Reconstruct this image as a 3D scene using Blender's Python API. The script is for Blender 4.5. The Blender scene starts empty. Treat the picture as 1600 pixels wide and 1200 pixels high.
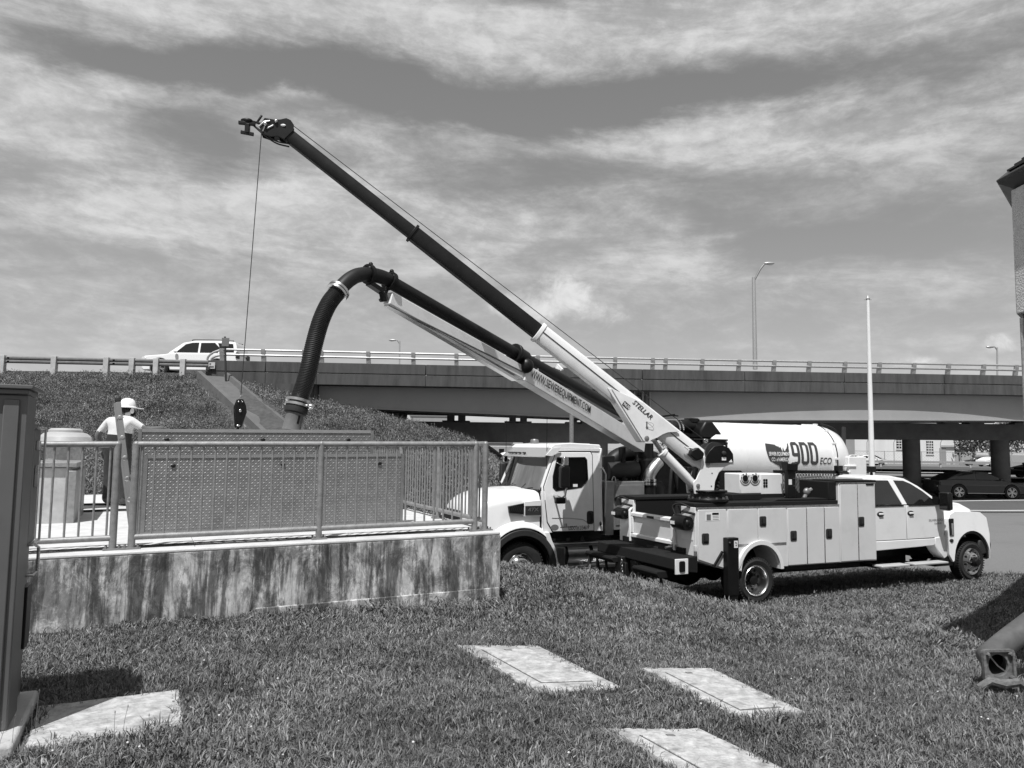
import bpy, bmesh, math, random
import numpy as np
from mathutils import Vector, Matrix
from mathutils.geometry import tessellate_polygon
rnd = random.Random(7)
PI = math.pi
scene = bpy.context.scene
COL = scene.collection

# ---------------------------------------------------------------- camera, sky, sun, exposure
PITCH, ROLL, EYE = math.atan(100/1200), math.radians(0.7), 2.7
cam = bpy.data.cameras.new('camera'); cam.sensor_width = 36; cam.lens = 27.0
cam.clip_start = 0.05; cam.clip_end = 4000
cam_o = bpy.data.objects.new('camera', cam); COL.objects.link(cam_o)
fw = Vector((0, math.cos(PITCH), math.sin(PITCH))); up = Vector((0, -math.sin(PITCH), math.cos(PITCH))); ri = Vector((1, 0, 0))
r2 = ri*math.cos(ROLL) + up*math.sin(ROLL); u2 = up*math.cos(ROLL) - ri*math.sin(ROLL)
cam_o.matrix_world = Matrix(((r2.x, u2.x, -fw.x, 0), (r2.y, u2.y, -fw.y, 0), (r2.z, u2.z, -fw.z, EYE), (0, 0, 0, 1)))
scene.camera = cam_o

SUN_EL, SUN_AZ = math.radians(63), math.atan2(-0.245, -0.965)   # azimuth of the direction towards the sun, from +Y
to_sun = Vector((math.sin(SUN_AZ)*math.cos(SUN_EL), math.cos(SUN_AZ)*math.cos(SUN_EL), math.sin(SUN_EL)))
sun = bpy.data.lights.new('sun', 'SUN'); sun.energy = 4.8; sun.angle = math.radians(0.55); sun.color = (1, 1, 1)
sun_o = bpy.data.objects.new('sun', sun); COL.objects.link(sun_o)
sun_o.rotation_euler = (-to_sun).to_track_quat('-Z', 'Y').to_euler()
scene.view_settings.view_transform = 'Standard'; scene.view_settings.look = 'None'
scene.view_settings.exposure = 0.2; scene.view_settings.gamma = 1.0; scene.view_settings.use_curve_mapping = False

def build_world():
    w = bpy.data.worlds.new('World'); scene.world = w; w.use_nodes = True
    nt = w.node_tree; nt.nodes.clear(); N = nt.nodes.new; L = nt.links.new
    out = N('ShaderNodeOutputWorld'); bg = N('ShaderNodeBackground'); bg.inputs['Strength'].default_value = 0.1
    sky = N('ShaderNodeTexSky'); sky.sky_type = 'NISHITA'; sky.sun_disc = False
    sky.sun_elevation = SUN_EL; sky.sun_rotation = SUN_AZ; sky.air_density = 1.0; sky.dust_density = 1.6
    sep = N('ShaderNodeSeparateColor'); L(sky.outputs[0], sep.inputs[0])       # the photograph is black and white, taken as through a red filter
    def M(op, a, b=None, c=None):
        n = N('ShaderNodeMath'); n.operation = op
        for i, x in enumerate((a, b, c)):
            if x is None: continue
            if isinstance(x, (int, float)): n.inputs[i].default_value = x
            else: L(x, n.inputs[i])
        return n.outputs[0]
    tc = N('ShaderNodeTexCoord'); sx = N('ShaderNodeSeparateXYZ'); L(tc.outputs['Generated'], sx.inputs[0])
    X, Y, Z = sx.outputs
    az = M('ARCTAN2', X, Y); el = M('ARCSINE', Z)
    def noise(scale, sxs, det, rough, off, dist=0.0, shear=0.0):
        cb = N('ShaderNodeCombineXYZ'); L(M('ADD', M('MULTIPLY', az, sxs), M('MULTIPLY', el, shear)), cb.inputs[0]); L(el, cb.inputs[1]); cb.inputs[2].default_value = off
        n = N('ShaderNodeTexNoise'); n.inputs['Scale'].default_value = scale; n.inputs['Detail'].default_value = det
        n.inputs['Roughness'].default_value = rough; n.inputs['Distortion'].default_value = dist; L(cb.outputs[0], n.inputs['Vector'])
        return n.outputs['Fac']
    def blob(a, e, ra, re, amp, warp=None, k=0.0):
        aa = M('SUBTRACT', az, math.radians(a)); ee = M('SUBTRACT', el, math.radians(e))
        if warp is not None:
            aa = M('ADD', aa, M('MULTIPLY', M('SUBTRACT', warp, 0.5), k)); ee = M('ADD', ee, M('MULTIPLY', M('SUBTRACT', warp, 0.5), -k*0.7))
        q = M('ADD', M('POWER', M('ABSOLUTE', M('DIVIDE', aa, math.radians(ra))), 2), M('POWER', M('ABSOLUTE', M('DIVIDE', ee, math.radians(re))), 2))
        return M('MULTIPLY', M('EXPONENT', M('MULTIPLY', q, -1)), amp)
    n1 = noise(5.0, 0.36, 8, 0.6, 3.7, 0.25, -0.05); n2 = noise(16, 0.24, 8, 0.64, 5.3, 0.5, 0.12); n3 = noise(48, 0.5, 7, 0.68, 7.7, 0.25, 0.1)
    dens = M('ADD', M('ADD', M('MULTIPLY', M('SUBTRACT', n1, 0.5), 1.25), M('MULTIPLY', M('SUBTRACT', n2, 0.5), 0.8)), M('MULTIPLY', M('SUBTRACT', n3, 0.5), 0.36))
    dens = M('ADD', dens, 0.5)
    for b in BLOBS: dens = M('ADD', dens, blob(*b, warp=n1, k=0.3))
    ramp = N('ShaderNodeMapRange'); ramp.interpolation_type = 'SMOOTHSTEP'; L(dens, ramp.inputs[0])
    ramp.inputs[1].default_value = 0.1; ramp.inputs[2].default_value = 1.05
    # brighter billows inside the cloud banks
    bil = N('ShaderNodeMapRange'); bil.interpolation_type = 'SMOOTHSTEP'; L(M('ADD', M('MULTIPLY', n2, .6), M('MULTIPLY', n3, .4)), bil.inputs[0]); bil.inputs[1].default_value = .38; bil.inputs[2].default_value = .66; bil.inputs[3].default_value = 4.0; bil.inputs[4].default_value = 6.6
    # low haze towards the horizon
    hz = M('EXPONENT', M('MULTIPLY', M('MAXIMUM', el, 0.0), -5.0))
    clear = M('ADD', M('ADD', M('MULTIPLY', sep.outputs[0], 0.4), M('MULTIPLY', hz, 3.1)), 1.15)
    mixc = N('ShaderNodeMix'); mixc.data_type = 'FLOAT'
    L(M('MULTIPLY', ramp.outputs[0], 0.92), mixc.inputs[0]); L(clear, mixc.inputs[2]); L(bil.outputs[0], mixc.inputs[3])
    # small heaped clouds with crisp, brighter edges
    pn = noise(26, 0.85, 10, 0.66, 2.9, 0.3)
    puff = None
    for (a, e, ra, re, amp) in PUFFS:
        q = blob(a, e, ra, re, amp)
        puff = q if puff is None else M('MAXIMUM', puff, q)
    pr = N('ShaderNodeMapRange'); pr.interpolation_type = 'SMOOTHSTEP'; L(M('ADD', puff, M('MULTIPLY', M('SUBTRACT', pn, 0.5), 2.2)), pr.inputs[0])
    pr.inputs[1].default_value = 0.2; pr.inputs[2].default_value = 1.1
    gate = N('ShaderNodeMapRange'); L(puff, gate.inputs[0]); gate.inputs[1].default_value = 0.05; gate.inputs[2].default_value = 0.35
    mixp = N('ShaderNodeMix'); mixp.data_type = 'FLOAT'
    L(M('MULTIPLY', M('MULTIPLY', pr.outputs[0], gate.outputs[0]), 0.9), mixp.inputs[0]); L(mixc.outputs[0], mixp.inputs[2]); L(M('ADD', M('MULTIPLY', pn, 5.0), 3.9), mixp.inputs[3])
    cc = N('ShaderNodeCombineColor'); [L(mixp.outputs[0], cc.inputs[i]) for i in range(3)]
    L(cc.outputs[0], bg.inputs['Color']); L(bg.outputs[0], out.inputs['Surface'])
# cloud banks: azimuth, elevation (degrees), half widths, strength
BLOBS = [(-25, 29.8, 22, 3.0, .7), (-27, 24.2, 8, 1.2, -.6), (24, 30, 18, 4.2, .5), (-4, 30.5, 14, 2.2, .3), (-12, 24.3, 12, 1.7, -.75), (13, 24.6, 15, 2.0, -.85), (-4, 22.5, 10, 1.2, -.4), (-22, 20.4, 6, 1.5, -.55), (4, 18.6, 12, 1.5, -.5), (16, 15.9, 9, 1.2, -.35),
         (-33, 21, 7, 2.4, .9), (-21, 15.8, 14, 2.4, .7), (20, 20.8, 16, 1.5, .35), (2, 15.5, 8, 1.1, .25), (22, 12.5, 14, 1.6, .2), (-14, 22.2, 5, .5, .3), (-27, 9, 12, 2, -.1)]
PUFFS = [(1.6, 10.3, 3.4, 1.3, 1.0), (3.8, 11.3, 2.6, 1.7, 1.0), (6.0, 10.2, 2.6, 1.2, .8), (-17.6, 18.2, 1.6, .5, .8), (32.6, 6.9, 1.0, .6, .9), (28, 6.0, 2.2, .4, .6)]
build_world()

# ---------------------------------------------------------------- helpers
def mat(name, base=0.5, rough=0.6, metal=0.0, var=0.0, scale=3.0, bump=0.0, bscale=40.0, coat=0.0, dirt=0.0, dscale=1.2, det=5.0, spec=0.5, stretch=(1, 1, 1)):
    m = bpy.data.materials.new(name); m.use_nodes = True; nt = m.node_tree; N = nt.nodes.new; L = nt.links.new
    b = nt.nodes['Principled BSDF']; b.inputs['Roughness'].default_value = rough; b.inputs['Metallic'].default_value = metal
    b.inputs['Base Color'].default_value = (base, base, base, 1); b.inputs['Coat Weight'].default_value = coat; b.inputs['Specular IOR Level'].default_value = spec
    tc = N('ShaderNodeTexCoord'); mp = N('ShaderNodeMapping'); L(tc.outputs['Object'], mp.inputs[0]); mp.inputs['Scale'].default_value = stretch
    if var or dirt:
        n = N('ShaderNodeTexNoise'); n.inputs['Scale'].default_value = scale; n.inputs['Detail'].default_value = det; n.inputs['Roughness'].default_value = .62; L(mp.outputs[0], n.inputs['Vector'])
        r = N('ShaderNodeMapRange'); L(n.outputs['Fac'], r.inputs[0]); r.inputs[1].default_value = .25; r.inputs[2].default_value = .75
        r.inputs[3].default_value = base*(1-var); r.inputs[4].default_value = base*(1+var)
        o = r.outputs[0]
        if dirt:
            d = N('ShaderNodeTexNoise'); d.inputs['Scale'].default_value = dscale; d.inputs['Detail'].default_value = 8; d.inputs['Roughness'].default_value = .7; L(mp.outputs[0], d.inputs['Vector'])
            e = N('ShaderNodeMapRange'); L(d.outputs['Fac'], e.inputs[0]); e.inputs[1].default_value = .5; e.inputs[2].default_value = .72; e.inputs[3].default_value = 1; e.inputs[4].default_value = 1-dirt
            k = N('ShaderNodeMath'); k.operation = 'MULTIPLY'; L(o, k.inputs[0]); L(e.outputs[0], k.inputs[1]); o = k.outputs[0]
        c = N('ShaderNodeCombineColor'); [L(o, c.inputs[i]) for i in range(3)]; L(c.outputs[0], b.inputs['Base Color'])
        q = N('ShaderNodeMapRange'); L(n.outputs['Fac'], q.inputs[0]); q.inputs[3].default_value = max(.02, rough*.8); q.inputs[4].default_value = min(1, rough*1.2); L(q.outputs[0], b.inputs['Roughness'])
    if bump:
        n = N('ShaderNodeTexNoise'); n.inputs['Scale'].default_value = bscale; n.inputs['Detail'].default_value = 6; L(mp.outputs[0], n.inputs['Vector'])
        bp = N('ShaderNodeBump'); bp.inputs['Strength'].default_value = bump; bp.inputs['Distance'].default_value = .02; L(n.outputs['Fac'], bp.inputs['Height']); L(bp.outputs[0], b.inputs['Normal'])
    return m

class MB:
    def __init__(s): s.v = []; s.f = []; s.m = []
    def add(s, vs, fs, mi=0):
        o = len(s.v); s.v += [tuple(p) for p in vs]; s.f += [tuple(i+o for i in f) for f in fs]; s.m += [mi]*len(fs); return s
    def box(s, x0, x1, y0, y1, z0, z1, mi=0, R=None, c=None):
        vs = [Vector((x, y, z)) for x in (x0, x1) for y in (y0, y1) for z in (z0, z1)]
        if R is not None:
            c = Vector(c) if c is not None else Vector(((x0+x1)/2, (y0+y1)/2, (z0+z1)/2)); vs = [c+R@(v-c) for v in vs]
        return s.add(vs, [(0, 1, 3, 2), (4, 6, 7, 5), (0, 4, 5, 1), (2, 3, 7, 6), (0, 2, 6, 4), (1, 5, 7, 3)], mi)
    def prism(s, poly, a0, a1, axis='y', holes=(), mi=0, ins=None, ins1=None):
        """polygon in the two other axes ((x,z) for y, (x,y) for z, (y,z) for x) extruded a0..a1; ins(p) moves the two faces inwards"""
        loops = [list(poly)]+[list(h) for h in holes]
        flat = [p for l in loops for p in l]; n = len(flat)
        ins = ins or (lambda p: 0.0); ins1 = ins1 or ins
        def P(p, a):
            return {'y': (p[0], a, p[1]), 'z': (p[0], p[1], a), 'x': (a, p[0], p[1])}[axis]
        vs = [P(p, a0+ins(p)) for p in flat]+[P(p, a1-ins1(p)) for p in flat]
        tri = tessellate_polygon([[Vector((p[0], p[1], 0)) for p in l] for l in loops]) if (holes or len(flat) > 4) else None
        fs = []
        if tri is None or not holes: 
            fs += [tuple(range(n)), tuple(range(2*n-1, n-1, -1))] if not holes else []
        else:
            for t in tri: fs += [tuple(t), tuple(i+n for i in reversed(t))]
        o = 0
        for l in loops:
            k = len(l)
            for i in range(k): a, b = o+i, o+(i+1) % k; fs.append((a, b, b+n, a+n))
            o += k
        return s.add(vs, fs, mi)
    def tube(s, pts, r, n=8, mi=0, cap=True, closed=False):
        pts = [Vector(p) for p in pts]; k = len(pts); rs = r if isinstance(r, (list, tuple)) else [r]*k
        t0 = (pts[1]-pts[0]).normalized(); ref = Vector((0, 0, 1)) if abs(t0.z) < .9 else Vector((1, 0, 0)); a = t0.cross(ref).normalized(); vs = []
        for i in range(k):
            if closed: t = (pts[(i+1) % k]-pts[i-1]).normalized()
            else: t = (pts[min(i+1, k-1)]-pts[max(i-1, 0)]).normalized()
            a = (a-t*a.dot(t)).normalized(); b = t.cross(a)
            vs += [pts[i]+(a*math.cos(2*PI*j/n)+b*math.sin(2*PI*j/n))*rs[i] for j in range(n)]
        fs = []
        for i in range(k if closed else k-1):
            i2 = (i+1) % k
            for j in range(n): fs.append((i*n+j, i*n+(j+1) % n, i2*n+(j+1) % n, i2*n+j))
        if cap and not closed: fs += [tuple(range(n-1, -1, -1)), tuple(range((k-1)*n, k*n))]
        return s.add(vs, fs, mi)
    def lathe(s, prof, c, ax, n=24, mi=0, closed=False, ref=None, caps=True):
        c = Vector(c); ax = Vector(ax).normalized(); ref = Vector(ref) if ref else (Vector((0, 0, 1)) if abs(ax.z) < .9 else Vector((1, 0, 0))); a = ax.cross(ref).normalized(); b = ax.cross(a)
        k = len(prof); vs = [c+ax*h+(a*math.cos(2*PI*j/n)+b*math.sin(2*PI*j/n))*r for r, h in prof for j in range(n)]; fs = []
        for i in range(k if closed else k-1):
            i2 = (i+1) % k
            for j in range(n): fs.append((i*n+j, i*n+(j+1) % n, i2*n+(j+1) % n, i2*n+j))
        if not closed and caps:
            if prof[0][0] > 1e-5: fs.append(tuple(range(n-1, -1, -1)))
            if prof[-1][0] > 1e-5: fs.append(tuple(range((k-1)*n, k*n)))
        return s.add(vs, fs, mi)
    def ball(s, c, r, nu=12, nv=8, mi=0):
        r = r if isinstance(r, (tuple, list)) else (r, r, r); vs = []; fs = []
        for i in range(nv+1):
            th = PI*i/nv
            for j in range(nu): ph = 2*PI*j/nu; vs.append((c[0]+r[0]*math.sin(th)*math.cos(ph), c[1]+r[1]*math.sin(th)*math.sin(ph), c[2]+r[2]*math.cos(th)))
        for i in range(nv):
            for j in range(nu): fs.append((i*nu+j, (i+1)*nu+j, (i+1)*nu+(j+1) % nu, i*nu+(j+1) % nu))
        return s.add(vs, fs, mi)
    def beam(s, p0, p1, w0, h0, w1=None, h1=None, up=(0, 0, 1), mi=0, sec=None):
        """bar with a rectangular (or given) section from p0 to p1; width across, height along up"""
        p0, p1 = Vector(p0), Vector(p1); t = (p1-p0).normalized(); sd = t.cross(Vector(up)).normalized(); u = sd.cross(t)
        w1 = w0 if w1 is None else w1; h1 = h0 if h1 is None else h1
        sec = sec or [(-.5, -.5), (.5, -.5), (.5, .5), (-.5, .5)]; n = len(sec)
        vs = [p0+sd*a*w0+u*b*h0 for a, b in sec]+[p1+sd*a*w1+u*b*h1 for a, b in sec]
        return s.add(vs, [tuple(range(n-1, -1, -1)), tuple(range(n, 2*n))]+[(i, (i+1) % n, n+(i+1) % n, n+i) for i in range(n)], mi)
    def build(s, name, mats, parent=None, bevel=0.0, seg=2, smooth=35, world=False, fix=True, label=None, kind=None):
        me = bpy.data.meshes.new(name)
        vs = s.v
        if world and parent is not None:
            Mi = world_of(parent).inverted(); vs = [tuple(Mi @ Vector(p)) for p in vs]
        me.from_pydata(vs, [], s.f)
        for mm in (mats if isinstance(mats, (list, tuple)) else [mats]): me.materials.append(mm)
        if any(s.m): me.polygons.foreach_set('material_index', s.m)
        if fix:
            bm = bmesh.new(); bm.from_mesh(me); bmesh.ops.recalc_face_normals(bm, faces=bm.faces); bm.to_mesh(me); bm.free()
        if smooth:
            me.polygons.foreach_set('use_smooth', [True]*len(me.polygons)); me.set_sharp_from_angle(angle=math.radians(smooth))
        me.update()
        o = bpy.data.objects.new(name, me); COL.objects.link(o)
        if parent is not None: o.parent = parent
        if bevel:
            b = o.modifiers.new('edge', 'BEVEL'); b.width = bevel; b.segments = seg; b.limit_method = 'ANGLE'; b.angle_limit = math.radians(38); b.harden_normals = False
        if label: o['label'] = label
        if kind: o['kind'] = kind
        return o
MATW = {}
def world_of(o):
    while o.parent is not None: o = o.parent
    return MATW.get(o.name, Matrix.Identity(4))
def thing(name, label, cat, loc=(0, 0, 0), rz=0.0, group=None):
    o = bpy.data.objects.new(name, None); COL.objects.link(o); o.location = loc; o.rotation_euler = (0, 0, rz); o.empty_display_size = .2
    o['label'] = label; o['category'] = cat
    if group: o['group'] = group
    MATW[o.name] = Matrix.Translation(Vector(loc)) @ Matrix.Rotation(rz, 4, 'Z')
    return o
def tag(o, label, cat, group=None):
    o['label'] = label; o['category'] = cat
    if group: o['group'] = group
    return o
def struct(o): o['kind'] = 'structure'; return o
def copy_obj(o, parent, loc=None):
    c = o.copy(); COL.objects.link(c); c.parent = parent
    if loc is not None: c.location = loc
    for ch in list(o.children): copy_obj(ch, c)
    return c
def arc(cx, cz, r, a0, a1, n, rz=None):
    rz = rz or r
    return [(cx+r*math.cos(math.radians(a0+(a1-a0)*i/n)), cz+rz*math.sin(math.radians(a0+(a1-a0)*i/n))) for i in range(n+1)]
def rrect(x0, x1, z0, z1, r, n=4):
    return arc(x1-r, z0+r, r, -90, 0, n)+arc(x1-r, z1-r, r, 0, 90, n)+arc(x0+r, z1-r, r, 90, 180, n)+arc(x0+r, z0+r, r, 180, 270, n)
def smooth_path(pts, n=6):
    P = [Vector(p) for p in pts]; Q = [P[0]*2-P[1]]+P+[P[-1]*2-P[-2]]; out = []
    for i in range(1, len(Q)-2):
        for k in range(n):
            t = k/n; a, b, c, d = Q[i-1], Q[i], Q[i+1], Q[i+2]
            out.append(.5*((2*b)+(c-a)*t+(2*a-5*b+4*c-d)*t*t+(3*b-a-3*c+d)*t**3))
    return out+[P[-1]]
def text_mesh(txt, height, fn, name, m, parent, bold=0.0, shear=0.0, xs=1.0, world=False, sub=False):
    cu = bpy.data.curves.new('lettering', 'FONT'); cu.body = txt; cu.size = 1.0; cu.offset = bold; cu.shear = shear; cu.resolution_u = 3
    ob = bpy.data.objects.new('lettering', cu); COL.objects.link(ob)
    dg = bpy.context.evaluated_depsgraph_get(); dg.update(); me = ob.evaluated_get(dg).to_mesh()
    k = height/0.7
    if sub:
        bm = bmesh.new(); bm.from_mesh(me); bmesh.ops.subdivide_edges(bm, edges=[e for e in bm.edges if e.calc_length() > .25], cuts=2, use_grid_fill=True); bmesh.ops.triangulate(bm, faces=bm.faces)
        vs = [v.co.copy() for v in bm.verts]; bm.verts.index_update(); fs = [[v.index for v in f.verts] for f in bm.faces]; bm.free()
    else: vs = [v.co.copy() for v in me.vertices]; fs = [list(p.vertices) for p in me.polygons]
    ob.evaluated_get(dg).to_mesh_clear(); bpy.data.objects.remove(ob)
    x0 = min(v.x for v in vs); x1 = max(v.x for v in vs)
    b = MB(); b.add([fn((v.x-x0)*k*xs, v.y*k) for v in vs], fs)
    return b.build(name, m, parent, smooth=None, world=world, fix=False), (x1-x0)*k*xs

# camera-free place finding: points of the plan in metres, east = +x, away from the viewer = +y
ANG = math.radians(24)
U = Vector((math.cos(ANG), math.sin(ANG), 0)); Vv = Vector((-U.y, U.x, 0))

# ---------------------------------------------------------------- materials
M_white = mat('white_paint', .74, .32, coat=.35, var=.04, scale=1.5, dirt=.12, dscale=1.7)
M_white2 = mat('white_body_paint', .62, .38, coat=.2, var=.05, scale=1.2, dirt=.12, dscale=1.4)
M_boom = mat('white_boom_paint', .74, .35, coat=.2, var=.06, scale=2, dirt=.14, dscale=2.5)
M_step = mat('step_metal', .5, .45, .2, var=.1)
M_black = mat('black_paint', .007, .42, var=.35, scale=5, spec=.3)
M_blackm = mat('black_metal', .010, .5, var=.4, scale=7, bump=.1, bscale=60, spec=.3)
M_liner = mat('black_liner', .009, .8, bump=.3, bscale=160, spec=.25)
M_rubber = mat('black_rubber', .012, .8, var=.4, scale=9, bump=.15, bscale=80)
M_hose = mat('black_hose', .008, .5, var=.4, scale=6, spec=.35)
M_tyre = mat('tyre_rubber', .013, .85, var=.5, scale=10, bump=.2, bscale=90)
M_chrome = mat('chrome', .72, .1, 1.0, var=.05)
M_alu = mat('aluminium', .55, .3, 1.0, var=.12, scale=6)
M_steel = mat('bright_steel', .6, .28, 1.0, var=.15, scale=14)
M_galv = mat('galvanised_steel', .42, .5, .55, var=.3, scale=22, bump=.06, bscale=50)
M_gpaint = mat('grey_rail_paint', .25, .5, .3, var=.25, scale=16, dirt=.25, dscale=5, bump=.08, bscale=60)
M_glass_dark = mat('dark_tinted_glass', .01, .05, coat=.4)
M_grey = mat('grey_metal', .22, .45, .4, var=.15, scale=5)
M_dgrey = mat('dark_grey_plastic', .022, .6, var=.2, scale=8)
M_decal = mat('dark_lettering', .03, .5)
M_decalg = mat('grey_lettering', .045, .5, var=.2, scale=30)
M_wdecal = mat('white_lettering', .75, .5)
M_lens = mat('pale_lamp_lens', .6, .15, coat=.5)
def glass_mat():
    m = bpy.data.materials.new('cab_glass'); m.use_nodes = True; nt = m.node_tree; N = nt.nodes.new; L = nt.links.new; nt.nodes.clear()
    o = N('ShaderNodeOutputMaterial'); t = N('ShaderNodeBsdfTransparent'); t.inputs[0].default_value = (.16, .16, .16, 1); g = N('ShaderNodeBsdfGlossy'); g.inputs['Color'].default_value = (.6, .6, .6, 1); g.inputs['Roughness'].default_value = .03
    f = N('ShaderNodeFresnel'); f.inputs[0].default_value = 1.6; mx = N('ShaderNodeMixShader'); L(f.outputs[0], mx.inputs[0]); L(t.outputs[0], mx.inputs[1]); L(g.outputs[0], mx.inputs[2]); L(mx.outputs[0], o.inputs[0]); return m
M_glass = glass_mat()
M_conc = mat('concrete', .42, .85, var=.18, scale=5, bump=.25, bscale=70, dirt=.25, dscale=1.6)
M_conc_deck = mat('deck_concrete', .52, .85, var=.14, scale=6, bump=.2, bscale=60, dirt=.2, dscale=2.2)
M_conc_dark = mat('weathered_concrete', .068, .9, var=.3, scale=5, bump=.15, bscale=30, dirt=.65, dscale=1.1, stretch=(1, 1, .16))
M_girder = mat('girder_paint', .30, .6, var=.06, scale=.8, dirt=.1, dscale=.5)
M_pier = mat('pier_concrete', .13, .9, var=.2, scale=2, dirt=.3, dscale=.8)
M_asph = mat('asphalt', .085, .9, var=.22, scale=8, bump=.3, bscale=120, dirt=.3, dscale=.5)
M_pave = mat('worn_pavement', .145, .92, var=.16, scale=16, bump=.3, bscale=90, dirt=.2, dscale=.35)
M_kerb = mat('kerb_concrete', .5, .85, var=.15, scale=5)
M_line = mat('road_paint', .7, .7, var=.12, scale=9, dirt=.2, dscale=5)
M_soil = mat('lawn_soil', .055, .95, var=.45, scale=14, bump=.5, bscale=60, dirt=.3, dscale=1.1)
M_emb = mat('embankment_soil', .06, .95, var=.5, scale=6, bump=.6, bscale=22, dirt=.35, dscale=.6)
M_far = mat('far_ground', .16, .95, var=.3, scale=.25, bump=.2, bscale=3)
def blade_mat(name, lo, hi, ns=.9, k0=.72, k1=1.28):
    m = bpy.data.materials.new(name); m.use_nodes = True; nt = m.node_tree; N = nt.nodes.new; L = nt.links.new; b = nt.nodes['Principled BSDF']; b.inputs['Roughness'].default_value = .5
    oi = N('ShaderNodeObjectInfo'); ge = N('ShaderNodeNewGeometry'); ad = N('ShaderNodeMath'); ad.operation = 'ADD'; L(oi.outputs['Random'], ad.inputs[0]); L(ge.outputs['Random Per Island'], ad.inputs[1])
    r = N('ShaderNodeMapRange'); L(ad.outputs[0], r.inputs[0]); r.inputs[1].default_value = 0; r.inputs[2].default_value = 2; r.inputs[3].default_value = lo; r.inputs[4].default_value = hi
    tc = N('ShaderNodeNewGeometry'); n = N('ShaderNodeTexNoise'); n.inputs['Scale'].default_value = ns; n.inputs['Detail'].default_value = 5; L(tc.outputs['Position'], n.inputs['Vector'])
    k = N('ShaderNodeMapRange'); L(n.outputs['Fac'], k.inputs[0]); k.inputs[1].default_value = .3; k.inputs[2].default_value = .7; k.inputs[3].default_value = k0; k.inputs[4].default_value = k1
    mu = N('ShaderNodeMath'); mu.operation = 'MULTIPLY'; L(r.outputs[0], mu.inputs[0]); L(k.outputs[0], mu.inputs[1])
    c = N('ShaderNodeCombineColor'); [L(mu.outputs[0], c.inputs[i]) for i in range(3)]; L(c.outputs[0], b.inputs['Base Color'])
    return m
M_blade = blade_mat('grass_blade', .05, .21, 1.1, .66, 1.34)
M_dry = blade_mat('dry_grass_blade', .045, .21, .8, .45, 1.6)
M_straw = blade_mat('straw_blade', .10, .34, .8, .6, 1.4)
M_leaf = blade_mat('tree_leaf', .03, .1)
M_bark = mat('bark', .09, .9, var=.3, scale=10, bump=.4, bscale=30)
def stained_wall():
    m = bpy.data.materials.new('stained_concrete'); m.use_nodes = True; nt = m.node_tree; N = nt.nodes.new; L = nt.links.new; b = nt.nodes['Principled BSDF']; b.inputs['Roughness'].default_value = .9
    tc = N('ShaderNodeTexCoord')
    def noise(sc, st, det=7, ro=.65, dist=0.0):
        mp = N('ShaderNodeMapping'); mp.inputs['Scale'].default_value = st; L(tc.outputs['Object'], mp.inputs[0]); n = N('ShaderNodeTexNoise')
        n.inputs['Scale'].default_value = sc; n.inputs['Detail'].default_value = det; n.inputs['Roughness'].default_value = ro; n.inputs['Distortion'].default_value = dist; L(mp.outputs[0], n.inputs['Vector']); return n.outputs['Fac']
    def rng(x, a, b_, c, d):
        r = N('ShaderNodeMapRange'); r.interpolation_type = 'SMOOTHSTEP'; L(x, r.inputs[0]); [setattr(r.inputs[i+1], 'default_value', v) for i, v in enumerate((a, b_, c, d))]; return r.outputs[0]
    def mul(x, y):
        k = N('ShaderNodeMath'); k.operation = 'MULTIPLY'
        for i, q in enumerate((x, y)):
            if isinstance(q, float): k.inputs[i].default_value = q
            else: L(q, k.inputs[i])
        return k.outputs[0]
    base = rng(noise(3, (1, 1, 1)), .3, .7, .34, .58)
    streak = mul(rng(noise(5.0, (1, 1, .13), 10, .72, .3), .46, .58, 1, .24), rng(noise(15, (1, 1, .07), 6, .7, .2), .52, .62, 1, .55))       # dark algae runs
    sep = N('ShaderNodeSeparateXYZ'); L(tc.outputs['Object'], sep.inputs[0])
    blot = rng(noise(3.2, (1, 1, .7), 11, .82, .5), .45, .57, 1, .42)
    pale = rng(noise(3.4, (1, 1, .4), 10, .78, .5), .53, .62, 1, 1.9)
    fine = rng(noise(34, (1, 1, .5), 4), .3, .7, .82, 1.15)
    o = mul(mul(mul(mul(base, streak), blot), fine), pale)
    mm = N('ShaderNodeMath'); mm.operation = 'MINIMUM'; L(o, mm.inputs[0]); mm.inputs[1].default_value = .6
    c = N('ShaderNodeCombineColor'); [L(mm.outputs[0], c.inputs[i]) for i in range(3)]; L(c.outputs[0], b.inputs['Base Color'])
    bp = N('ShaderNodeBump'); bp.inputs['Strength'].default_value = .35; bp.inputs['Distance'].default_value = .012; L(noise(28, (1, 1, .6)), bp.inputs['Height']); L(bp.outputs[0], b.inputs['Normal'])
    return m
M_wall = stained_wall()
def at(px, py, Y):                     # the point at depth Y (metres north of the viewer) seen at a photograph position: used to survey real places
    a, b = (px-800)/1200, (600-py)/1200; a, b = a*math.cos(ROLL)-b*math.sin(ROLL), a*math.sin(ROLL)+b*math.cos(ROLL)
    r = Vector((a, math.cos(PITCH)-b*math.sin(PITCH), math.sin(PITCH)+b*math.cos(PITCH))); return Vector((0, 0, EYE))+r*(Y/r.y)

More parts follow.
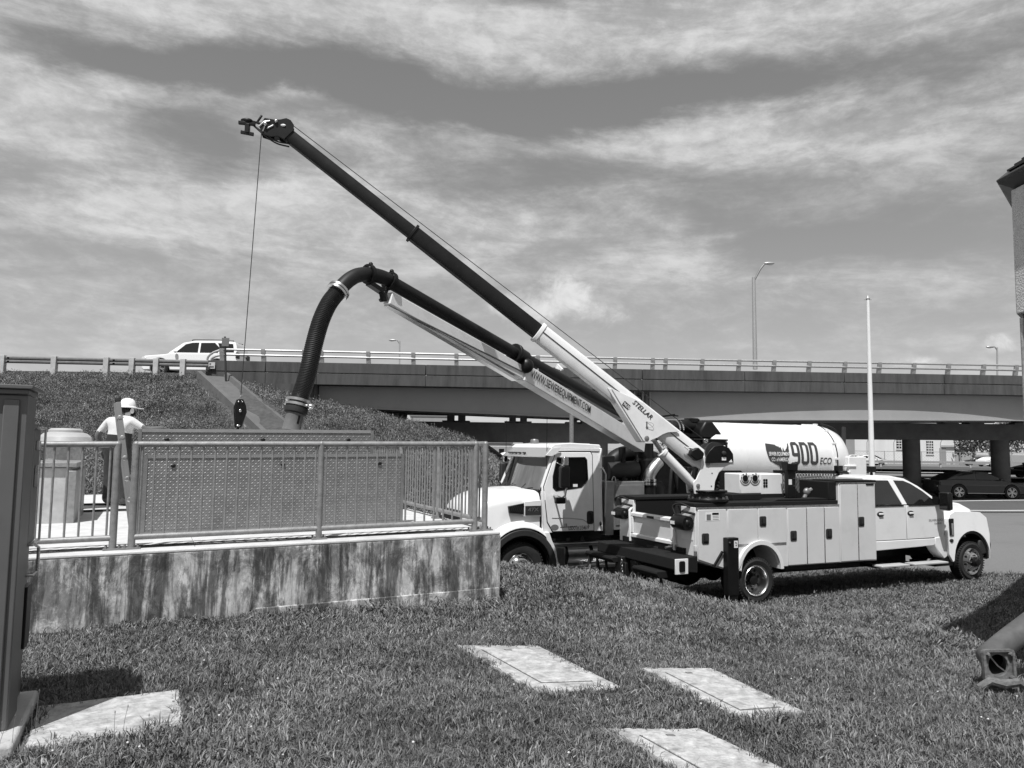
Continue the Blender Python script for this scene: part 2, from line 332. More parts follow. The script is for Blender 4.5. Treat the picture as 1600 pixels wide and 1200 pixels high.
# ---------------------------------------------------------------- terrain
CP = np.array([(0, 0, 1.0), (-3, 3, 1.0), (3, 3, .92), (-3, 5, .97), (-4.4, 7.1, .91), (-3.2, 8, .92), (-.1, 9.4, .875), (1, 11.2, .9), (-.05, 11.8, .9), (1.02, 12.3, .72), (2.13, 12.8, .40), (3.75, 13.3, -.02),
    (0, 14.8, .1), (.2, 16.4, -.36), (4, 18, -.34), (8.5, 20, -.3), (4.37, 13.8, .0), (9.6, 16.1, .08), (7, 15, .03), (4.1, 6.5, .74), (5, 9, .55), (7.5, 11.5, .3), (10, 13.5, .16), (12, 17, .1), (2, 8, .8), (2.5, 10, .66),
    (12, 22, .1), (20, 30, .15), (24, 35, .2), (25, 41, .3), (15, 40, .3), (5, 22, -.2), (0, 28, .8), (-1, 34, 1.2), (3, 38, 1.1), (-8, 14, .7), (-10, 10, 1.0), (-20, 20, .6), (-20, 5, 1.0), (0, 60, .5), (30, 60, .4), (-40, 60, .5), (60, 40, .3), (20, 5, .5), (45, 12, .3), (-45, 30, .6), (0, -15, 1.1), (-25, -15, 1.0), (25, -15, .8)], float)
def _tps(P, Z, lam=.02):
    n = len(P); d = np.linalg.norm(P[:, None]-P[None], axis=2); K = np.where(d > 0, d*d*np.log(d+1e-9), 0)+lam*np.eye(n); Q = np.c_[np.ones(n), P]
    A = np.block([[K, Q], [Q.T, np.zeros((3, 3))]]); return np.linalg.solve(A, np.r_[Z, 0, 0, 0])
_W = _tps(CP[:, :2], CP[:, 2])
def hz(x, y):
    x, y = np.asarray(x, float), np.asarray(y, float); P = np.stack([x.ravel(), y.ravel()], 1); d = np.linalg.norm(P[:, None]-CP[None, :, :2], axis=2)
    h = np.where(d > 0, d*d*np.log(d+1e-9), 0) @ _W[:-3] + _W[-3]+P @ _W[-2:]
    R = np.maximum(np.abs(P[:, 0])/60, np.abs(P[:, 1]-25)/45); t = np.clip((R-.75)/.25, 0, 1); t = t*t*(3-2*t)
    return (h*(1-t)+.4*t).reshape(x.shape)
def sheet(name, xs, ys, m, dz=0.0, mask=None, hf=hz):
    X, Y = np.meshgrid(xs, ys); Z = hf(X, Y)+dz; n, k = X.shape; b = MB(); b.v = list(zip(X.ravel().tolist(), Y.ravel().tolist(), Z.ravel().tolist()))
    for i in range(n-1):
        for j in range(k-1):
            if mask is None or mask(.5*(xs[j]+xs[j+1]), .5*(ys[i]+ys[i+1])): b.f.append((i*k+j, i*k+j+1, (i+1)*k+j+1, (i+1)*k+j))
    b.m = [0]*len(b.f); return b.build(name, m, smooth=80, fix=False)
def pave_edge(x):                      # where the lawn gives way to the pavement
    return float(np.interp(x, [-14, -6, -2, 2, 6, 9, 10.2, 11.3, 14, 22], [19, 19, 20.5, 22, 23.5, 22, 17.7, 16.9, 14.6, 11]))
def strip(name, x0, x1, ya, yb, m, dz, n=120):
    """a band that follows the ground between the lines ya(x) and yb(x)"""
    xs = np.linspace(x0, x1, n); b = MB(); k = 5
    for x in xs:
        a, c = ya(x), yb(x)
        for q in range(k): y = a+(c-a)*q/(k-1); b.v.append((x, y, 0))
    V = np.array(b.v); V[:, 2] = hz(V[:, 0], V[:, 1])+dz; b.v = [tuple(p) for p in V.tolist()]
    for i in range(n-1):
        for q in range(k-1): b.f.append((i*k+q, (i+1)*k+q, (i+1)*k+q+1, i*k+q+1))
    b.m = [0]*len(b.f); return struct(b.build(name, m, smooth=80, fix=False))
near_x = np.arange(-16, 26.01, .3); near_y = np.arange(-6, 52.01, .3)
far_x = np.r_[[-1500, -700, -300, -150, -90], np.arange(-60, 61, 6), [90, 150, 300, 700, 1500]]; far_y = np.r_[[-300, -100, -40], np.arange(-20, 71, 6), [90, 120, 160, 250, 450, 900, 2000]]
struct(sheet('ground', far_x, far_y, M_far, -.35, None))
struct(sheet('lawn', near_x, near_y, M_soil, 0, lambda x, y: y < pave_edge(x)+.5 or x < -6))
# pavement, road, kerbs and line between the lawn and the bridge
L1 = lambda x: float(np.interp(x, [-16, 0, 24, 40], [29.2, 29.6, 33.6, 36])); L2 = lambda x: float(np.interp(x, [-16, 0, 24, 40], [34.0, 34.8, 39.7, 42.5]))
pvx = np.linspace(-14, 40, 170); b = MB(); k = 60
for x in pvx:
    a, c = pave_edge(x)+(.1*math.sin(x*9)+.07*math.sin(x*23+1)), L1(x)
    for q in range(k): b.v.append((x, a+(c-a)*(q/(k-1)), 0))
V = np.array(b.v); V[:, 2] = hz(V[:, 0], V[:, 1])+.03; b.v = [tuple(p) for p in V.tolist()]
for i in range(len(pvx)-1):
    for q in range(k-1): b.f.append((i*k+q, (i+1)*k+q, (i+1)*k+q+1, i*k+q+1))
b.m = [0]*len(b.f); struct(b.build('pavement', M_pave, smooth=80, fix=False))
strip('road', -16, 60, lambda x: L1(x)+.3, lambda x: L2(x)+16, M_asph, .024)
strip('kerb', -16, 60, L1, lambda x: L1(x)+.32, M_kerb, .12)
strip('kerb_face', -16, 60, lambda x: L1(x)-.03, lambda x: L1(x)+.01, M_kerb, .07)
strip('road_edge_line', -16, 60, lambda x: L2(x)-.12, lambda x: L2(x)+.12, M_line, .034)
strip('road_edge_line', -16, 60, lambda x: L2(x)+4.4, lambda x: L2(x)+4.55, M_line, .034)
strip('gutter', -16, 8, lambda x: L2(x)+.4, lambda x: L2(x)+2.2, M_kerb, .05)
strip('far_road', -60, 90, lambda x: 72, lambda x: 84, M_pave, .06, 60)
strip('far_grass_bank', -60, 90, lambda x: 85, lambda x: 104, M_emb, .5, 60)
strip('far_lot', -60, 90, lambda x: 104, lambda x: 135, M_pave, .42, 60)
strip('far_kerb', -60, 90, lambda x: 83.4, lambda x: 85, M_kerb, .2, 60)

# ---------------------------------------------------------------- embankment and road on top
def ez(x, y):
    x, y = np.asarray(x, float), np.asarray(y, float)
    E = np.interp(x, [-60, -13.5, -12.6, -8.8, -5, -1.9, -.9, .6, 2], [5.75, 5.75, 5.55, 4.5, 3.72, 2.9, 2.15, 1.2, .2]); F = 5.8-.37*(33.4-y); F = np.where(y > 33.4, 5.8, F)
    h = -np.log(np.exp(-E*4)+np.exp(-F*4))/4
    return h+.07*np.sin(x*1.3+y*.7)*np.clip((33-y)/4, 0, 1)+.05*np.sin(x*.6-y*1.9)*np.clip((33-y)/4, 0, 1)
struct(sheet('embankment', np.arange(-46, 2.6, .5), np.r_[np.arange(13.5, 34.6, .4), np.arange(35, 70, 2.)], M_emb, 0, None, ez))
b = MB(); b.box(-60, -13.3, 34.1, 48, 5.70, 5.86); struct(b.build('overpass_road', M_asph, bevel=.01))

# ---------------------------------------------------------------- overpass
XS = [-13.5, -11, -8.8, -5, -2, 1, 4, 6.2, 9, 12, 15, 18, 21, 24, 27, 31, 36, 42, 50, 60]
def YL(x): return float(np.interp(x, [-13.5, 6.2, 25, 60], [33.5, 35.5, 38.0, 43.5]))
def ZT(x): return float(np.interp(x, [-13.5, 6.2, 25, 60], [6.38, 6.42, 6.6, 6.75]))     # top of the parapet
ov = thing('overpass', 'long weathered concrete road bridge spanning the picture behind the trucks', 'bridge', (-13.5, 33.5, 0))
def ribbon(x0, x1, dy0, dy1, z0f, z1f, n=None):
    xs = [x for x in XS if x0 < x < x1]; xs = [x0]+xs+[x1]; b = MB(); vs = []
    for x in xs:
        y = YL(x); vs += [(x-.11*dy0*0, y+dy0, z0f(x)), (x, y+dy1, z0f(x)), (x, y+dy1, z1f(x)), (x, y+dy0, z1f(x))]
    fs = [(0, 1, 2, 3), tuple(4*(len(xs)-1)+i for i in (3, 2, 1, 0))]
    for i in range(len(xs)-1):
        for j in range(4): fs.append((4*i+j, 4*i+(j+1) % 4, 4*i+4+(j+1) % 4, 4*i+4+j))
    b.add(vs, fs); return b
JT = [-13.45, -10.9, -8.7, -3.9, 1.0, 6.05, 11, 16, 21.2, 26.5, 33, 42, 60]
for i in range(len(JT)-1):             # cast parapet panels, upper course and slab edge below a groove
    g = .012
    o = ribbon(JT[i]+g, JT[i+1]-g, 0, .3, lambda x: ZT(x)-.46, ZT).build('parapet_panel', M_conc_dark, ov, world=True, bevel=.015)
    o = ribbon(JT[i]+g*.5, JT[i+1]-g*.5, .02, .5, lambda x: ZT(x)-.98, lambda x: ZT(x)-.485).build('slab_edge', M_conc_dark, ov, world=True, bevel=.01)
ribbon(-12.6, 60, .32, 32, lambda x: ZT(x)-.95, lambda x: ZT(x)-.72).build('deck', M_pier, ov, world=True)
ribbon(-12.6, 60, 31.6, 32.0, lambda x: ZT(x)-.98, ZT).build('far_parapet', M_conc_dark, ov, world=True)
# first span and second span fascia girders: straight steel plates under the slab
def girder(x0, x1, bot, off0, offm, xm, name='girder', y_extra=0):
    b = MB(); xs = np.linspace(x0, x1, 15); vs = []
    for x in xs:
        y = YL(x)+y_extra+np.interp(x, [x0, xm, x1], [off0, offm, off0]) if False else YL(x)+y_extra+off0+(offm-off0)*max(0, 1-((x-xm)/((x1-xm) if x > xm else (xm-x0)))**2)
        z0, z1 = bot(x), ZT(x)-.985; vs += [(x, y, z0+.03), (x, y+.05, z0+.03), (x, y+.05, z1), (x, y, z1)]
    for i in range(14):
        for j in range(4): b.f.append((4*i+j, 4*i+(j+1) % 4, 4*i+4+(j+1) % 4, 4*i+4+j))
    b.v = [tuple(v) for v in vs]; b.f += [(0, 1, 2, 3), tuple(56+i for i in (3, 2, 1, 0))]
    for i in range(14):                # bottom flange
        o = len(b.v); a, c = vs[4*i], vs[4*i+4]
        b.v += [(a[0], a[1]-.12, a[2]-.03), (a[0], a[1]+.2, a[2]-.03), (a[0], a[1]+.2, a[2]+.01), (a[0], a[1]-.12, a[2]+.01), (c[0], c[1]-.12, c[2]-.03), (c[0], c[1]+.2, c[2]-.03), (c[0], c[1]+.2, c[2]+.01), (c[0], c[1]-.12, c[2]+.01)]
        b.f += [tuple(o+q for q in f) for f in [(0, 1, 2, 3), (4, 7, 6, 5), (0, 4, 5, 1), (1, 5, 6, 2), (2, 6, 7, 3), (3, 7, 4, 0)]]
    b.m = [0]*len(b.f); return b.build(name, M_girder, ov, world=True, smooth=30)
zb1 = lambda x: float(np.interp(x, [-8.8, 6.1], [4.44, 4.08])); zb2 = lambda x: float(np.interp(x, [6.1, 25, 60], [4.08, 4.36, 4.9]))
girder(-8.75, 5.9, zb1, .78, .78, 0); girder(6.35, 27.2, zb2, .72, .40, 18.3); girder(27.5, 58, zb2, .72, .4, 42)
for e in (2.0, 3.6, 5.0):
    girder(-8.75, 5.9, lambda x: zb1(x)+.04, 0, 0, 0, 'inner_girder', e); girder(6.35, 27.2, lambda x: zb2(x)+.04, 0, 0, 15, 'inner_girder', e)
for x in (5.75, 6.15, 6.5):
    b = MB(); b.box(x-.03, x+.03, YL(x)+.45, YL(x)+.95, zb1(6)+.1, ZT(x)-1.0); b.build('stiffener', M_girder, ov, world=True)
# abutment wing wall under the parapet end
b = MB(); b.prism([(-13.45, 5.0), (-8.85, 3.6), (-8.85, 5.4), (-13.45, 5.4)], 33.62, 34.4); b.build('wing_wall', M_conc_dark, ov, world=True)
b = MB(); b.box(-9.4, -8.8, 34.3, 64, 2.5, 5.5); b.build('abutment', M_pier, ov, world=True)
# piers
def pier(x0, x1, Y, zt0, zt1, zb0, zb1_, cols, bearings):
    b = MB(); b.add([(x0, Y, zb0), (x1, Y+.3, zb1_), (x1, Y+.3, zt1), (x0, Y, zt0), (x0, Y+1.2, zb0), (x1, Y+1.5, zb1_), (x1, Y+1.5, zt1), (x0, Y+1.2, zt0)], [(0, 1, 2, 3), (5, 4, 7, 6), (4, 0, 3, 7), (1, 5, 6, 2), (3, 2, 6, 7), (4, 5, 1, 0)])
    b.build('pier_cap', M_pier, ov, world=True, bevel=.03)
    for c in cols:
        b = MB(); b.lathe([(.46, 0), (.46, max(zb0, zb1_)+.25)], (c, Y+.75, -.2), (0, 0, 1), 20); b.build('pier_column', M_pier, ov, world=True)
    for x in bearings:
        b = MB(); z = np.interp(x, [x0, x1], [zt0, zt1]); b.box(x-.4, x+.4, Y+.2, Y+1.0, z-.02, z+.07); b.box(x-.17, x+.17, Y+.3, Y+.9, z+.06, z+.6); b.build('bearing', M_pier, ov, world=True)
pier(-7.2, 5.4, 38.0, 3.96, 3.96, 2.98, 2.98, (-4, 1.05, 4.4), [-6.1, -5.45, -3.05, -2.5, .05, .6, 3.1, 3.65, 5.1])
pier(12.4, 28.7, 42.2, 4.33, 4.35, 3.38, 3.46, (14.4, 22.3, 27.25), [12.8, 13.6, 18.4, 19.1, 24.3, 25.7, 28.2])
# steel railing along the parapet
rl = thing('bridge_railing', 'two pale metal rails on curved posts along the bridge parapet', 'railing', (-13.4, 33.5, 6.38))
PX = [345, 410, 474, 501, 574.5, 645, 712.5, 779, 840, 901, 961, 1020, 1040, 1097.5, 1155, 1210, 1265, 1321, 1375, 1429, 1483, 1538, 1589, 1640, 1690, 1740, 1790]
b = MB(); b.prism([(0, 0), (.16, 0), (.12, .2), (.03, .36), (-.02, .53), (-.13, .53), (-.1, .34), (-.04, .18)], -.09, .09, axis='x'); base_post = None
for px in PX:
    a = (px-800)/1200*1.0; x = 0
    for _ in range(12): x = a*(YL(x)+.1)*1.003 + .0
    if base_post is None:
        base_post = b.build('railing_post', M_galv, rl); o = base_post
    else: o = base_post.copy(); COL.objects.link(o); o.parent = rl
    o.location = (x+13.4, YL(x)+.1-33.5, ZT(x)-6.38)
def rail_run(z, r, x0, x1): return [(x, YL(x)+.06, ZT(x)+z) for x in [x0]+[q for q in XS if x0 < q < x1]+[x1]]
for z in (.27, .5):
    b = MB(); pts = rail_run(z, .05, -12.55, 58)
    sec = [(.5*math.cos(2*PI*i/8), .5*math.sin(2*PI*i/8)) for i in range(8)]
    end = [(-12.55-.75*math.sin(t)*(.7+z), YL(-12.5)+.06, 6.38+z-(z-.02)*(1-math.cos(t))) for t in np.linspace(PI/2, .2, 6)]
    b.tube(end+pts, .05, 8); b.build('rail', M_galv, rl, world=True)

# ---------------------------------------------------------------- guard rail on the embankment
M_wrail = mat('weathered_rail', .16, .6, .3, var=.25, scale=6, dirt=.3, dscale=3)
gr = thing('guard_rail', 'corrugated steel guard rail along the top of the grass embankment', 'guard rail', (-24, 33.3, 5.6))
prof = [(0, 0), (.05, .05), (.05, .11), (.0, .155), (.05, .2), (.05, .26), (0, .31)]
def zr(x): return float(np.interp(x, [-30, -22.8, -13.4], [6.13, 6.13, 6.04]))
for (x0, x1) in [(-30, -26), (-26, -22), (-22, -17.4), (-17.4, -13.35)]:
    b = MB(); vs = []
    for x in (x0, x1+.1):
        vs += [(x, 33.3-p[0], zr(x)+p[1]) for p in prof]+[(x, 33.32-p[0], zr(x)+p[1]) for p in reversed(prof)]
    n = 14; b.add(vs, [tuple(range(n-1, -1, -1)), tuple(range(n, 2*n))]+[(i, (i+1) % n, n+(i+1) % n, n+i) for i in range(n)]); b.build('rail', M_wrail, gr, world=True, smooth=20)
for i, px in enumerate([-60, 2, 83, 165, 205, 243, 285]):
    p = at(px, 575, 33.2); b = MB(); w = .11; b.box(p.x-w, p.x+w, 33.16, 33.38, 5.2, zr(p.x)+.34); b.build('post', M_conc, gr, world=True, bevel=.015)
# concrete flume running down the slope beside the abutment
fl = MB(); A = Vector((-12.9, 33.0, 5.6)); B = Vector((-3.2, 19.6, .75)); M_flume = mat('flume_concrete', .105, .9, var=.25, scale=3, bump=.2, bscale=30, dirt=.35, dscale=1.5)
def fpt(t, off, dz): p = A.lerp(B, t); d = (B-A); s = Vector((d.y, -d.x, 0)).normalized()*-1; q = p-s*off; zl = max(.6, 5.78-.37*(33.4-p.y)-.0) ; return (q.x, q.y, min(zl, 5.62)+dz)
n = 30; secf = [(-.66, .19), (-.5, .21), (-.44, .02), (.44, .02), (.5, .21), (.66, .19), (.72, -.5), (-.72, -.5)]
for i in range(n+1): fl.v += [fpt(i/n, o, dz) for o, dz in secf]
k = len(secf)
for i in range(n):
    for j in range(k): fl.f.append((i*k+j, i*k+(j+1) % k, (i+1)*k+(j+1) % k, (i+1)*k+j))
fl.m = [0]*len(fl.f); o = fl.build('drainage_flume', M_flume, smooth=25); tag(o, 'open concrete drain channel running down the embankment beside the bridge end', 'drain channel')
# roadside sign seen from behind
sg = thing('road_sign', 'small roadside sign seen from behind on a thin post above the embankment', 'road sign', tuple(at(353, 594, 32.4)))
p0 = at(353, 596, 32.4); p1 = at(351.5, 526, 32.4); b = MB(); b.tube([p0, p1], .045, 8); b.build('post', M_dgrey, sg, world=True)
b = MB(); c = at(352.5, 534, 32.35); b.box(c.x-.16, c.x+.15, c.y-.02, c.y+.02, c.z-.2, c.z+.17); b.build('sign_plate', M_wrail, sg, world=True, bevel=.01)
# placard fixed on the parapet end
b = MB(); c = at(331, 571, 33.47); b.box(c.x-.14, c.x+.14, c.y-.02, c.y+.02, c.z-.14, c.z+.14); b.box(c.x-.1, c.x+.1, c.y-.025, c.y-.015, c.z-.1, c.z-.02, 1); b.box(c.x-.1, c.x-.03, c.y-.025, c.y-.015, c.z+.02, c.z+.1, 1); b.build('placard', [M_kerb, M_pier], ov, world=True)
# ---------------------------------------------------------------- raised concrete platform
WA = math.radians(24.8); WP = Vector((-3.85, 7.92, 0)); WU = Vector((math.cos(WA), math.sin(WA), 0)); WV = Vector((-WU.y, WU.x, 0))
def dk(t): return 1.635+.014*t
def wp(t, v, h=0.0): p = WP+WU*t+WV*v; return Vector((p.x, p.y, dk(t)+h))
plat = thing('concrete_platform', 'raised concrete platform with streaked algae-stained front wall', 'platform', tuple(WP), WA)
b = MB()
def slab(b, t0, t1, v0, v1, z0, z1, sl=True):
    f = (lambda t: .014*t) if sl else (lambda t: 0)
    vs = [(t, v, z+f(t)*(1 if k else 1)) for t in (t0, t1) for v in (v0, v1) for k, z in ((0, z0), (1, z1))]
    return b.add(vs, [(0, 1, 3, 2), (4, 6, 7, 5), (0, 4, 5, 1), (2, 3, 7, 6), (0, 2, 6, 4), (1, 5, 7, 3)])
for t0, t1 in ((-5.5, -2.6), (-2.6, -.02), (-.02, 1.17), (1.17, 2.62), (2.62, 4.0)):
    b = MB(); slab(b, t0+.001, t1-.001, -.25, 1.2, .3, 1.598); b.build('wall_panel', M_wall, plat, bevel=.004)
b = MB(); slab(b, -5.5, 4.0, 1.203, 9.6, .3, 1.598); b.build('wall_side', M_wall, plat)
b = MB(); slab(b, -5.5, 4.0, -.25, -.12, 1.60, 1.635); b.build('coping', M_conc_deck, plat, bevel=.012, seg=3)
for i, (t0, t1) in enumerate(((-5.5, -2.5), (-2.5, .6), (.6, 2.3), (2.3, 4.03))):
    for v0, v1 in ((-.117, 2.4), (2.404, 5.0), (5.004, 9.6)):
        b = MB(); slab(b, t0+.002, min(t1, 4.0)-.002, v0, v1, 1.60, 1.633); b.build('deck_slab', M_conc_deck, plat, bevel=.006)
b = MB(); slab(b, 1.2, 3.98, -.27, -.25, .6, .985); b.build('footing', M_wall, plat, bevel=.012)

# ---------------------------------------------------------------- tubular guard railings
def railing(label, a, c, posts, nb, top_ext=0.0):
    """a, c: (t, v) ends on the deck"""
    th = thing('guard_railing', label, 'railing', tuple(wp(*a)), 0, 'grey tubular railings round the platform')
    A, C = wp(*a), wp(*c); d = (C-A)
    H, LB = 1.055, .115
    b = MB(); b.tube([A+Vector((0, 0, H)), C+Vector((0, 0, H))+d.normalized()*top_ext], .033, 12); b.build('top_rail', M_gpaint, th, world=True)
    b = MB(); b.tube([A+Vector((0, 0, LB)), C+Vector((0, 0, LB))], .03, 12); b.build('bottom_rail', M_gpaint, th, world=True)
    for f in posts:
        p = A+d*f; b = MB(); b.tube([p, p+Vector((0, 0, H))], .036, 12); b.ball(p+Vector((0, 0, H)), .037, 12, 6); o = b.build('post', M_gpaint, th, world=True)
        q = MB(); R = Matrix.Rotation(WA, 3, 'Z'); q.box(p.x-.085, p.x+.085, p.y-.07, p.y+.07, p.z, p.z+.014, R=R)
        for sx in (-.06, .06):
            for sy in (-.045, .045):
                e = p+R@Vector((sx, sy, 0)); q.tube([e+Vector((0, 0, .012)), e+Vector((0, 0, .04))], .011, 6)
        q.build('base_plate', M_grey, o, world=True)
    base = None
    ts = [(i+.5)/nb for i in range(nb)]
    ts = [t for t in ts if all(abs(t-f)*d.length > .045 for f in posts)]
    me = None
    for t in ts:
        p = A+d*t
        if me is None:
            b = MB(); b.tube([(0, 0, LB), (0, 0, H)], .0115, 8); o = b.build('baluster', M_gpaint, th); me = o
        else: o = me.copy(); COL.objects.link(o); o.parent = th
        o.location = p-A
    return th
railing('grey tubular railing panel left of the gap in front of the standing worker', (-.17, 0), (-1.65, 0), (0, 1), 12)
railing('long grey tubular railing panel along the front of the platform before the diamond plate hatch', (0, 0), (3.76, 0), (0, .5, 1), 32)
railing('grey tubular railing running back along the right edge of the platform', (3.9, .02), (3.86, 5.4), (0, .31, .65, 1), 46)
b = MB(); b.tube([wp(3.76, 0, 1.055), wp(3.9, .02, 1.055)], .033, 10)
for nm, pts, lab in (('cable', [(-3, -.07), (-1, -.04), (.3, .02), (1.4, -.03), (2.6, .03), (3.5, -.02)], 'thin black cable lying on the coping under the front railing'),
                     ('cable', [(-3, .12), (-.6, .1), (.8, .14), (2.2, .07), (3.2, .13), (3.7, .06)], 'second thin black cable on the deck just behind the front railing posts'),
                     ('air_hose', [(-3, 6.0), (-1.4, 6.3), (-.7, 6.35), (.1, 5.95), (.8, 6.1)], 'black hose lying on the deck behind the feet of the worker'),
                     ('air_hose', [(-3, 4.7), (-1.2, 4.85), (-.3, 4.9), (.5, 4.75)], 'black hose lying on the deck in front of the feet of the worker')):
    b = MB(); r = .008 if nm == 'cable' else .02; b.tube(smooth_path([wp(t, v, r+.001) for t, v in pts], 8), r, 6); o = b.build(nm, M_rubber); tag(o, lab, nm.replace('_', ' '))

# ---------------------------------------------------------------- diamond plate hatch covers
M_tread = mat('tread_plate', .21, .4, .45, var=.2, scale=7, dirt=.25, dscale=2)
def hatch(label, t0, t1, v, h, lean, step):
    th = thing('hatch_cover', label, 'hatch cover', tuple(wp(t0, v)), WA, 'open hatch covers on the platform')
    L = t1-t0; sl = .014
    def P(x, z, y=0.0): return (x, y+lean*z, z+sl*x)
    b = MB(); q = [P(.0, .03), P(L, .03), P(L, h), P(0, h)]; q2 = [(x, y+.012, z) for x, y, z in q]; b.add(q+q2, [(0, 1, 2, 3), (7, 6, 5, 4), (0, 4, 5, 1), (1, 5, 6, 2), (2, 6, 7, 3), (3, 7, 4, 0)]); b.build('plate', M_tread, th, smooth=None)
    b = MB(); nx, nz = int(L/step), int((h-.06)/step)
    for i in range(nx):
        for j in range(nz):
            cx = (i+.5)*L/nx; cz = .045+(j+.5)*(h-.06)/nz; s = 1 if (i+j) % 2 else -1
            dx, dz = .46*step, .46*step*s; ex, ez_ = -.2*step*s, .2*step
            b.add([P(cx-dx, cz-dz, -.001), P(cx+ex, cz+ez_, -.001), P(cx+dx, cz+dz, -.001), P(cx-ex, cz-ez_, -.001), P(cx, cz, -.0054)], [(0, 1, 4), (1, 2, 4), (2, 3, 4), (3, 0, 4)])
    b.build('raised_treads', M_tread, th, smooth=None, fix=True, kind='stuff')
    for nm, (x0, x1, z0, z1) in {'top_angle': (0, L, h-.02, h+.02), 'bottom_angle': (0, L, -.0, .04), 'end_angle': (-.035, .005, 0, h+.015), 'end_angle ': (L-.005, L+.035, 0, h+.015)}.items():
        b = MB(); q = [P(x0, z0, -.012), P(x1, z0, -.012), P(x1, z1, -.012), P(x0, z1, -.012)]; q2 = [(x, y+.055, z) for x, y, z in q]
        b.add(q+q2, [(0, 1, 2, 3), (7, 6, 5, 4), (0, 4, 5, 1), (1, 5, 6, 2), (2, 6, 7, 3), (3, 7, 4, 0)]); b.build(nm.strip(), M_alu if nm == 'top_angle' else M_tread, th)
    b = MB()
    for x in (.28, L*.5, L-.3): c = P(x, h-.11, -.016); b.ball(c, (.03, .008, .022), 10, 6)
    b.build('lock_hole', M_black, th)
    return th
hatch('open diamond plate hatch cover standing just behind the front railing', .1, 3.18, 1.21, .91, 0.0, .034)
hatch('taller open diamond plate hatch cover at the back, next to the suction hose', .02, 2.79, 1.35, 1.22, 0.0, .036)
b = MB()
for k, (sx, so) in enumerate(((-.02, .0), (.03, .42))):
    pass
# ladder standing in the hatch opening
ld = thing('ladder', 'grey ladder leaning out of the hatch beside the worker', 'ladder', tuple(wp(-.02, 1.9)), 0)
lb, lt = wp(.0, 1.5, -.02), wp(-.27, 1.95, 1.58); rv = WV*.4+WU*-.04
for off in (Vector((0, 0, 0)), rv):
    b = MB(); b.beam(lb+off, lt+off, .03, .06, up=(1, .4, 0)); b.build('rail', mat('ladder_grey', .13, .5, .3, var=.1), ld, world=True, bevel=.004)
b = MB(); b.beam(lt-(lt-lb).normalized()*.0, lt+(lt-lb).normalized()*.06, .036, .07, up=(1, .4, 0)); b.build('rail_cap', M_black, ld, world=True, bevel=.01)
for i in range(6):
    p = lb.lerp(lt, .1+.155*i); b = MB(); b.tube([p-rv*.06, p+rv*1.02], .016, 8); b.lathe([(.026, -.004), (.034, 0), (.026, .006)], p-WV*.02, WV, 12); b.build('rung', M_alu, ld, world=True)

# ---------------------------------------------------------------- concrete vault with a domed vent, left of the worker
vt = thing('concrete_vault', 'square concrete vault box on the platform behind the left railing', 'vault', tuple(wp(-2.3, 3.2)), WA)
b = MB(); b.box(.0, 1.46, 0, 1.4, -.02, .76); b.build('wall', M_conc, vt, bevel=.012)
b = MB(); b.box(1.40, 1.53, -.05, 1.45, -.02, .72); b.build('corner_frame', M_gpaint, vt, bevel=.01)
b = MB(); b.box(-.05, 1.53, -.06, 1.46, .765, .83); b.build('lid', M_gpaint, vt, bevel=.01)
vn = thing('mushroom_vent', 'round metal mushroom vent cap on the platform behind the left railing', 'vent', tuple(wp(-1.05, 5.6)), 0)
b = MB(); b.lathe([(.28, 0), (.28, 1.08)], (-.12, 0, 0), (0, 0, 1), 24); b.build('pipe', M_galv, vn)
b = MB(); b.lathe([(.40, 1.06), (.41, 1.08), (.38, 1.17), (.31, 1.23), (.25, 1.245), (.25, 1.28), (.21, 1.31), (0, 1.315)], (-.12, 0, 0), (0, 0, 1), 32); b.build('dome', mat('pale_metal', .48, .35, .3, var=.1), vn, smooth=30)

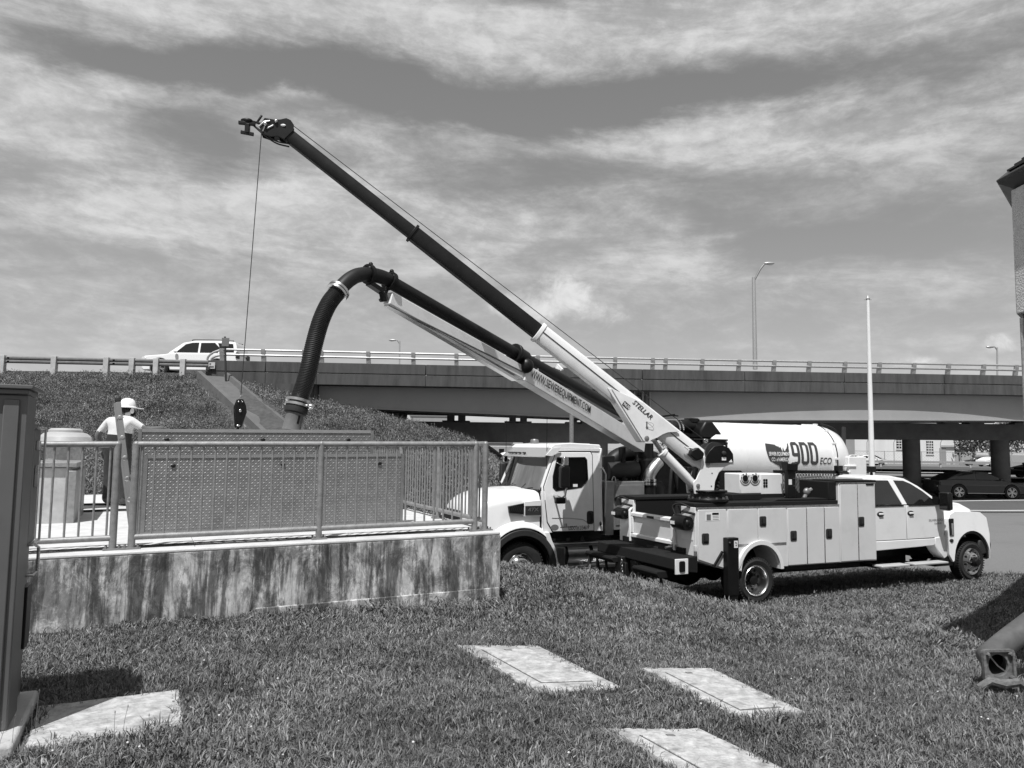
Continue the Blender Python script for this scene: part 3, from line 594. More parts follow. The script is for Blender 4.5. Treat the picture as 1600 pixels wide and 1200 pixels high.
# ---------------------------------------------------------------- worker
def person():
    c = at(180, 793, 13.3); c.z = dk(-.3); th = thing('person', 'worker in a white hard hat and two-tone shirt, seen from behind on the platform', 'person', tuple(c), math.radians(-14))
    # local axes: x to the right hand, y the way the worker faces, z up
    J = {'pelvis': ((0, 0, .97), (.205, .16)), 'waist': ((0, -.01, 1.12), (.235, .19)), 'chest': ((.01, 0, 1.32), (.235, .17)), 'ucy': ((.03, 0, 1.44), (.19, .13)), 'neck': ((.06, .02, 1.535), (.07, .07)), 'skull': ((.09, .06, 1.64), (.085, .098)), 'crown': ((.09, .055, 1.71), (.07, .08)),
         'ls': ((-.22, 0, 1.44), (.085, .085)), 'le': ((-.42, -.03, 1.2), (.058, .058)), 'lw': ((-.40, .05, .98), (.04, .04)), 'lp': ((-.385, .07, .91), (.038, .026)),
         'rs': ((.25, 0, 1.44), (.085, .085)), 're': ((.42, .14, 1.3), (.06, .06)), 'rw': ((.53, .36, 1.34), (.04, .04)), 'rp': ((.56, .43, 1.35), (.04, .024)),
         'lh': ((-.11, 0, .9), (.15, .15)), 'lk': ((-.17, .03, .5), (.105, .105)), 'la': ((-.19, 0, .12), (.062, .07)), 'lt': ((-.2, .17, .045), (.05, .042)), 'lhe': ((-.165, -.05, .05), (.048, .045)),
         'rh': ((.1, 0, .9), (.15, .15)), 'rk': ((.11, .04, .5), (.105, .105)), 'ra': ((.12, 0, .12), (.062, .07)), 'rt': ((.2, .16, .045), (.05, .042)), 'rhe': ((.11, -.05, .05), (.048, .045))}
    E = [('pelvis', 'waist'), ('waist', 'chest'), ('chest', 'ucy'), ('ucy', 'neck'), ('neck', 'skull'), ('skull', 'crown'), ('ucy', 'ls'), ('ls', 'le'), ('le', 'lw'), ('lw', 'lp'), ('ucy', 'rs'), ('rs', 're'), ('re', 'rw'), ('rw', 'rp'),
         ('pelvis', 'lh'), ('lh', 'lk'), ('lk', 'la'), ('la', 'lt'), ('la', 'lhe'), ('pelvis', 'rh'), ('rh', 'rk'), ('rk', 'ra'), ('ra', 'rt'), ('ra', 'rhe')]
    for s, pal, d in (('l', 'lp', Vector((.06, .25, -1))), ('r', 'rp', Vector((.45, .8, -.25)))):
        d.normalize(); sd = d.cross(Vector((1, 0, 0) if s == 'l' else (0, 0, 1))).normalized(); P = Vector(J[pal][0])
        for k in range(4):
            a = P+sd*(.03-.02*k)+d*.035; ln = (.045, .052, .048, .036)[k]; b_ = a+d*ln+Vector((0, .008, -.004)); c_ = b_+d*ln*.7+Vector((0, .016, -.012))
            for nm, q, r in (('a', a, .0105), ('b', b_, .0095), ('c', c_, .008)): J[f'{s}{k}{nm}'] = (tuple(q), (r, r))
            E.extend([(pal, f'{s}{k}a'), (f'{s}{k}a', f'{s}{k}b'), (f'{s}{k}b', f'{s}{k}c')])
        a = P+sd*.045-d*.01; b_ = a+sd*.012+d*.035
        J[f'{s}ta'] = (tuple(a), (.012, .012)); J[f'{s}tb'] = (tuple(b_), (.01, .01)); E.extend([(pal, f'{s}ta'), (f'{s}ta', f'{s}tb')])
    names = list(J); me = bpy.data.meshes.new('body'); me.from_pydata([J[n][0] for n in names], [(names.index(a), names.index(b)) for a, b in E], [])
    o = bpy.data.objects.new('body', me); COL.objects.link(o); o.modifiers.new('skin', 'SKIN'); ss = o.modifiers.new('sub', 'SUBSURF'); ss.levels = ss.render_levels = 2
    for i, n in enumerate(names): me.skin_vertices[0].data[i].radius = J[n][1]; me.skin_vertices[0].data[i].use_root = (n == 'pelvis')
    dg = bpy.context.evaluated_depsgraph_get(); dg.update(); m2 = bpy.data.meshes.new_from_object(o.evaluated_get(dg)); bpy.data.objects.remove(o)
    m2.name = 'body'; m2.materials.clear()
    skin = mat('skin', .13, .6, var=.1); shirt = mat('white_shirt', .62, .9, var=.06, scale=6, bump=.3, bscale=14); low = mat('dark_shirt', .02, .9); jean = mat('dark_jeans', .035, .9, var=.3, scale=12, bump=.4, bscale=12); boot = mat('work_boot', .08, .7)
    for mm in (skin, shirt, low, jean, boot): m2.materials.append(mm)
    for p in m2.polygons:
        c_ = p.center; z, ax = c_.z, abs(c_.x); arm = ax > .30 or (ax > .28 and z < 1.3 and z > 1.0)
        far = (c_.x < -.3 and z < 1.27) or (c_.x > .41)
        if z < .13: k = 4
        elif z < .99 and c_.x > -.335: k = 3
        elif far: k = 0
        elif z > 1.5 and ax < .13: k = 0
        elif z < 1.235 and not arm: k = 2
        else: k = 1
        p.material_index = k; p.use_smooth = True
    bo = bpy.data.objects.new('body', m2); COL.objects.link(bo); bo.parent = th
    hx, hy = .09, .06
    b = MB(); b.lathe([(.155, 1.685), (.158, 1.69), (.132, 1.705), (.13, 1.74), (.115, 1.80), (.075, 1.84), (0, 1.85)], (hx, hy, 0), (0, 0, 1), 24)
    b.add([(hx-.05, hy+.1, 1.69), (hx+.06, hy+.1, 1.69), (hx+.14, hy+.235, 1.672), (hx+.03, hy+.25, 1.672), (hx-.05, hy+.1, 1.70), (hx+.06, hy+.1, 1.70), (hx+.14, hy+.235, 1.682), (hx+.03, hy+.25, 1.682)], [(0, 1, 2, 3), (7, 6, 5, 4), (0, 4, 5, 1), (1, 5, 6, 2), (2, 6, 7, 3), (3, 7, 4, 0)])
    b.tube([(hx, hy-.12, 1.75), (hx, hy-.05, 1.845), (hx, hy+.05, 1.85), (hx, hy+.125, 1.75)], .012, 6)
    b.build('hard_hat', mat('white_plastic', .78, .3), th, smooth=50)
    b = MB(); b.ball((hx-.005, hy-.02, 1.645), (.092, .1, .07), 14, 8); b.build('hair', M_black, th)
    for s in (-1, 1):
        b = MB(); b.ball((hx+s*.1, hy-.005, 1.63), (.026, .04, .048), 12, 8); b.build('ear_defender', M_wdecal, th)
    b = MB(); b.ball((hx+.03, hy+.1, 1.585), (.055, .045, .05), 12, 8); b.build('beard', M_black, th)
    # face: eyes, nose and mouth on the side turned away from the viewer
    b = MB(); b.ball((hx+.02, hy+.105, 1.64), (.015, .025, .022), 8, 6); b.build('nose', skin, th)
    for s in (-1, 1):
        b = MB(); b.ball((hx+.015+s*.033, hy+.088, 1.66), (.013, .012, .008), 8, 6); b.build('eye', M_wdecal, th)
    # belt
    b = MB(); b.lathe([(.2, .985), (.202, 1.02)], (0, 0, 0), (0, 0, 1), 20, closed=False); b.v = [(x*1.08, y*.86, z) for x, y, z in b.v]; b.build('belt', M_black, th)
person()

# ---------------------------------------------------------------- electrical cabinet on its pad, left foreground
cb = thing('electrical_cabinet', 'tall grey metal electrical cabinet standing at the left edge on a concrete pad', 'cabinet', (-2.87, 4.552, 1.05), WA)
M_cab = mat('cabinet_paint', .115, .42, .2, var=.08, scale=3, dirt=.12, dscale=2)
b = MB(); b.box(-1.6, -.0, 0, .36, .0, 1.93); b.build('housing', M_cab, cb, bevel=.008)
b = MB(); b.box(-1.6, -.035, .365, .74, .0, 1.78); b.build('rear_housing', M_cab, cb, bevel=.008)
b = MB(); b.box(-1.64, .03, -.06, .42, 1.96, 1.985); b.box(-1.6, .005, -.03, .38, 1.93, 1.96); b.build('roof', M_cab, cb, bevel=.005)
b = MB(); b.box(-1.5, -.16, -.022, .0, .28, 1.86); o = b.build('door', M_cab, cb, bevel=.006)
b = MB(); b.box(-.12, -.04, -.02, 0, .02, 1.9); b.build('front_frame', M_cab, cb, bevel=.006)
b = MB(); b.box(-1.45, -.05, -.026, 0, .02, .24); b.build('kick_panel', M_cab, cb, bevel=.006)
b = MB(); b.lathe([(.016, -.03), (.016, 0)], (-.24, 0, 1.72), (0, 1, 0), 12); b.build('door_bolt', M_steel, o)
b = MB(); b.box(-.03, -.005, .40, .70, 1.0, 1.74); b.build('side_door', M_cab, cb, bevel=.006)
b = MB()
for z in (1.0, 1.74): b.box(-.0, .025, .41, .74, z-.008, z+.008)
b.box(.012, .026, .722, .74, 1.0, 1.74); b.build('door_flange', M_alu, cb, bevel=.003)
b = MB(); b.box(-.005, .016, .5, .57, 1.6, 1.66); b.box(-.005, .02, .5, .53, 1.36, 1.5); b.build('padlock_hasp', M_steel, cb, bevel=.004)
b = MB(); b.tube([(-.02, .44, 1.0), (.03, .44, 1.0), (.05, .46, .98), (.05, .46, .83), (.03, .44, .81), (-.02, .44, .81)], .01, 8); b.build('pull_handle', M_steel, cb)
b = MB(); b.box(-.02, .012, .4, .6, .36, .74); b.build('cover_strip', M_black, cb, bevel=.004)
b = MB(); b.tube([(-.3, .5, 1.78), (-.3, .5, 1.95)], .012, 6); b.build('lifting_eye', M_galv, cb)
pd = MB(); pd.box(-1.9, .065, -.25, .80, -.35, .0); o = pd.build('cabinet_pad', M_conc, bevel=.02); o.location = (-2.87, 4.552, 1.05); o.rotation_euler = (0, 0, WA); tag(o, 'concrete pad under the grey electrical cabinet', 'concrete pad')

# ---------------------------------------------------------------- concrete hand-hole slabs in the lawn
SLABS = []
def hit(px, py, dz=.02):
    Y = 6.0
    for _ in range(40): p = at(px, py, Y); q = float(hz(p.x, p.y))+dz; Y = Y*(EYE-q)/(EYE-p.z)*.5+Y*.5
    return Vector((p.x, p.y, 0))
M_slab = mat('pale_slab_concrete', .40, .9, var=.42, scale=13, bump=.8, bscale=34, dirt=.6, dscale=5, det=10)
def hand_hole(label, c4, lid=True):
    P = [hit(*q) for q in c4]; ctr = sum(P, Vector())/4; z = float(hz(ctr.x, ctr.y)); zz = [float(hz(p.x, p.y)) for p in P]; dz = [q-z for q in zz]
    th = thing('handhole_slab', label, 'concrete slab', (ctr.x, ctr.y, z), 0, 'concrete slabs with access lids in the lawn'); SLABS.append(P)
    def q(a, b_, h): p = (P[0]*(1-a)+P[1]*a)*(1-b_)+(P[3]*(1-a)+P[2]*a)*b_; d = (dz[0]*(1-a)+dz[1]*a)*(1-b_)+(dz[3]*(1-a)+dz[2]*a)*b_; return (p.x-ctr.x, p.y-ctr.y, d+h)
    rr = random.Random(len(SLABS)); b = MB(); n = 26; ring = []
    for s in range(4):
        for i in range(n):
            f = i/n; j = rr.uniform(0, .022)
            a, c_ = {0: (f, j), 1: (1-j*.6, f), 2: (1-f, 1-j), 3: (j*.6, 1-f)}[s]; ring.append((a, c_))
    N = len(ring); ins = [(.5+(a-.5)*.985, .5+(c_-.5)*.985) for a, c_ in ring]; mid = [(.5+(a-.5)*.5, .5+(c_-.5)*.5) for a, c_ in ring]
    b.v = [q(a, c_, -.15) for a, c_ in ring]+[q(a, c_, .008) for a, c_ in ring]+[q(a, c_, .02) for a, c_ in ins]
    b.f = [(i, (i+1) % N, N+(i+1) % N, N+i) for i in range(N)]+[(N+i, N+(i+1) % N, 2*N+(i+1) % N, 2*N+i) for i in range(N)]+[tuple(range(2*N, 3*N))]; b.m = [0]*len(b.f)
    b.build('slab', M_slab, th, smooth=50)
    if lid:
        def ring_box(a0, a1, b0, b1, h0, h1, name, m, bev):
            b = MB(); vs = [q(a, c_, h) for h in (h0, h1) for a, c_ in ((a0, b0), (a1, b0), (a1, b1), (a0, b1))]; b.add(vs, [(3, 2, 1, 0), (4, 5, 6, 7), (0, 1, 5, 4), (1, 2, 6, 5), (2, 3, 7, 6), (3, 0, 4, 7)]); return b.build(name, m, th, bevel=bev)
        ring_box(.20, .80, .13, .87, .014, .021, 'lid_gap', M_soil, 0)
        ring_box(.213, .787, .139, .861, .015, .028, 'lid', M_slab, .004)
        ring_box(.46, .54, .15, .175, .028, .034, 'lid_notch', M_grey, .002)
    return th
hand_hole('worn concrete slab with an access lid, farthest back of the three on the lawn', [(711, 1007), (840, 1008), (974, 1074), (838, 1080)])
hand_hole('concrete slab with an access lid, rightmost of the three on the lawn', [(999, 1042), (1110, 1043), (1266, 1115), (1160, 1125)])
hand_hole('concrete slab with an access lid cut by the bottom edge of the picture', [(948, 1137), (1092, 1137), (1310, 1240), (1135, 1246)])
hand_hole('plain concrete slab in the grass partly shaded by the grey cabinet', [(58, 1103), (282, 1076), (288, 1132), (36, 1170)], lid=False)

# ---------------------------------------------------------------- cast iron pipe with a square flange, lower right
M_rust = mat('rusty_cast_iron', .14, .75, .2, var=.5, scale=14, bump=.4, bscale=40, dirt=.4, dscale=6); M_pipeg = mat('grey_pipe', .1, .55, .2, var=.3, scale=8)
pp = thing('flanged_pipe', 'grey cast iron pipe with a square flange lying in the grass at the right edge', 'pipe', (4.03, 6.5, .80)); c = Vector((4.03, 6.5, .965)); ax = Vector((.83, .42, .30)).normalized(); fa = Vector((.1, -1, .06)).normalized()
b = MB(); b.tube([c-fa*.02+Vector((.02, .0, 0)), c-fa*.16+Vector((.06, .02, .03)), c+Vector((.3, .32, .12)), c+Vector((1.1, .75, .4)), c+Vector((2.6, 1.6, .55))], [.098, .1, .1, .105, .105], 24, cap=False); b.build('barrel', M_pipeg, pp, world=True)
q = fa.to_track_quat('Z', 'Y').to_matrix(); sq = rrect(-.135, .135, -.125, .125, .03); hole = arc(0, 0, .088, 0, 337.5, 15)
b = MB(); b.prism(sq, -.012, .012, axis='z', holes=[hole]); b.v = [tuple(c+q@Vector(v)) for v in b.v]; b.build('flange', M_rust, pp, world=True, bevel=.004)
b = MB(); b.prism(rrect(-.14, .14, -.13, .13, .03), .006, .035, axis='z', holes=[rrect(-.118, .118, -.108, .108, .025)]); b.v = [tuple(c+q@Vector(v)) for v in b.v]; b.build('flange_rim', M_rust, pp, world=True, bevel=.004)
for sx in (-1, 1):
    for sy in (-1, 1):
        b = MB(); e = c+q@Vector((sx*.1, sy*.092, 0)); b.lathe([(.018, -.02), (.018, .035), (.012, .05)], e, fa, 6); b.build('bolt', M_rust, pp, world=True)
b = MB(); b.tube([c+Vector((-.19, -.05, -.17)), c+Vector((-.1, -.06, -.11)), c+Vector((0, -.07, -.135)), c+Vector((.12, -.06, -.12)), c+Vector((.2, -.02, -.17))], [.03, .035, .04, .035, .03], 8); b.build('saddle_clamp', M_rust, pp, world=True)
b = MB(); b.tube([c+Vector((-.08, -.03, .08)), c+Vector((-.01, -.02, .0)), c+Vector((.07, .02, -.05))], .006, 6); b.build('wire_tie', M_alu, pp, world=True)

# ---------------------------------------------------------------- stuccoed vent tower at the right edge
M_stucco = mat('stucco', .62, .9, var=.12, scale=10, bump=.9, bscale=60)
M_hood = mat('hood_metal', .06, .45, .3, var=.15, scale=4)
tw = thing('stucco_building', 'stuccoed building corner with a dark louvred eave and conduits at the right edge', 'building', (4.97, 7.5, .4), 0)
PLAN = [(4.85, 5.0), (4.85, 7.5), (10.5, 14.25), (15.5, 10), (9, 1)]; pc = (9.0, 8.0)
def inset_plan(d):
    n = len(PLAN); out = []
    for i in range(n):
        a, q, c = Vector(PLAN[i-1]), Vector(PLAN[i]), Vector(PLAN[(i+1) % n]); e1, e2 = (q-a).normalized(), (c-q).normalized(); n1, n2 = Vector((e1.y, -e1.x)), Vector((e2.y, -e2.x)); m = (n1+n2).normalized(); out.append(tuple(q+m*d/max(.3, m.dot(n1))))
    return out
b = MB(); b.prism(inset_plan(.10), 4.07, 5.32, axis='z'); b.build('stucco_band', M_stucco, tw, world=True, bevel=.012)
b = MB(); b.prism(inset_plan(.15), 4.03, 4.068, axis='z'); b.build('drip_edge', M_hood, tw, world=True)
b = MB(); b.prism(inset_plan(.2), .0, 4.028, axis='z'); b.build('wall', M_stucco, tw, world=True)
rings = [(.14, 5.322), (.0, 5.40), (-.02, 5.43), (.32, 5.72), (.36, 5.8)]; b = MB(); k = len(PLAN)
for d, z in rings: b.v += [(p[0], p[1], z) for p in inset_plan(d)]
b.f = [(r*k+i, r*k+(i+1) % k, (r+1)*k+(i+1) % k, (r+1)*k+i) for r in range(len(rings)-1) for i in range(k)]+[tuple(range(k)), tuple(range((len(rings)-1)*k, len(rings)*k))]; b.m = [0]*len(b.f); b.build('eave', M_hood, tw, world=True, smooth=10, bevel=.008)
for e in (0, 1):
    for r in range(4):
        f0 = .2+.18*r; d = -.02+.34*f0-.014; z = 5.43+.29*f0; q = inset_plan(d); p0, p1 = Vector((*q[e], z)), Vector((*q[e+1], z))
        for m in range(4): b = MB(); b.beam(p0.lerp(p1, .06+.235*m), p0.lerp(p1, .25+.235*m), .05, .018); b.build('louvre_blade', M_dgrey, tw, world=True)
q = inset_plan(.15); d = (Vector(q[0])-Vector(q[1])).normalized()
for i, t in enumerate((.0, .07, .17, .29, .5)):
    p = Vector(q[1])+d*t; b = MB(); b.tube([(p.x, p.y, .0), (p.x, p.y, 4.03)], .028 if i != 1 else .02, 10); b.build('conduit', [M_galv, M_grey][i % 2], tw, world=True)

# ---------------------------------------------------------------- poles and lamps
fp = thing('flag_pole', 'tall white tapered pole standing behind the crew cab', 'pole', tuple(at(1363, 760, 26)))
p0, p1 = at(1364, 800, 26), at(1356, 468, 26); b = MB(); b.tube([p0, p0.lerp(p1, .5), p1], [.105, .08, .05], 16); b.build('shaft', M_white, fp, world=True)
b = MB(); b.lathe([(.05, 0), (.075, .03), (.03, .08), (.012, .16), (0, .24)], p1, (0, 0, 1), 10); b.tube([p1+Vector((-.13, 0, .0)), p1+Vector((.13, 0, .0))], .014, 6); b.build('finial', M_galv, fp, world=True)
gp = thing('steel_post', 'plain grey steel post between the bridge and the truck cab', 'post', tuple(at(893, 720, 26))); b = MB(); b.tube([at(893, 760, 26), at(893, 600, 26)], .075, 12); b.build('shaft', M_gpaint, gp, world=True)
b = MB(); b.ball(at(893, 600, 26), .078, 12, 6); b.build('cap', M_gpaint, gp, world=True)
def lamp(label, base, top, tip, D, r=.1):
    p0, p1, p2 = at(*base, D), at(*top, D), at(*tip, D); th = thing('street_lamp', label, 'street lamp', tuple(p0), 0, 'street lamps beyond the bridge')
    b = MB(); b.tube([p0, p1], [r, r*.75], 12); b.build('pole', M_galv, th, world=True)
    d = p2-p1; b = MB(); b.tube(smooth_path([p1-Vector((0, 0, .4)), p1+d*.55+Vector((0, 0, -.02*d.length)), p1+d*.85, p2], 5), r*.45, 8); b.build('arm', M_grey, th, world=True)
    s = 1 if d.x > 0 else -1; b = MB(); b.ball(p2+Vector((s*.35, 0, 0)), (.5, .2, .13), 14, 8); b.build('lamp_head', M_galv, th, world=True)
    b = MB(); b.ball(p2+Vector((s*.45, 0, -.07)), (.3, .15, .1), 12, 6); b.build('lens', M_lens, th, world=True)
lamp('tall street lamp with a curved arm rising behind the bridge railing', (1180, 577, ), (1177.5, 433), (1195, 411.5), 66, .2)
lamp('small distant street lamp seen above the railing left of the white boom', (623, 690), (624.5, 533), (618, 531.5), 95, .11)
lamp('small distant street lamp at the right end of the bridge', (1559, 700), (1558, 543), (1552, 542), 85, .11)
# ---------------------------------------------------------------- wheels
def wheel(parent, c, r, w, rim, side=-1, dual=False, dish=False, name='wheel', nut=8):
    """tyre mesh (the part) with rim, hub and nuts below it; c is the middle of the outer tyre face, side the outward y direction"""
    s = side; ax = (0, s, 0); x, y, z = c
    def tyre(b, y):
        tr = [(rim-.012, -w), (rim+.01, -w-.0), (r*.86, -w-.012), (r*.965, -w+.02), (r, -w+.055)]
        n = 4; step = (w-.11)/n
        for i in range(n):
            a = -w+.055+i*step; tr += [(r, a+step*.42), (r-.012, a+step*.46), (r-.012, a+step*.54), (r, a+step*.58)]
        tr += [(r, -.055), (r*.965, -.02), (r*.86, .012), (rim+.035, .0), (rim+.012, -.006), (rim-.012, -.02)]
        b.lathe(tr, (x, y, z), ax, 40, caps=False)
        m = 48
        for i in range(m):             # shoulder lugs
            a = 2*PI*i/m; p = Vector((x+math.cos(a)*(r-.005), y-s*.035, z+math.sin(a)*(r-.005))); R = Matrix.Rotation(-a, 3, 'Y'); q = []
            for dx in (-.02, .008):
                for dy in (-.03, .03):
                    for dz in (-.011*r/.4, .011*r/.4): q.append(p+R@Vector((dx, dy, dz)))
            b.add(q, [(0, 1, 3, 2), (4, 6, 7, 5), (0, 4, 5, 1), (2, 3, 7, 6), (0, 2, 6, 4), (1, 5, 7, 3)])
    b = MB(); tyre(b, y)
    if dual: tyre(b, y-s*(w+.06))
    t = b.build(name, M_tyre, parent, smooth=40)
    b = MB()
    if dish: b.lathe([(rim+.012, .0), (rim+.005, .008), (rim-.012, .0), (rim-.02, -.03), (rim-.03, -.06), (rim-.04, -.15), (rim-.05, -.185)], (x, y, z), ax, 40, caps=False)
    if dish: q = MB(); q.lathe([(rim-.045, -.17), (rim*.7, -.16), (rim*.6, -.165), (0, -.165)], (x, y, z), ax, 40, caps=False); q.build('wheel_disc', M_grey, t, smooth=50)
    else: b.lathe([(rim+.012, .0), (rim+.003, .01), (rim-.012, .0), (rim-.022, -.035), (rim*.84, -.03), (rim*.72, .015), (rim*.62, .045), (rim*.45, .052), (0, .052)], (x, y, z), ax, 40, caps=False)
    b.build('rim', M_alu if dish else M_chrome, t, smooth=50)
    b = MB(); hr = rim*(.74 if not dish else .72); hy = (.008 if not dish else -.1605)
    for i in range(8):
        a = 2*PI*(i+.3)/8; p = (x+hr*math.cos(a)*(1 if not dish else .93), y+s*hy, z+hr*math.sin(a)*(1 if not dish else .93)); b.lathe([(.0, -.02), (.026 if rim < .28 else .032, -.02), (.026 if rim < .28 else .032, .008 if not dish else .004), (0, .006)], p, ax, 12)
    b.build('hand_hole', M_black, t)
    b = MB(); k = rim*.36; h0 = .05 if not dish else -.16
    if dish: b.lathe([(k*1.25, h0), (k*1.2, h0+.03), (k, h0+.04), (k*.95, h0+.09), (k*.6, h0+.1), (0, h0+.1)], (x, y, z), ax, 24)
    else: b.lathe([(k*1.05, h0), (k*1.0, h0+.05), (k*.8, h0+.06), (k*.7, h0+.1), (0, h0+.105)], (x, y, z), ax, 24)
    b.build('hub', M_black if not dish else M_blackm, t, smooth=40)
    b = MB()
    for i in range(nut*1):
        a = 2*PI*i/nut; p = (x+rim*.5*math.cos(a), y+s*h0, z+rim*.5*math.sin(a)); b.lathe([(.014, 0), (.014, .03), (.008, .045), (0, .046)], p, ax, 8)
    b.build('wheel_nuts', M_chrome, t)
    return t

# ---------------------------------------------------------------- service truck
TO = Vector((4.37, 13.8, 0)); st = thing('service_truck', 'white crew cab service truck with tool compartments and a tall telescopic crane', 'truck', tuple(TO), ANG)
W_ = 2.5                                # overall width; y = 0 is the side that faces the viewer
wheel(st, (.02, .03, .41), .405, .23, .262, -1, dual=True, dish=True); wheel(st, (5.70, .03, .475), .405, .25, .262, -1)
wheel(st, (.02, W_-.03, .41), .405, .23, .262, 1, dual=True, dish=True); wheel(st, (5.70, W_-.05, .475), .405, .25, .262, 1)
b = MB()
for y in (.78, 1.62): b.box(-1.25, 6.0, y, y+.09, .55, .78)
b.box(-.9, .9, .9, 1.6, .5, .75); b.box(-1.2, 4.9, .95, 1.75, .34, .8); b.build('chassis', M_black, st)  # last low block is added to the frame to darken the gap underneath
for x, z in ((.02, .41), (5.7, .475)):
    b = MB(); b.tube([(x, .3, z), (x, 2.2, z)], .075, 12); b.ball((x, 1.25, z), (.2, .2, .19), 12, 8); b.build('axle', M_black, st)
b = MB(); b.box(1.3, 2.7, .72, 1.4, .38, .62); b.build('fuel_tank', M_dgrey, st, bevel=.04)
b = MB(); b.box(-1.26, 2.95, .58, 1.94, .72, 1.0); b.build('bed_floor', M_liner, st)
# near tool pack: main shell with wheel cut-out
arch = [(x, z) for x, z in arc(.08, .60, .44, 180, 0, 14)]
shell = [(-1.28, .82), (-.72, .65), (-.36, .64)]+arch+[(.52, .63), (2.02, .63), (2.02, 1.70), (-1.28, 1.70)]
b = MB(); b.prism(shell, .035, .60); b.build('tool_pack', M_white2, st, bevel=.008)
b = MB(); b.box(2.024, 2.975, .03, .62, .63, 2.125); b.build('tall_tool_locker', M_white2, st, bevel=.01)
b = MB(); b.box(2.0, 3.0, .015, .66, 2.128, 2.165); b.build('locker_roof', M_liner, st, bevel=.01)
b = MB(); b.prism([(-1.28, .70), (2.975, .63), (2.975, 1.70), (2.0, 1.72), (-1.28, 1.72)], 1.94, 2.46); b.build('far_tool_pack', [M_white2], st, bevel=.008)
b = MB(); b.box(-1.262, 2.97, 1.915, 1.936, 1.0, 1.72); b.build('far_pack_liner', M_liner, st)
b = MB(); b.box(-1.30, 2.02, 1.90, 2.48, 1.724, 1.79); b.build('far_pack_lid', M_liner, st, bevel=.012)
b = MB(); b.box(-1.27, 2.0, .603, .62, 1.0, 1.70); b.build('near_pack_liner', M_liner, st)
b = MB(); b.box(-1.30, 2.02, .045, .63, 1.722, 1.79); b.build('pack_lid', M_liner, st, bevel=.012)
b = MB(); b.box(-1.29, 2.02, .016, .05, 1.695, 1.719); b.build('top_trim', M_steel, st, bevel=.004)
b = MB(); b.box(2.03, 2.975, .008, .035, 2.10, 2.122); b.build('top_trim', M_steel, st, bevel=.004)
b = MB(); b.box(2.72, 2.92, .0, .02, 2.07, 2.10); b.build('locker_lamp', M_black, st, bevel=.004)
def latch(parent, x, z, y=.012):
    b = MB(); b.prism(rrect(x-.075, x+.075, z-.09, z+.09, .028), y-.012, y+.006); o = b.build('latch', M_dgrey, parent, bevel=.006)
    b = MB(); b.box(x-.045, x+.045, y-.022, y-.01, z-.06, z-.03); b.box(x-.03, x-.012, y-.02, y-.011, z-.02, z+.055); b.build('latch_key', M_blackm, parent, bevel=.003)
def cdoor(poly, lx=None, lz=None):
    b = MB(); b.prism(poly, .012, .034); o = b.build('compartment_door', M_white2, st, bevel=.007)
    if lx is not None: latch(o, lx, lz)
    return o
R4 = lambda a, b_, c, d: [(a, c), (b_, c), (b_, d), (a, d)]
rd = cdoor([(-1.255, .84), (-.73, .675), (-.655, .675), (-.655, 1.68), (-1.255, 1.68)], -1.11, 1.19)
cdoor(R4(-.62, .04, 1.06, 1.675)); cdoor(R4(.06, .71, 1.055, 1.675), .16, 1.45)
cdoor(R4(.745, 1.19, .645, 1.67), .87, 1.17); cdoor(R4(1.205, 1.625, .645, 1.67)); cdoor(R4(1.64, 2.005, .645, 1.67), 1.735, 1.18)
cdoor(R4(2.045, 2.485, .65, 2.085)); cdoor(R4(2.5, 2.955, .65, 2.085), 2.57, 1.38)
b = MB()
for x in (1.198, 1.633): b.tube([(x, .012, .66), (x, .012, 1.66)], .008, 6)
b.tube([(2.492, .012, .66), (2.492, .012, 2.08)], .008, 6); b.build('piano_hinge', M_steel, st)
# fender trim round the wheel opening
ri_, ro = arc(.08, .60, .445, 180, 0, 22), arc(.08, .60, .515, 0, 180, 22)
b = MB(); b.prism([(-.365, .62)]+ri_+[(.525, .6), (.595, .6)]+ro+[(-.435, .62)], -.03, .04); b.build('fender_trim', M_white, st, bevel=.014, seg=3)
# caution sticker on the rear compartment
b = MB(); b.box(-1.1, -.8, .009, .0115, 1.49, 1.63); b.box(-.96, -.82, .007, .0088, 1.59, 1.625, 1); b.box(-1.08, -.99, .0075, .0092, 1.50, 1.60, 2)
for i in range(3): b.box(-.95, -.82, .007, .0088, 1.565-.028*i, 1.572-.028*i, 2)
b.build('caution_sticker', [M_wdecal, M_black, M_grey], rd)
# rear face of the near pack, winch motor, tail shelf
b = MB(); b.box(-1.30, -1.282, .04, .60, .86, 1.72); b.build('rear_panel', M_white, st, bevel=.006)
b = MB(); b.box(-1.308, -1.302, .1, .42, 1.16, 1.3); b.build('rear_sticker', M_wdecal, st)
def motor(y, z, s=1.0):
    b = MB(); b.ball((-1.42, y, z), (.12*s, .24*s, .13*s), 14, 8); b.lathe([(.12*s, -.2*s), (.13*s, -.12*s), (.13*s, .14*s), (.1*s, .2*s)], (-1.42, y, z), (0, 1, 0), 16); b.box(-1.40, -1.29, y-.12*s, y+.12*s, z-.05, z+.05)
    o = b.build('winch_motor', M_black, st, smooth=40)
    b = MB(); b.box(-1.552, -1.54, y+.02, y+.14, z-.03, z+.025); b.build('motor_label', M_wdecal, o)
    b = MB(); b.tube(smooth_path([(-1.4, y+.2, z+.12), (-1.42, y+.24, z+.26), (-1.36, y+.1, z+.32), (-1.30, y-.1, z+.26)], 4), .016, 6); b.box(-1.4, -1.3, y+.16, y+.26, z+.14, z+.28); b.tube([(-1.32, y-.24, z+.16), (-1.36, y+.05, z+.19)], .022, 8); b.build('motor_hoses', M_rubber, o)
motor(.27, 1.45, 1.0); motor(2.22, 1.45, .85)
b = MB(); b.box(-1.30, -1.282, 1.95, 2.45, .9, 1.72); b.build('rear_panel', M_white, st, bevel=.006)
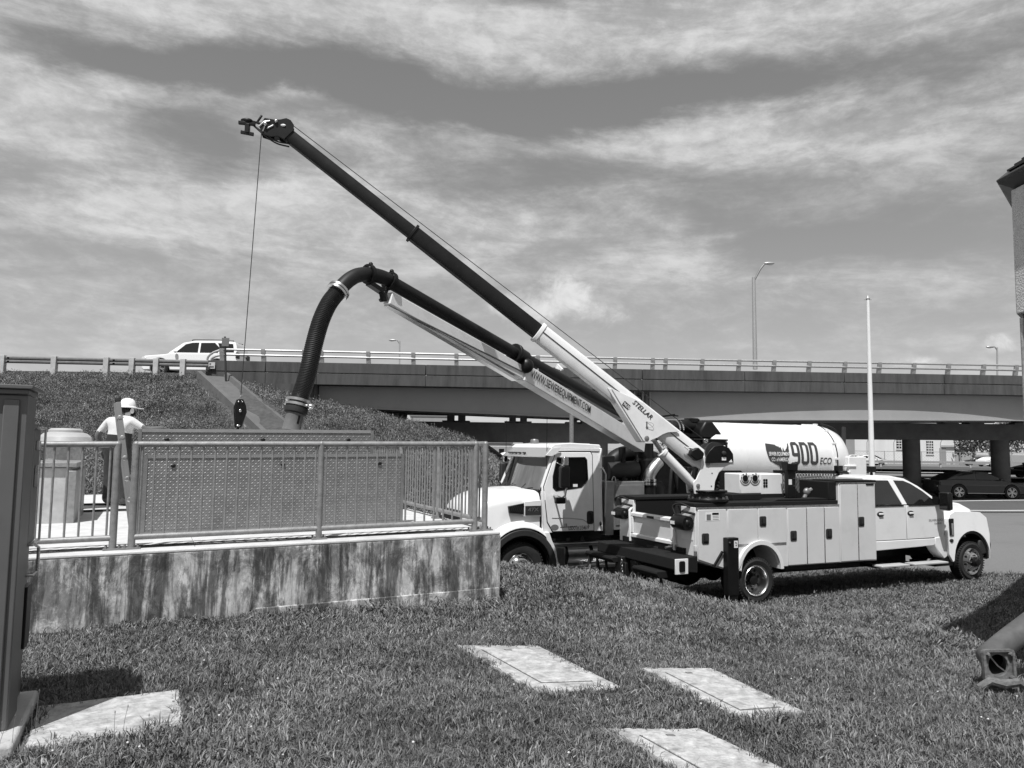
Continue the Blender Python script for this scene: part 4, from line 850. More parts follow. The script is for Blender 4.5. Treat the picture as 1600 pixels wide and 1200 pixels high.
# tailgate with recessed face
tg = MB(); tg.box(-1.31, -1.27, .62, 1.98, 1.02, 1.50); tgo = tg.build('tailgate', M_white2, st, bevel=.005)
for nm, a in {'top_frame': (.62, 1.98, 1.42, 1.5), 'bottom_frame': (.62, 1.98, 1.02, 1.10), 'side_frame': (.62, .69, 1.1, 1.42), 'side_frame ': (1.91, 1.98, 1.1, 1.42)}.items():
    b = MB(); b.prism([(-1.315, a[2]), (-1.35, a[2]+(.0 if 'top' in nm else .0)), (-1.35, a[3]-.02), (-1.315, a[3])], a[0], a[1]); b.build(nm.strip(), M_white, tgo, bevel=.008)
b = MB(); b.box(-1.362, -1.34, 1.2, 1.42, 1.425, 1.47); b.build('gate_handle', M_black, tgo, bevel=.006)
for y in (.57, 2.0):
    b = MB(); b.tube([(-1.34, y, .94), (-1.36, y, 1.52), (-1.3, y+.0, 1.58)], .026, 8); b.build('gate_post', M_white, st)
b = MB(); b.box(-1.33, -1.25, .3, 2.3, .78, 1.0); b.build('rear_crossmember', M_black, st)
b = MB(); b.box(-1.342, -1.33, 1.1, 1.45, .84, .93); b.build('rear_recess', M_dgrey, st, bevel=.01)
sh = MB(); sh.prism([(-1.78, .70), (-1.70, .66), (-1.28, .62), (-1.28, .90), (-1.76, .88)], .0, 2.52); sho = sh.build('tail_shelf', M_liner, st, bevel=.012)
b = MB(); b.box(-1.76, -1.5, -.03, -.002, .62, .875); o = b.build('shelf_end_plate', M_white, st, bevel=.006); b = MB(); b.prism(rrect(-1.69, -1.57, .66, .84, .03), -.045, -.028); b.build('end_latch', M_black, o, bevel=.006)
b = MB(); b.prism([(-1.96, .60), (-1.9, .52), (-1.70, .52), (-1.70, .64), (-1.94, .64)], .25, 1.0); b.build('step', M_liner, st, bevel=.012)
b = MB(); b.prism([(-2.0, .66), (-1.96, .6), (-1.78, .6), (-1.78, .70), (-1.98, .70)], 1.62, 2.62); b.build('step', M_liner, st, bevel=.012)
def stand(y, x, zt, w):
    b = MB(); R = [(x-.12, y, .0), (x-.05, y, zt), (x+.12, y, zt), (x+.2, y, .0)]
    for a, c in ((0, 1), (2, 3)):
        b.beam(R[a], R[c], .05, .04); b.beam(Vector(R[a])+Vector((0, w, 0)), Vector(R[c])+Vector((0, w, 0)), .05, .04)
    b.beam(R[0], Vector(R[0])+Vector((0, w, 0)), .05, .04); b.beam(R[3], Vector(R[3])+Vector((0, w, 0)), .05, .04); b.build('hanging_step_frame', M_dgrey, st, bevel=.006)
stand(2.2, -1.9, .62, .32); stand(.45, -1.85, .54, .4)
b = MB(); b.box(-1.86, -1.66, 1.5, 1.72, .05, .72); b.box(-1.9, -1.84, 1.3, 1.5, .12, .64); b.build('hitch_bracket', M_blackm, st, bevel=.012)
ch = MB()
for k in range(12):
    z = .66-.052*k; pts = [(-1.93+.02*math.cos(t)*(k % 2)+.004*k, 1.38+.02*math.cos(t)*(1-k % 2), z+.034*math.sin(t)) for t in np.linspace(0, 2*PI, 11)[:-1]]; ch.tube(pts, .007, 5, closed=True)
ch.build('chain', M_steel, st)
b = MB(); b.tube([(-1.42, .55, 1.0), (-1.55, .56, .99)], .02, 8); b.box(-1.36, -1.3, .52, .62, .95, 1.04); b.build('grab_lug', M_alu, st)
b = MB(); b.box(-1.34, -1.30, -.02, .04, .98, 1.08); b.build('marker_lamp', M_lens, st, bevel=.006)
# outrigger jacks
for y, f in ((-.13, 1), (W_+.02, -1)):
    b = MB(); b.box(-.745, -.505, y, y+.13, .22, 1.20); o = b.build('outrigger', M_black, st, bevel=.012)
    b = MB(); b.box(-.725, -.525, y+.012, y+.118, -.03, .24); b.build('outrigger_leg', M_black, o, bevel=.006)
    if f == 1:
        b = MB(); b.box(-.61, -.53, y-.004, y-.0005, 1.03, 1.15); o2 = b.build('jack_label', M_wdecal, o); b = MB(); b.tube([(-.585, y-.006, 1.07), (-.555, y-.006, 1.07), (-.555, y-.006, 1.11), (-.585, y-.006, 1.13), (-.585, y-.006, 1.10)], .005, 4); b.build('jack_mark', M_black, o)
        b = MB(); b.ball((-.71, y-.01, 1.12), .02, 8, 6); b.build('jack_bolt', M_dgrey, o)
        b = MB(); b.beam((-.96, .0, .70), (-.76, .0, .96), .03, .05, up=(0, 1, 0)); b.build('outrigger_brace', M_black, st)
# crew cab
M_cw = M_white
low = [(2.98, .79), (4.66, .83), (4.98, .95), (5.0, 1.56), (4.9, 1.66), (2.985, 1.66)]
b = MB(); b.prism(low, .075, W_-.075, ins=lambda p: .035 if p[1] < 1.0 else (.02 if p[1] > 1.6 else 0)); b.build('cab_lower_body', M_cw, st, bevel=.02, seg=3)
gh = [(2.985, 1.655), (4.98, 1.655), (4.86, 1.76), (4.45, 2.03), (4.12, 2.18), (3.75, 2.235), (3.2, 2.245), (2.985, 2.22)]
b = MB(); b.prism(gh, .10, W_-.10, ins=lambda p: .22*max(0, (p[1]-1.65)/.6)); b.build('cab_roof', M_cw, st, bevel=.035, seg=4)
def side_panel(poly, name, m, parent, y0, th=.014, tum=True, bev=.008):
    f = lambda p: (.22*max(0, (p[1]-1.65)/.6)+.0) if tum else 0
    b = MB(); b.prism(poly, y0-th, y0+.004, ins=f); 
    # both faces follow the tumblehome in the same direction
    n = len(poly); b.v = [(x, (y0-th if i < n else y0+.004)+f((x, z)), z) for i, (x, y, z) in enumerate(b.v)]
    return b.build(name, m, parent, bevel=bev)
rw = [(3.04, 1.675), (3.79, 1.675), (3.62, 2.145), (3.04, 2.15)]; fwn = [(3.93, 1.67), (4.84, 1.655), (4.74, 1.745), (4.5, 1.925), (4.22, 2.08), (4.05, 2.135), (3.765, 2.145)]
side_panel([(2.995, .99), (3.86, .99), (3.865, 1.652), (2.995, 1.652)], 'rear_door', M_cw, st, .078, tum=False)
fd = side_panel([(3.875, .99), (4.93, 1.0), (4.97, 1.2), (4.95, 1.652), (3.88, 1.652)], 'front_door', M_cw, st, .078, tum=False)
b = MB(); b.prism([(2.995, .80), (4.62, .84), (4.90, .98), (2.995, .98)], .062, .1); b.build('rocker_panel', M_cw, st, bevel=.012)
side_panel(rw, 'rear_window', M_glass_dark, st, .094, .012); side_panel(fwn, 'front_window', M_glass_dark, st, .094, .012)
for poly in ([(3.79, 1.675), (3.93, 1.67), (3.765, 2.145), (3.62, 2.145)],): side_panel(poly, 'door_pillar', M_cw, st, .096, .016)
for x0, x1 in ((3.0, 3.79), (3.93, 4.85)): b = MB(); b.box(x0, x1, .052, .09, 1.65, 1.672); b.build('window_seal', M_black, st)
for x in (3.15, 3.99):
    b = MB(); b.ball((x, .066, 1.50), (.1, .022, .052), 14, 8); o = b.build('door_handle', M_dgrey, st); b = MB(); b.box(x-.06, x+.06, .03, .052, 1.485, 1.52); b.build('handle_grip', M_white, o, bevel=.008)
# hood and wings
hd = [(4.94, 1.60), (5.12, 1.69), (5.5, 1.70), (5.9, 1.64), (6.12, 1.52), (6.2, 1.38), (6.2, 1.1), (4.94, 1.1)]
b = MB(); b.prism(hd, .30, W_-.30, ins=lambda p: .1 if p[1] > 1.6 else 0); b.build('hood', M_cw, st, bevel=.05, seg=4)
wa = arc(5.70, .56, .545, 172, -4, 16)
wing = [(4.99, .66), (5.10, .50), (5.14, .52)]+wa+[(6.245, .80), (6.25, 1.02), (6.2, 1.36), (6.08, 1.47), (5.3, 1.505), (5.14, 1.44), (5.04, 1.36), (4.985, 1.1)]
for y0, y1 in ((.0, .42), (W_-.42, W_)):
    b = MB(); b.prism(wing, y0, y1, ins=lambda p: (.07 if p[1] > 1.42 else .02 if p[1] > 1.3 else 0) if y0 == 0 else 0); b.build('wing', M_cw, st, bevel=.03, seg=3)
b = MB(); b.prism([(4.66, 1.0), (4.66, .84), (4.74, .72), (4.9, .57), (5.1, .5), (5.0, .68), (4.99, 1.03)], .056, .3); b.build('wing_lower', M_cw, st, bevel=.02)
b = MB(); b.prism([(5.10, .5)]+arc(5.70, .56, .545, 172, -4, 16)+[(6.17, .5)]+arc(5.70, .56, .49, -4, 172, 16), .03, .36); b.build('wheel_liner', M_black, st)
b = MB(); b.box(5.02, 5.15, -.006, .015, 1.03, 1.37); b.box(5.03, 5.14, -.012, -.004, 1.30, 1.365); b.build('side_vent', M_black, st, bevel=.006)
b = MB(); b.box(5.075, 5.13, -.012, .01, 1.04, 1.28); b.build('vent_chrome', M_chrome, st, bevel=.006)
b = MB(); b.ball((5.07, -.0, .93), (.065, .014, .035), 12, 6); b.build('marker_emblem', M_dgrey, st)
b = MB(); b.box(6.16, 6.26, .05, .4, 1.02, 1.34); b.build('headlight', M_lens, st, bevel=.03)
b = MB(); b.box(6.2, 6.24, .45, W_-.45, .95, 1.5); b.build('grille', M_dgrey, st, bevel=.02)
b = MB(); b.prism([(5.95, .60), (6.3, .60), (6.36, .8), (6.3, .92), (5.98, .9)], .04, W_-.04); b.build('front_bumper', M_dgrey, st, bevel=.03)
b = MB(); b.prism([(4.62, .42), (5.16, .42), (5.18, .62), (5.0, .62)], .05, .3); b.build('mud_flap', M_black, st)
ws = [(4.98, .25, 1.68), (4.98, W_-.25, 1.68), (4.18, W_-.36, 2.17), (4.18, .36, 2.17)]; b = MB(); q = [Vector(p)+Vector((.035, 0, .03)) for p in ws]; b.add(ws+q, [(0, 1, 2, 3), (7, 6, 5, 4), (0, 4, 5, 1), (1, 5, 6, 2), (2, 6, 7, 3), (3, 7, 4, 0)]); b.build('windscreen', M_glass_dark, st)
# mirrors
for y0, y1, sg in ((-.30, -.08, 1), (W_+.08, W_+.3, -1)):
    b = MB(); b.box(4.62, 4.75, y0, y1, 1.57, 1.92); o = b.build('mirror', M_black, st, bevel=.025)
    b = MB(); b.box(4.612, 4.62, y0+.03, y1-.03, 1.68, 1.9); b.box(4.612, 4.62, y0+.03, y1-.03, 1.60, 1.66); b.build('mirror_glass', M_glass_dark, o)
    b = MB(); b.box(4.64, 4.72, y0+.04, y1-.04, 1.555, 1.572); b.build('mirror_lamp', M_lens, o)
    b = MB(); q = y1 if sg > 0 else y0; b.prism([(4.68, 1.67), (4.86, 1.67), (4.86, 1.74), (4.68, 1.82)], min(q-.04*sg, q+.19*sg), max(q-.04*sg, q+.19*sg)); b.build('mirror_arm', M_black, o)
text_mesh('SILVERADO', .045, lambda x, y: (4.50+x, .058, 1.325+y), 'badge', M_decal, fd, xs=1.25)
text_mesh('5500HD', .035, lambda x, y: (4.66+x, .058, 1.262+y), 'badge', M_decal, fd, xs=1.25)
for x0, x1 in ((2.95, 3.70), (3.84, 4.80)):
    b = MB(); b.box(x0, x1, -.12, .12, .50, .535); o = b.build('side_step', M_step, st, bevel=.008); b = MB(); b.box(x1-.35, x1-.2, .1, .5, .46, .52); b.box(x0+.1, x0+.3, .1, .5, .46, .52); b.build('step_bracket', M_black, o)
# bed fittings: air compressor box, jib stand, headache rack, black chest
bx = MB(); bx.box(.12, 1.12, .55, 1.0, 1.90, 2.28); bxo = bx.build('equipment_box', M_white, st, bevel=.02)
b = MB(); b.box(.60, 1.12, .535, .549, 1.87, 2.26); b.build('box_front_panel', M_white, bxo, bevel=.006)
b = MB()
for cx in (.24, .47):
    b.lathe([(0, 0), (.06, 0), (.06, .012), (0, .012)], (cx, .55, 2.19), (0, -1, 0), 18)
    for rr_ in (.088, .125): b.tube([(cx+rr_*math.cos(t), .545, 2.19+rr_*math.sin(t)) for t in np.linspace(PI*1.08, PI*1.92, 9)], .005, 5)
    for k in range(4): b.tube([(cx+.085*math.cos(PI*(.1+.27*k)), .545, 2.19+.085*math.sin(PI*(.1+.27*k))), (cx+.095*math.cos(PI*(.1+.27*k)+.25), .545, 2.19+.095*math.sin(PI*(.1+.27*k)+.25))], .008, 5)
for i in range(3):
    for j in range(2): b.prism(rrect(.655+.055*j, .7+.055*j, 2.02+.055*i, 2.065+.055*i, .012), .528, .536)
b.build('cooling_slots', M_black, bxo)
b = MB(); b.box(-.1, 1.3, .5, 1.1, 1.79, 1.9); b.build('box_base', M_liner, st, bevel=.01)
js = MB(); js.box(1.0, 1.18, .25, .35, 1.83, 2.36); js.prism([(.97, 2.34), (1.21, 2.34), (1.23, 2.5), (1.18, 2.47), (1.0, 2.47), (.95, 2.5)], .22, .38); js.prism([(1.2, 1.83), (1.36, 1.83), (1.2, 2.02)], .28, .32); jo = js.build('boom_rest', M_black, st, bevel=.012)
b = MB(); b.box(1.005, 1.08, .245, .249, 2.08, 2.18); b.build('rest_label', M_wdecal, jo)
for z in (2.05, 2.19, 2.41): b = MB(); b.ball((1.14, .247, z), (.018, .008, .018), 8, 6); b.build('rest_bolt', M_dgrey, jo)
b = MB(); b.prism([(.5, 1.79), (1.9, 1.79), (1.75, 1.83), (.6, 1.83)], .1, .5); b.build('rest_base', M_liner, st, bevel=.012)
b = MB(); b.box(1.82, 2.02, .08, .6, 1.79, 2.14); b.box(2.0, 2.46, .66, 1.2, 1.79, 2.14); b.build('black_chest', M_liner, st, bevel=.015)
b = MB(); b.tube(smooth_path([(1.12, .5, 2.1), (1.22, .45, 2.0), (1.18, .4, 1.9), (1.1, .45, 1.84)], 5), .016, 6); b.tube(smooth_path([(1.1, .48, 1.98), (1.3, .5, 1.95), (1.32, .5, 1.86)], 5), .012, 6); b.build('white_hose', M_wdecal, st)
hk = MB(); hk.box(2.0, 2.06, .60, 2.0, 2.26, 2.32); hk.box(3.86, 3.90, .66, 1.9, 2.0, 2.0+.01)
hr_ = MB(); X0, X1, Y0 = 1.35, 3.30, 1.0
hr_.beam((X0, Y0, 2.30), (X1, Y0, 2.28), .06, .06); hr_.beam((X1, Y0, 2.28), (X1+.16, Y0, 1.9), .06, .06); hr_.beam((X0, Y0, 1.8), (X0, Y0, 2.3), .06, .06); hr_.beam((X0, Y0, 1.84), (X1+.16, Y0, 1.9), .06, .05)
hro = hr_.build('headache_rack', M_black, st, bevel=.008)
me_ = MB(); nx, nz = 26, 9; sx_, sz_ = (X1-X0)/nx, .44/nz
for j in range(nz+1):                  # expanded metal mesh
    for i in range(nx):
        x = X0+i*sx_+(sx_/2 if j % 2 else 0); z = 1.84+j*sz_
        if x+sx_ > X1+.05: continue
        me_.beam((x, Y0, z), (x+sx_*.42, Y0, z+.004), .012, .02); me_.beam((x+sx_*.42, Y0, z), (x+sx_*.5, Y0, z+sz_), .012, .018) ; me_.beam((x, Y0, z), (x-sx_*.08, Y0, z+sz_), .012, .018)
o = me_.build('mesh_panel', M_black, st, smooth=None, kind='stuff'); o.data.materials[0] = M_grey
b = MB(); b.tube(smooth_path([(1.42, 1.08, 1.8), (1.5, 1.08, 2.0), (1.7, 1.08, 2.12), (2.2, 1.08, 2.17), (2.7, 1.08, 2.2)], 6), .016, 8); b.build('white_conduit', M_wdecal, st)
for x, y in ((3.02, .95), (3.38, .45)):
    b = MB(); b.box(x-.07, x+.07, y-.06, y+.06, 2.3, 2.42); b.tube([(x, y, 2.22), (x, y, 2.3)], .03, 8); b.build('work_lamp', M_black, st, bevel=.015)
b = MB(); b.ball((1.62, .42, 1.93), (.08, .06, .08), 10, 8); b.tube([(1.55, .42, 1.8), (1.62, .42, 1.93), (1.72, .4, 1.98)], .04, 8); b.build('bench_vise', M_grey, st)

# ---- crane, bolted on the near rear corner of the bed (part of the truck, its pieces are sub-parts)
def L2W(x, y, z): return TO+U*x+Vv*y+Vector((0, 0, z))
pin = at(1100, 723, 13.82); tip = at(437, 201, 12.0); bd = (tip-pin).normalized(); hd_ = Vector((bd.x, bd.y, 0)).normalized(); sdv = bd.cross(Vector((0, 0, 1))).normalized(); nup = sdv.cross(bd)
if sdv.y > 0: sdv = -sdv; nup = -nup if nup.z < 0 else nup
nup = nup if nup.z > 0 else -nup; hs = Vector((hd_.y, -hd_.x, 0)); hs = hs if hs.y < 0 else -hs    # hs: sideways, towards the viewer
pc_ = at(1106, 772, 13.82); base = Vector((pc_.x, pc_.y, 1.80))
b = MB(); b.lathe([(.36, 0), (.36, .05), (.30, .06), (.30, .16), (.34, .17), (.34, .2)], base, (0, 0, 1), 28); crane = b.build('crane', M_black, st, world=True, bevel=.01)
b = MB()
for i in range(14): a = 2*PI*i/14; b.lathe([(.02, .05), (.02, .085), (0, .09)], base+Vector((.33*math.cos(a), .33*math.sin(a), 0)), (0, 0, 1), 6)
b.build('base_bolts', M_steel, crane, world=True)
def HP(px, py, off=0.0): return at(px, py, 13.82)+hs*off
def plate(poly, off0, off1, name, m, bev=.008, smooth=35):
    b = MB(); n = len(poly); P0 = [at(px, py, 13.82) for px, py in poly]
    # put the outline in the vertical plane of the boom through the pin
    Q = []
    for p in P0: r = (p-Vector((0, 0, EYE))); t = (pin-Vector((0, 0, EYE))).dot(hs)/r.dot(hs); Q.append(Vector((0, 0, EYE))+r*t)
    b.add([q+hs*off0 for q in Q]+[q+hs*off1 for q in Q], [tuple(range(n)), tuple(range(2*n-1, n-1, -1))]+[(i, (i+1) % n, n+(i+1) % n, n+i) for i in range(n)]); return b.build(name, m, crane, world=True, bevel=bev, smooth=smooth)
def onp(px, py, off=0.0):
    r = (at(px, py, 13.82)-Vector((0, 0, EYE))); t = (pin-Vector((0, 0, EYE))).dot(hs)/r.dot(hs); return Vector((0, 0, EYE))+r*t+hs*off
ped = [(1079, 771), (1077, 753), (1082, 748), (1091, 727), (1089, 717), (1094, 712), (1100, 718), (1107, 724), (1138, 724), (1128, 728), (1117, 738), (1111, 752), (1109, 771)]
for a0, a1 in ((.12, .15), (-.15, -.12)): plate(ped, a0, a1, 'turret_plate', M_boom)
plate([(1096, 770), (1090, 745), (1097, 728), (1108, 727), (1108, 770)], -.12, .12, 'turret_core', M_boom)
plate([(1106, 722.5), (1139, 722.5), (1139, 725.5), (1106, 725.5)], -.17, .17, 'winch_shelf', M_boom, .004)
for px, py, r in ((1099.5, 724, .035), (1084, 758, .034)):
    b = MB(); b.lathe([(0, .012), (r*.6, .012), (r, .008), (r, -.33), (0, -.33)], onp(px, py, .162), hs, 16); b.build('pin', M_grey, crane, world=True)
for px, py in ((1106, 739), (1105, 759)): b = MB(); b.lathe([(0, .004), (.012, .004), (.012, 0)], onp(px, py, .15), hs, 10); b.build('turret_hole', M_black, crane, world=True)
plate([(1082, 748), (1086, 751), (1089.5, 728), (1085, 727)], -.06, .06, 'hose_clamp', M_dgrey)
b = MB()
for k in range(4): p0 = onp(1112, 742+5*k, .03); b.tube(smooth_path([p0, onp(1118, 741+6*k, .06), onp(1120, 745+6*k, .05), onp(1112, 750+5*k, .04)], 4), .028, 8)
b.build('hydraulic_hoses', M_rubber, crane, world=True)
# outer boom, extension booms
sec6 = [(-.36, -.5), (.36, -.5), (.5, -.3), (.5, .32), (.36, .5), (-.36, .5), (-.5, .32), (-.5, -.3)]
def along(px, py):                     # distance from the pin of the point of the boom axis nearest to a sight line
    d = (at(px, py, 13)-Vector((0, 0, EYE))).normalized(); w0 = pin-Vector((0, 0, EYE)); bdd = bd.dot(d); return (bdd*d.dot(w0)-bd.dot(w0))/(1-bdd*bdd)
s1, s2, s3 = along(838, 522), along(645, 368), along(443, 207)
b = MB(); b.beam(pin-bd*.02, pin+bd*s1, .22, .34, .24, .31, up=nup, sec=sec6); b.build('outer_boom', M_boom, crane, world=True, bevel=.006)
b = MB(); b.beam(pin+bd*(s1-.05), pin+bd*(s1+.02), .27, .34, up=nup, sec=sec6); b.build('boom_collar', M_boom, crane, world=True, bevel=.006)
b = MB(); b.beam(pin+bd*(s1-.3), pin+bd*(s2+.03), .19, .255, .19, .25, up=nup, sec=sec6); b.build('extension_boom', M_black, crane, world=True, bevel=.005)
b = MB(); b.beam(pin+bd*(s2-.0), pin+bd*(s2+.045), .23, .30, up=nup, sec=sec6); b.build('boom_collar', M_black, crane, world=True, bevel=.005)
b = MB(); b.beam(pin+bd*(s2-.3), pin+bd*(s3+.02), .155, .21, .155, .205, up=nup, sec=sec6); b.build('tip_boom', M_black, crane, world=True, bevel=.004)
b = MB(); b.beam(pin+bd*.4+hs*.115+nup*.02, pin+bd*(s1-.05)+hs*.125+nup*.02, .012, .012, up=nup); b.build('seam_line', M_dgrey, crane, world=True)
# tip sheave box
def tp(a, c, off): return pin+bd*(s3+a)+nup*c+hs*off
hdp = [(-.08, -.11), (-.02, .13), (.05, .20), (.13, .22), (.21, .19), (.25, .12), (.33, .0), (.42, -.09), (.36, -.2), (.24, -.24), (.06, -.2)]
hdp = [(-.10, -.12), (-.12, .09), (-.07, .17), (.02, .20), (.11, .18), (.18, .10), (.26, .04), (.42, -.04), (.40, -.20), (.26, -.27), (.10, -.22), (0, -.14)]
hdp = [(a*.8 if a > 0 else a, c) for a, c in hdp]
for o0 in (.07, -.095): b = MB(); n = len(hdp); b.add([tp(a, c, o0) for a, c in hdp]+[tp(a, c, o0+.025) for a, c in hdp], [tuple(range(n)), tuple(range(2*n-1, n-1, -1))]+[(i, (i+1) % n, n+(i+1) % n, n+i) for i in range(n)]); b.build('sheave_plate', M_black, crane, world=True, bevel=.004)
for a, c, r in ((.02, .05, .13), (.22, -.12, .1)): b = MB(); b.lathe([(r, -.05), (r-.03, -.015), (r-.03, .015), (r, .05)], tp(a, c, 0), hs, 24); b.build('sheave', M_black, crane, world=True)
b = MB(); b.ball(tp(.05, .05, .098), (.045, .012, .022), 10, 6); b.build('sheave_pin', M_lens, crane, world=True)
b = MB(); b.tube([tp(.16, -.05, .1), tp(.2, -.16, .1)], .014, 6); b.tube([tp(.24, -.03, .1), tp(.30, -.1, .1), tp(.31, -.22, .1)], .014, 6); b.ball(tp(.17, .03, .11), .03, 10, 6); b.ball(tp(.26, -.12, .12), .032, 10, 6); b.tube([tp(.26, -.12, .1), tp(.22, -.24, .1)], .012, 6); b.build('tip_fittings', M_steel, crane, world=True)
dv = hd_; tq = tp(.27, -.1, .0)
b = MB(); b.beam(tq, tq+dv*.28+Vector((0, 0, .06)), .04, .03); b.tube([tq+dv*.14+Vector((0, 0, .03)), tq+dv*.07+Vector((0, 0, .16))], .02, 6); b.ball(tq+dv*.3+Vector((0, 0, .05)), (.1, .05, .035), 10, 6); b.beam(tq+dv*.16, tq+dv*.42+Vector((0, 0, -.0)), .06, .05); b.beam(tq+dv*.28+Vector((0, 0, -.01)), tq+dv*.28+Vector((0, 0, -.16)), .07, .07, up=(1, 0, 0)); b.beam(tq+dv*.18+Vector((0, 0, -.17)), tq+dv*.38+Vector((0, 0, -.15)), .05, .05); b.build('anti_block_arm', M_black, crane, world=True, bevel=.006)
b = MB()
for k in (0, 1): b.tube(smooth_path([tq+dv*.22, tq+dv*.02+Vector((0, 0, -.13-.03*k)), tq-dv*.17+Vector((0, 0, -.24-.035*k)), tq-dv*.37+Vector((0, 0, -.26-.05*k))], 5), .013, 6)
b.build('rope_guide', M_dgrey, crane, world=True)
# winch and rope
wc = onp(1111, 707, 0)
b = MB(); b.lathe([(.17, -.16), (.17, -.13), (.11, -.125), (.11, .1), (.19, .105), (.19, .15)], wc, hs, 28); b.build('winch_drum', M_dgrey, crane, world=True, smooth=40)
plate([(1095, 723), (1096, 712), (1100, 705), (1108, 697), (1121, 695.5), (1131, 700), (1137, 709), (1138, 722.5)], .13, .19, 'winch_plate', M_black)
b = MB(); b.lathe([(.04, 0), (.04, .03), (.02, .04), (0, .04)], onp(1122, 708, .19), hs, 16); b.build('winch_hub', M_dgrey, crane, world=True)
plate([(1119.5, 714), (1126, 714), (1126, 719), (1119.5, 719)], .19, .193, 'winch_label', M_wdecal, 0)
plate([(1130, 722), (1136, 722), (1134, 717.5)], .19, .194, 'winch_caution_label', M_wdecal, 0)
rope0 = wc+nup*.11; rope1 = tp(.02, .18, 0); b = MB(); b.tube([rope0, rope1], .0065, 6); b.build('hoist_rope', M_dgrey, crane, world=True)
dropp = tp(.29, -.18, 0); hkp = at(376, 622, 12.0); dropp2 = Vector((dropp.x, dropp.y, dropp.z))
b = MB(); b.tube([dropp2, hkp], .0065, 6); b.build('drop_rope', M_dgrey, crane, world=True)
# lift cylinder, boom gusset and boom fittings
c0, c1, c2 = onp(1084, 758, 0), onp(1034, 706, 0), onp(1019, 684, 0)
b = MB(); b.lathe([(.05, -.08), (.075, 0), (.085, .06), (.085, (c1-c0).length-.06), (.1, (c1-c0).length-.05), (.1, (c1-c0).length)], c0, (c1-c0), 24); b.build('lift_cylinder', M_boom, crane, world=True, smooth=30)
b = MB(); b.tube([c1, c2], .04, 16); b.ball(c2, .06, 12, 8); b.build('cylinder_rod', M_steel, crane, world=True)
gus = [(951, 608), (962, 627), (1000, 689), (1008, 691), (1014, 687), (1022, 684), (1030, 679), (1038, 676), (1056, 675), (1000, 630)]
for o0 in (.125, -.15): plate(gus, o0, o0+.025, 'gusset_plate', M_boom, .005)
plate([(945, 607), (951, 608), (1003, 691), (998, 690)], -.13, .13, 'gusset_flange', M_boom, .005)
b = MB(); b.lathe([(0, .012), (.03, .012), (.045, .006), (.045, 0)], onp(1005, 685, .15), hs, 16); b.build('gusset_pin', M_grey, crane, world=True)
plate([(1071, 703), (1082, 699), (1091, 708), (1089, 716), (1079, 720), (1069, 711)], .12, .24, 'boom_motor', M_black, .02)
b = MB(); b.tube([onp(1066, 699, .17), onp(1074, 700, .17), onp(1076, 702, .17)], .012, 6); b.tube([onp(1062, 697, .17), onp(1069, 703, .17)], .012, 6); b.build('boom_pipe', M_boom, crane, world=True)
b = MB(); b.box(-.02, .02, -.02, .02, 0, .01); b.v = []; b.f = []; b.m = []
q = [onp(1013, 655, .0), onp(1020, 645, .0), onp(1026, 649, 0), onp(1020, 659, 0)]; b.tube([q[0], q[1]], .022, 8); b.tube([q[1], q[2]], .022, 8); b.tube([q[2], q[3]], .022, 8); b.build('jib_bracket', M_boom, crane, world=True)
b = MB(); b.beam(onp(1026, 652, 0), onp(1054, 648, 0), .04, .03); b.beam(onp(1050, 649, 0), onp(1059, 650, 0), .05, .02); b.build('rope_follower', M_black, crane, world=True)
b = MB(); b.beam(onp(868, 571, .1), onp(873, 580, .2), .04, .04); b.beam(onp(866, 575, .1), onp(874, 580, .2), .03, .03); b.build('jib_latch', M_boom, crane, world=True)
# lettering on the gusset and boom
e0, e1 = onp(985, 634, .156), onp(1006, 653, .156); ex = (e1-e0).normalized(); eu = hs.cross(ex); eu = eu if eu.z > 0 else -eu
text_mesh('STELLAR', .082, lambda x, y: tuple(e0+ex*(x-.05)+eu*(y+.01)), 'lettering', M_decal, crane, bold=.015, shear=.25, world=True)
f0 = onp(967, 632, .156)
b = MB(); b.add([tuple(f0+ex*x+eu*y+hs*.0) for x, y in ((.0, -.01), (.14, -.01), (.14, .075), (0, .075))], [(0, 1, 2, 3)]); b.build('lettering_plate', M_decal, crane, world=True, fix=False, smooth=None)
text_mesh('9620', .05, lambda x, y: tuple(f0+ex*(x+.012)+eu*(y+.008)+hs*.002), 'lettering', M_wdecal, crane, bold=.01, world=True)
b = MB(); a0 = onp(1005, 667, .154); b.add([tuple(a0+Vector((dx, 0, dz))) for dx, dz in ((-.01, .0), (-.01, .09), (.01, .09), (.01, 0), (.03, 0), (0, -.05), (-.03, 0))], [(0, 1, 2, 3, 4, 5, 6)]); b.build('angle_pointer', M_decal, crane, world=True, fix=False, smooth=None)
b = MB(); b.tube([tuple(a0+Vector((.12*math.cos(t), 0, .03+.05*math.sin(t)))) for t in np.linspace(0, 2*PI, 25)[:-1]], .003, 4, closed=True); b.build('angle_scale', M_grey, crane, world=True)

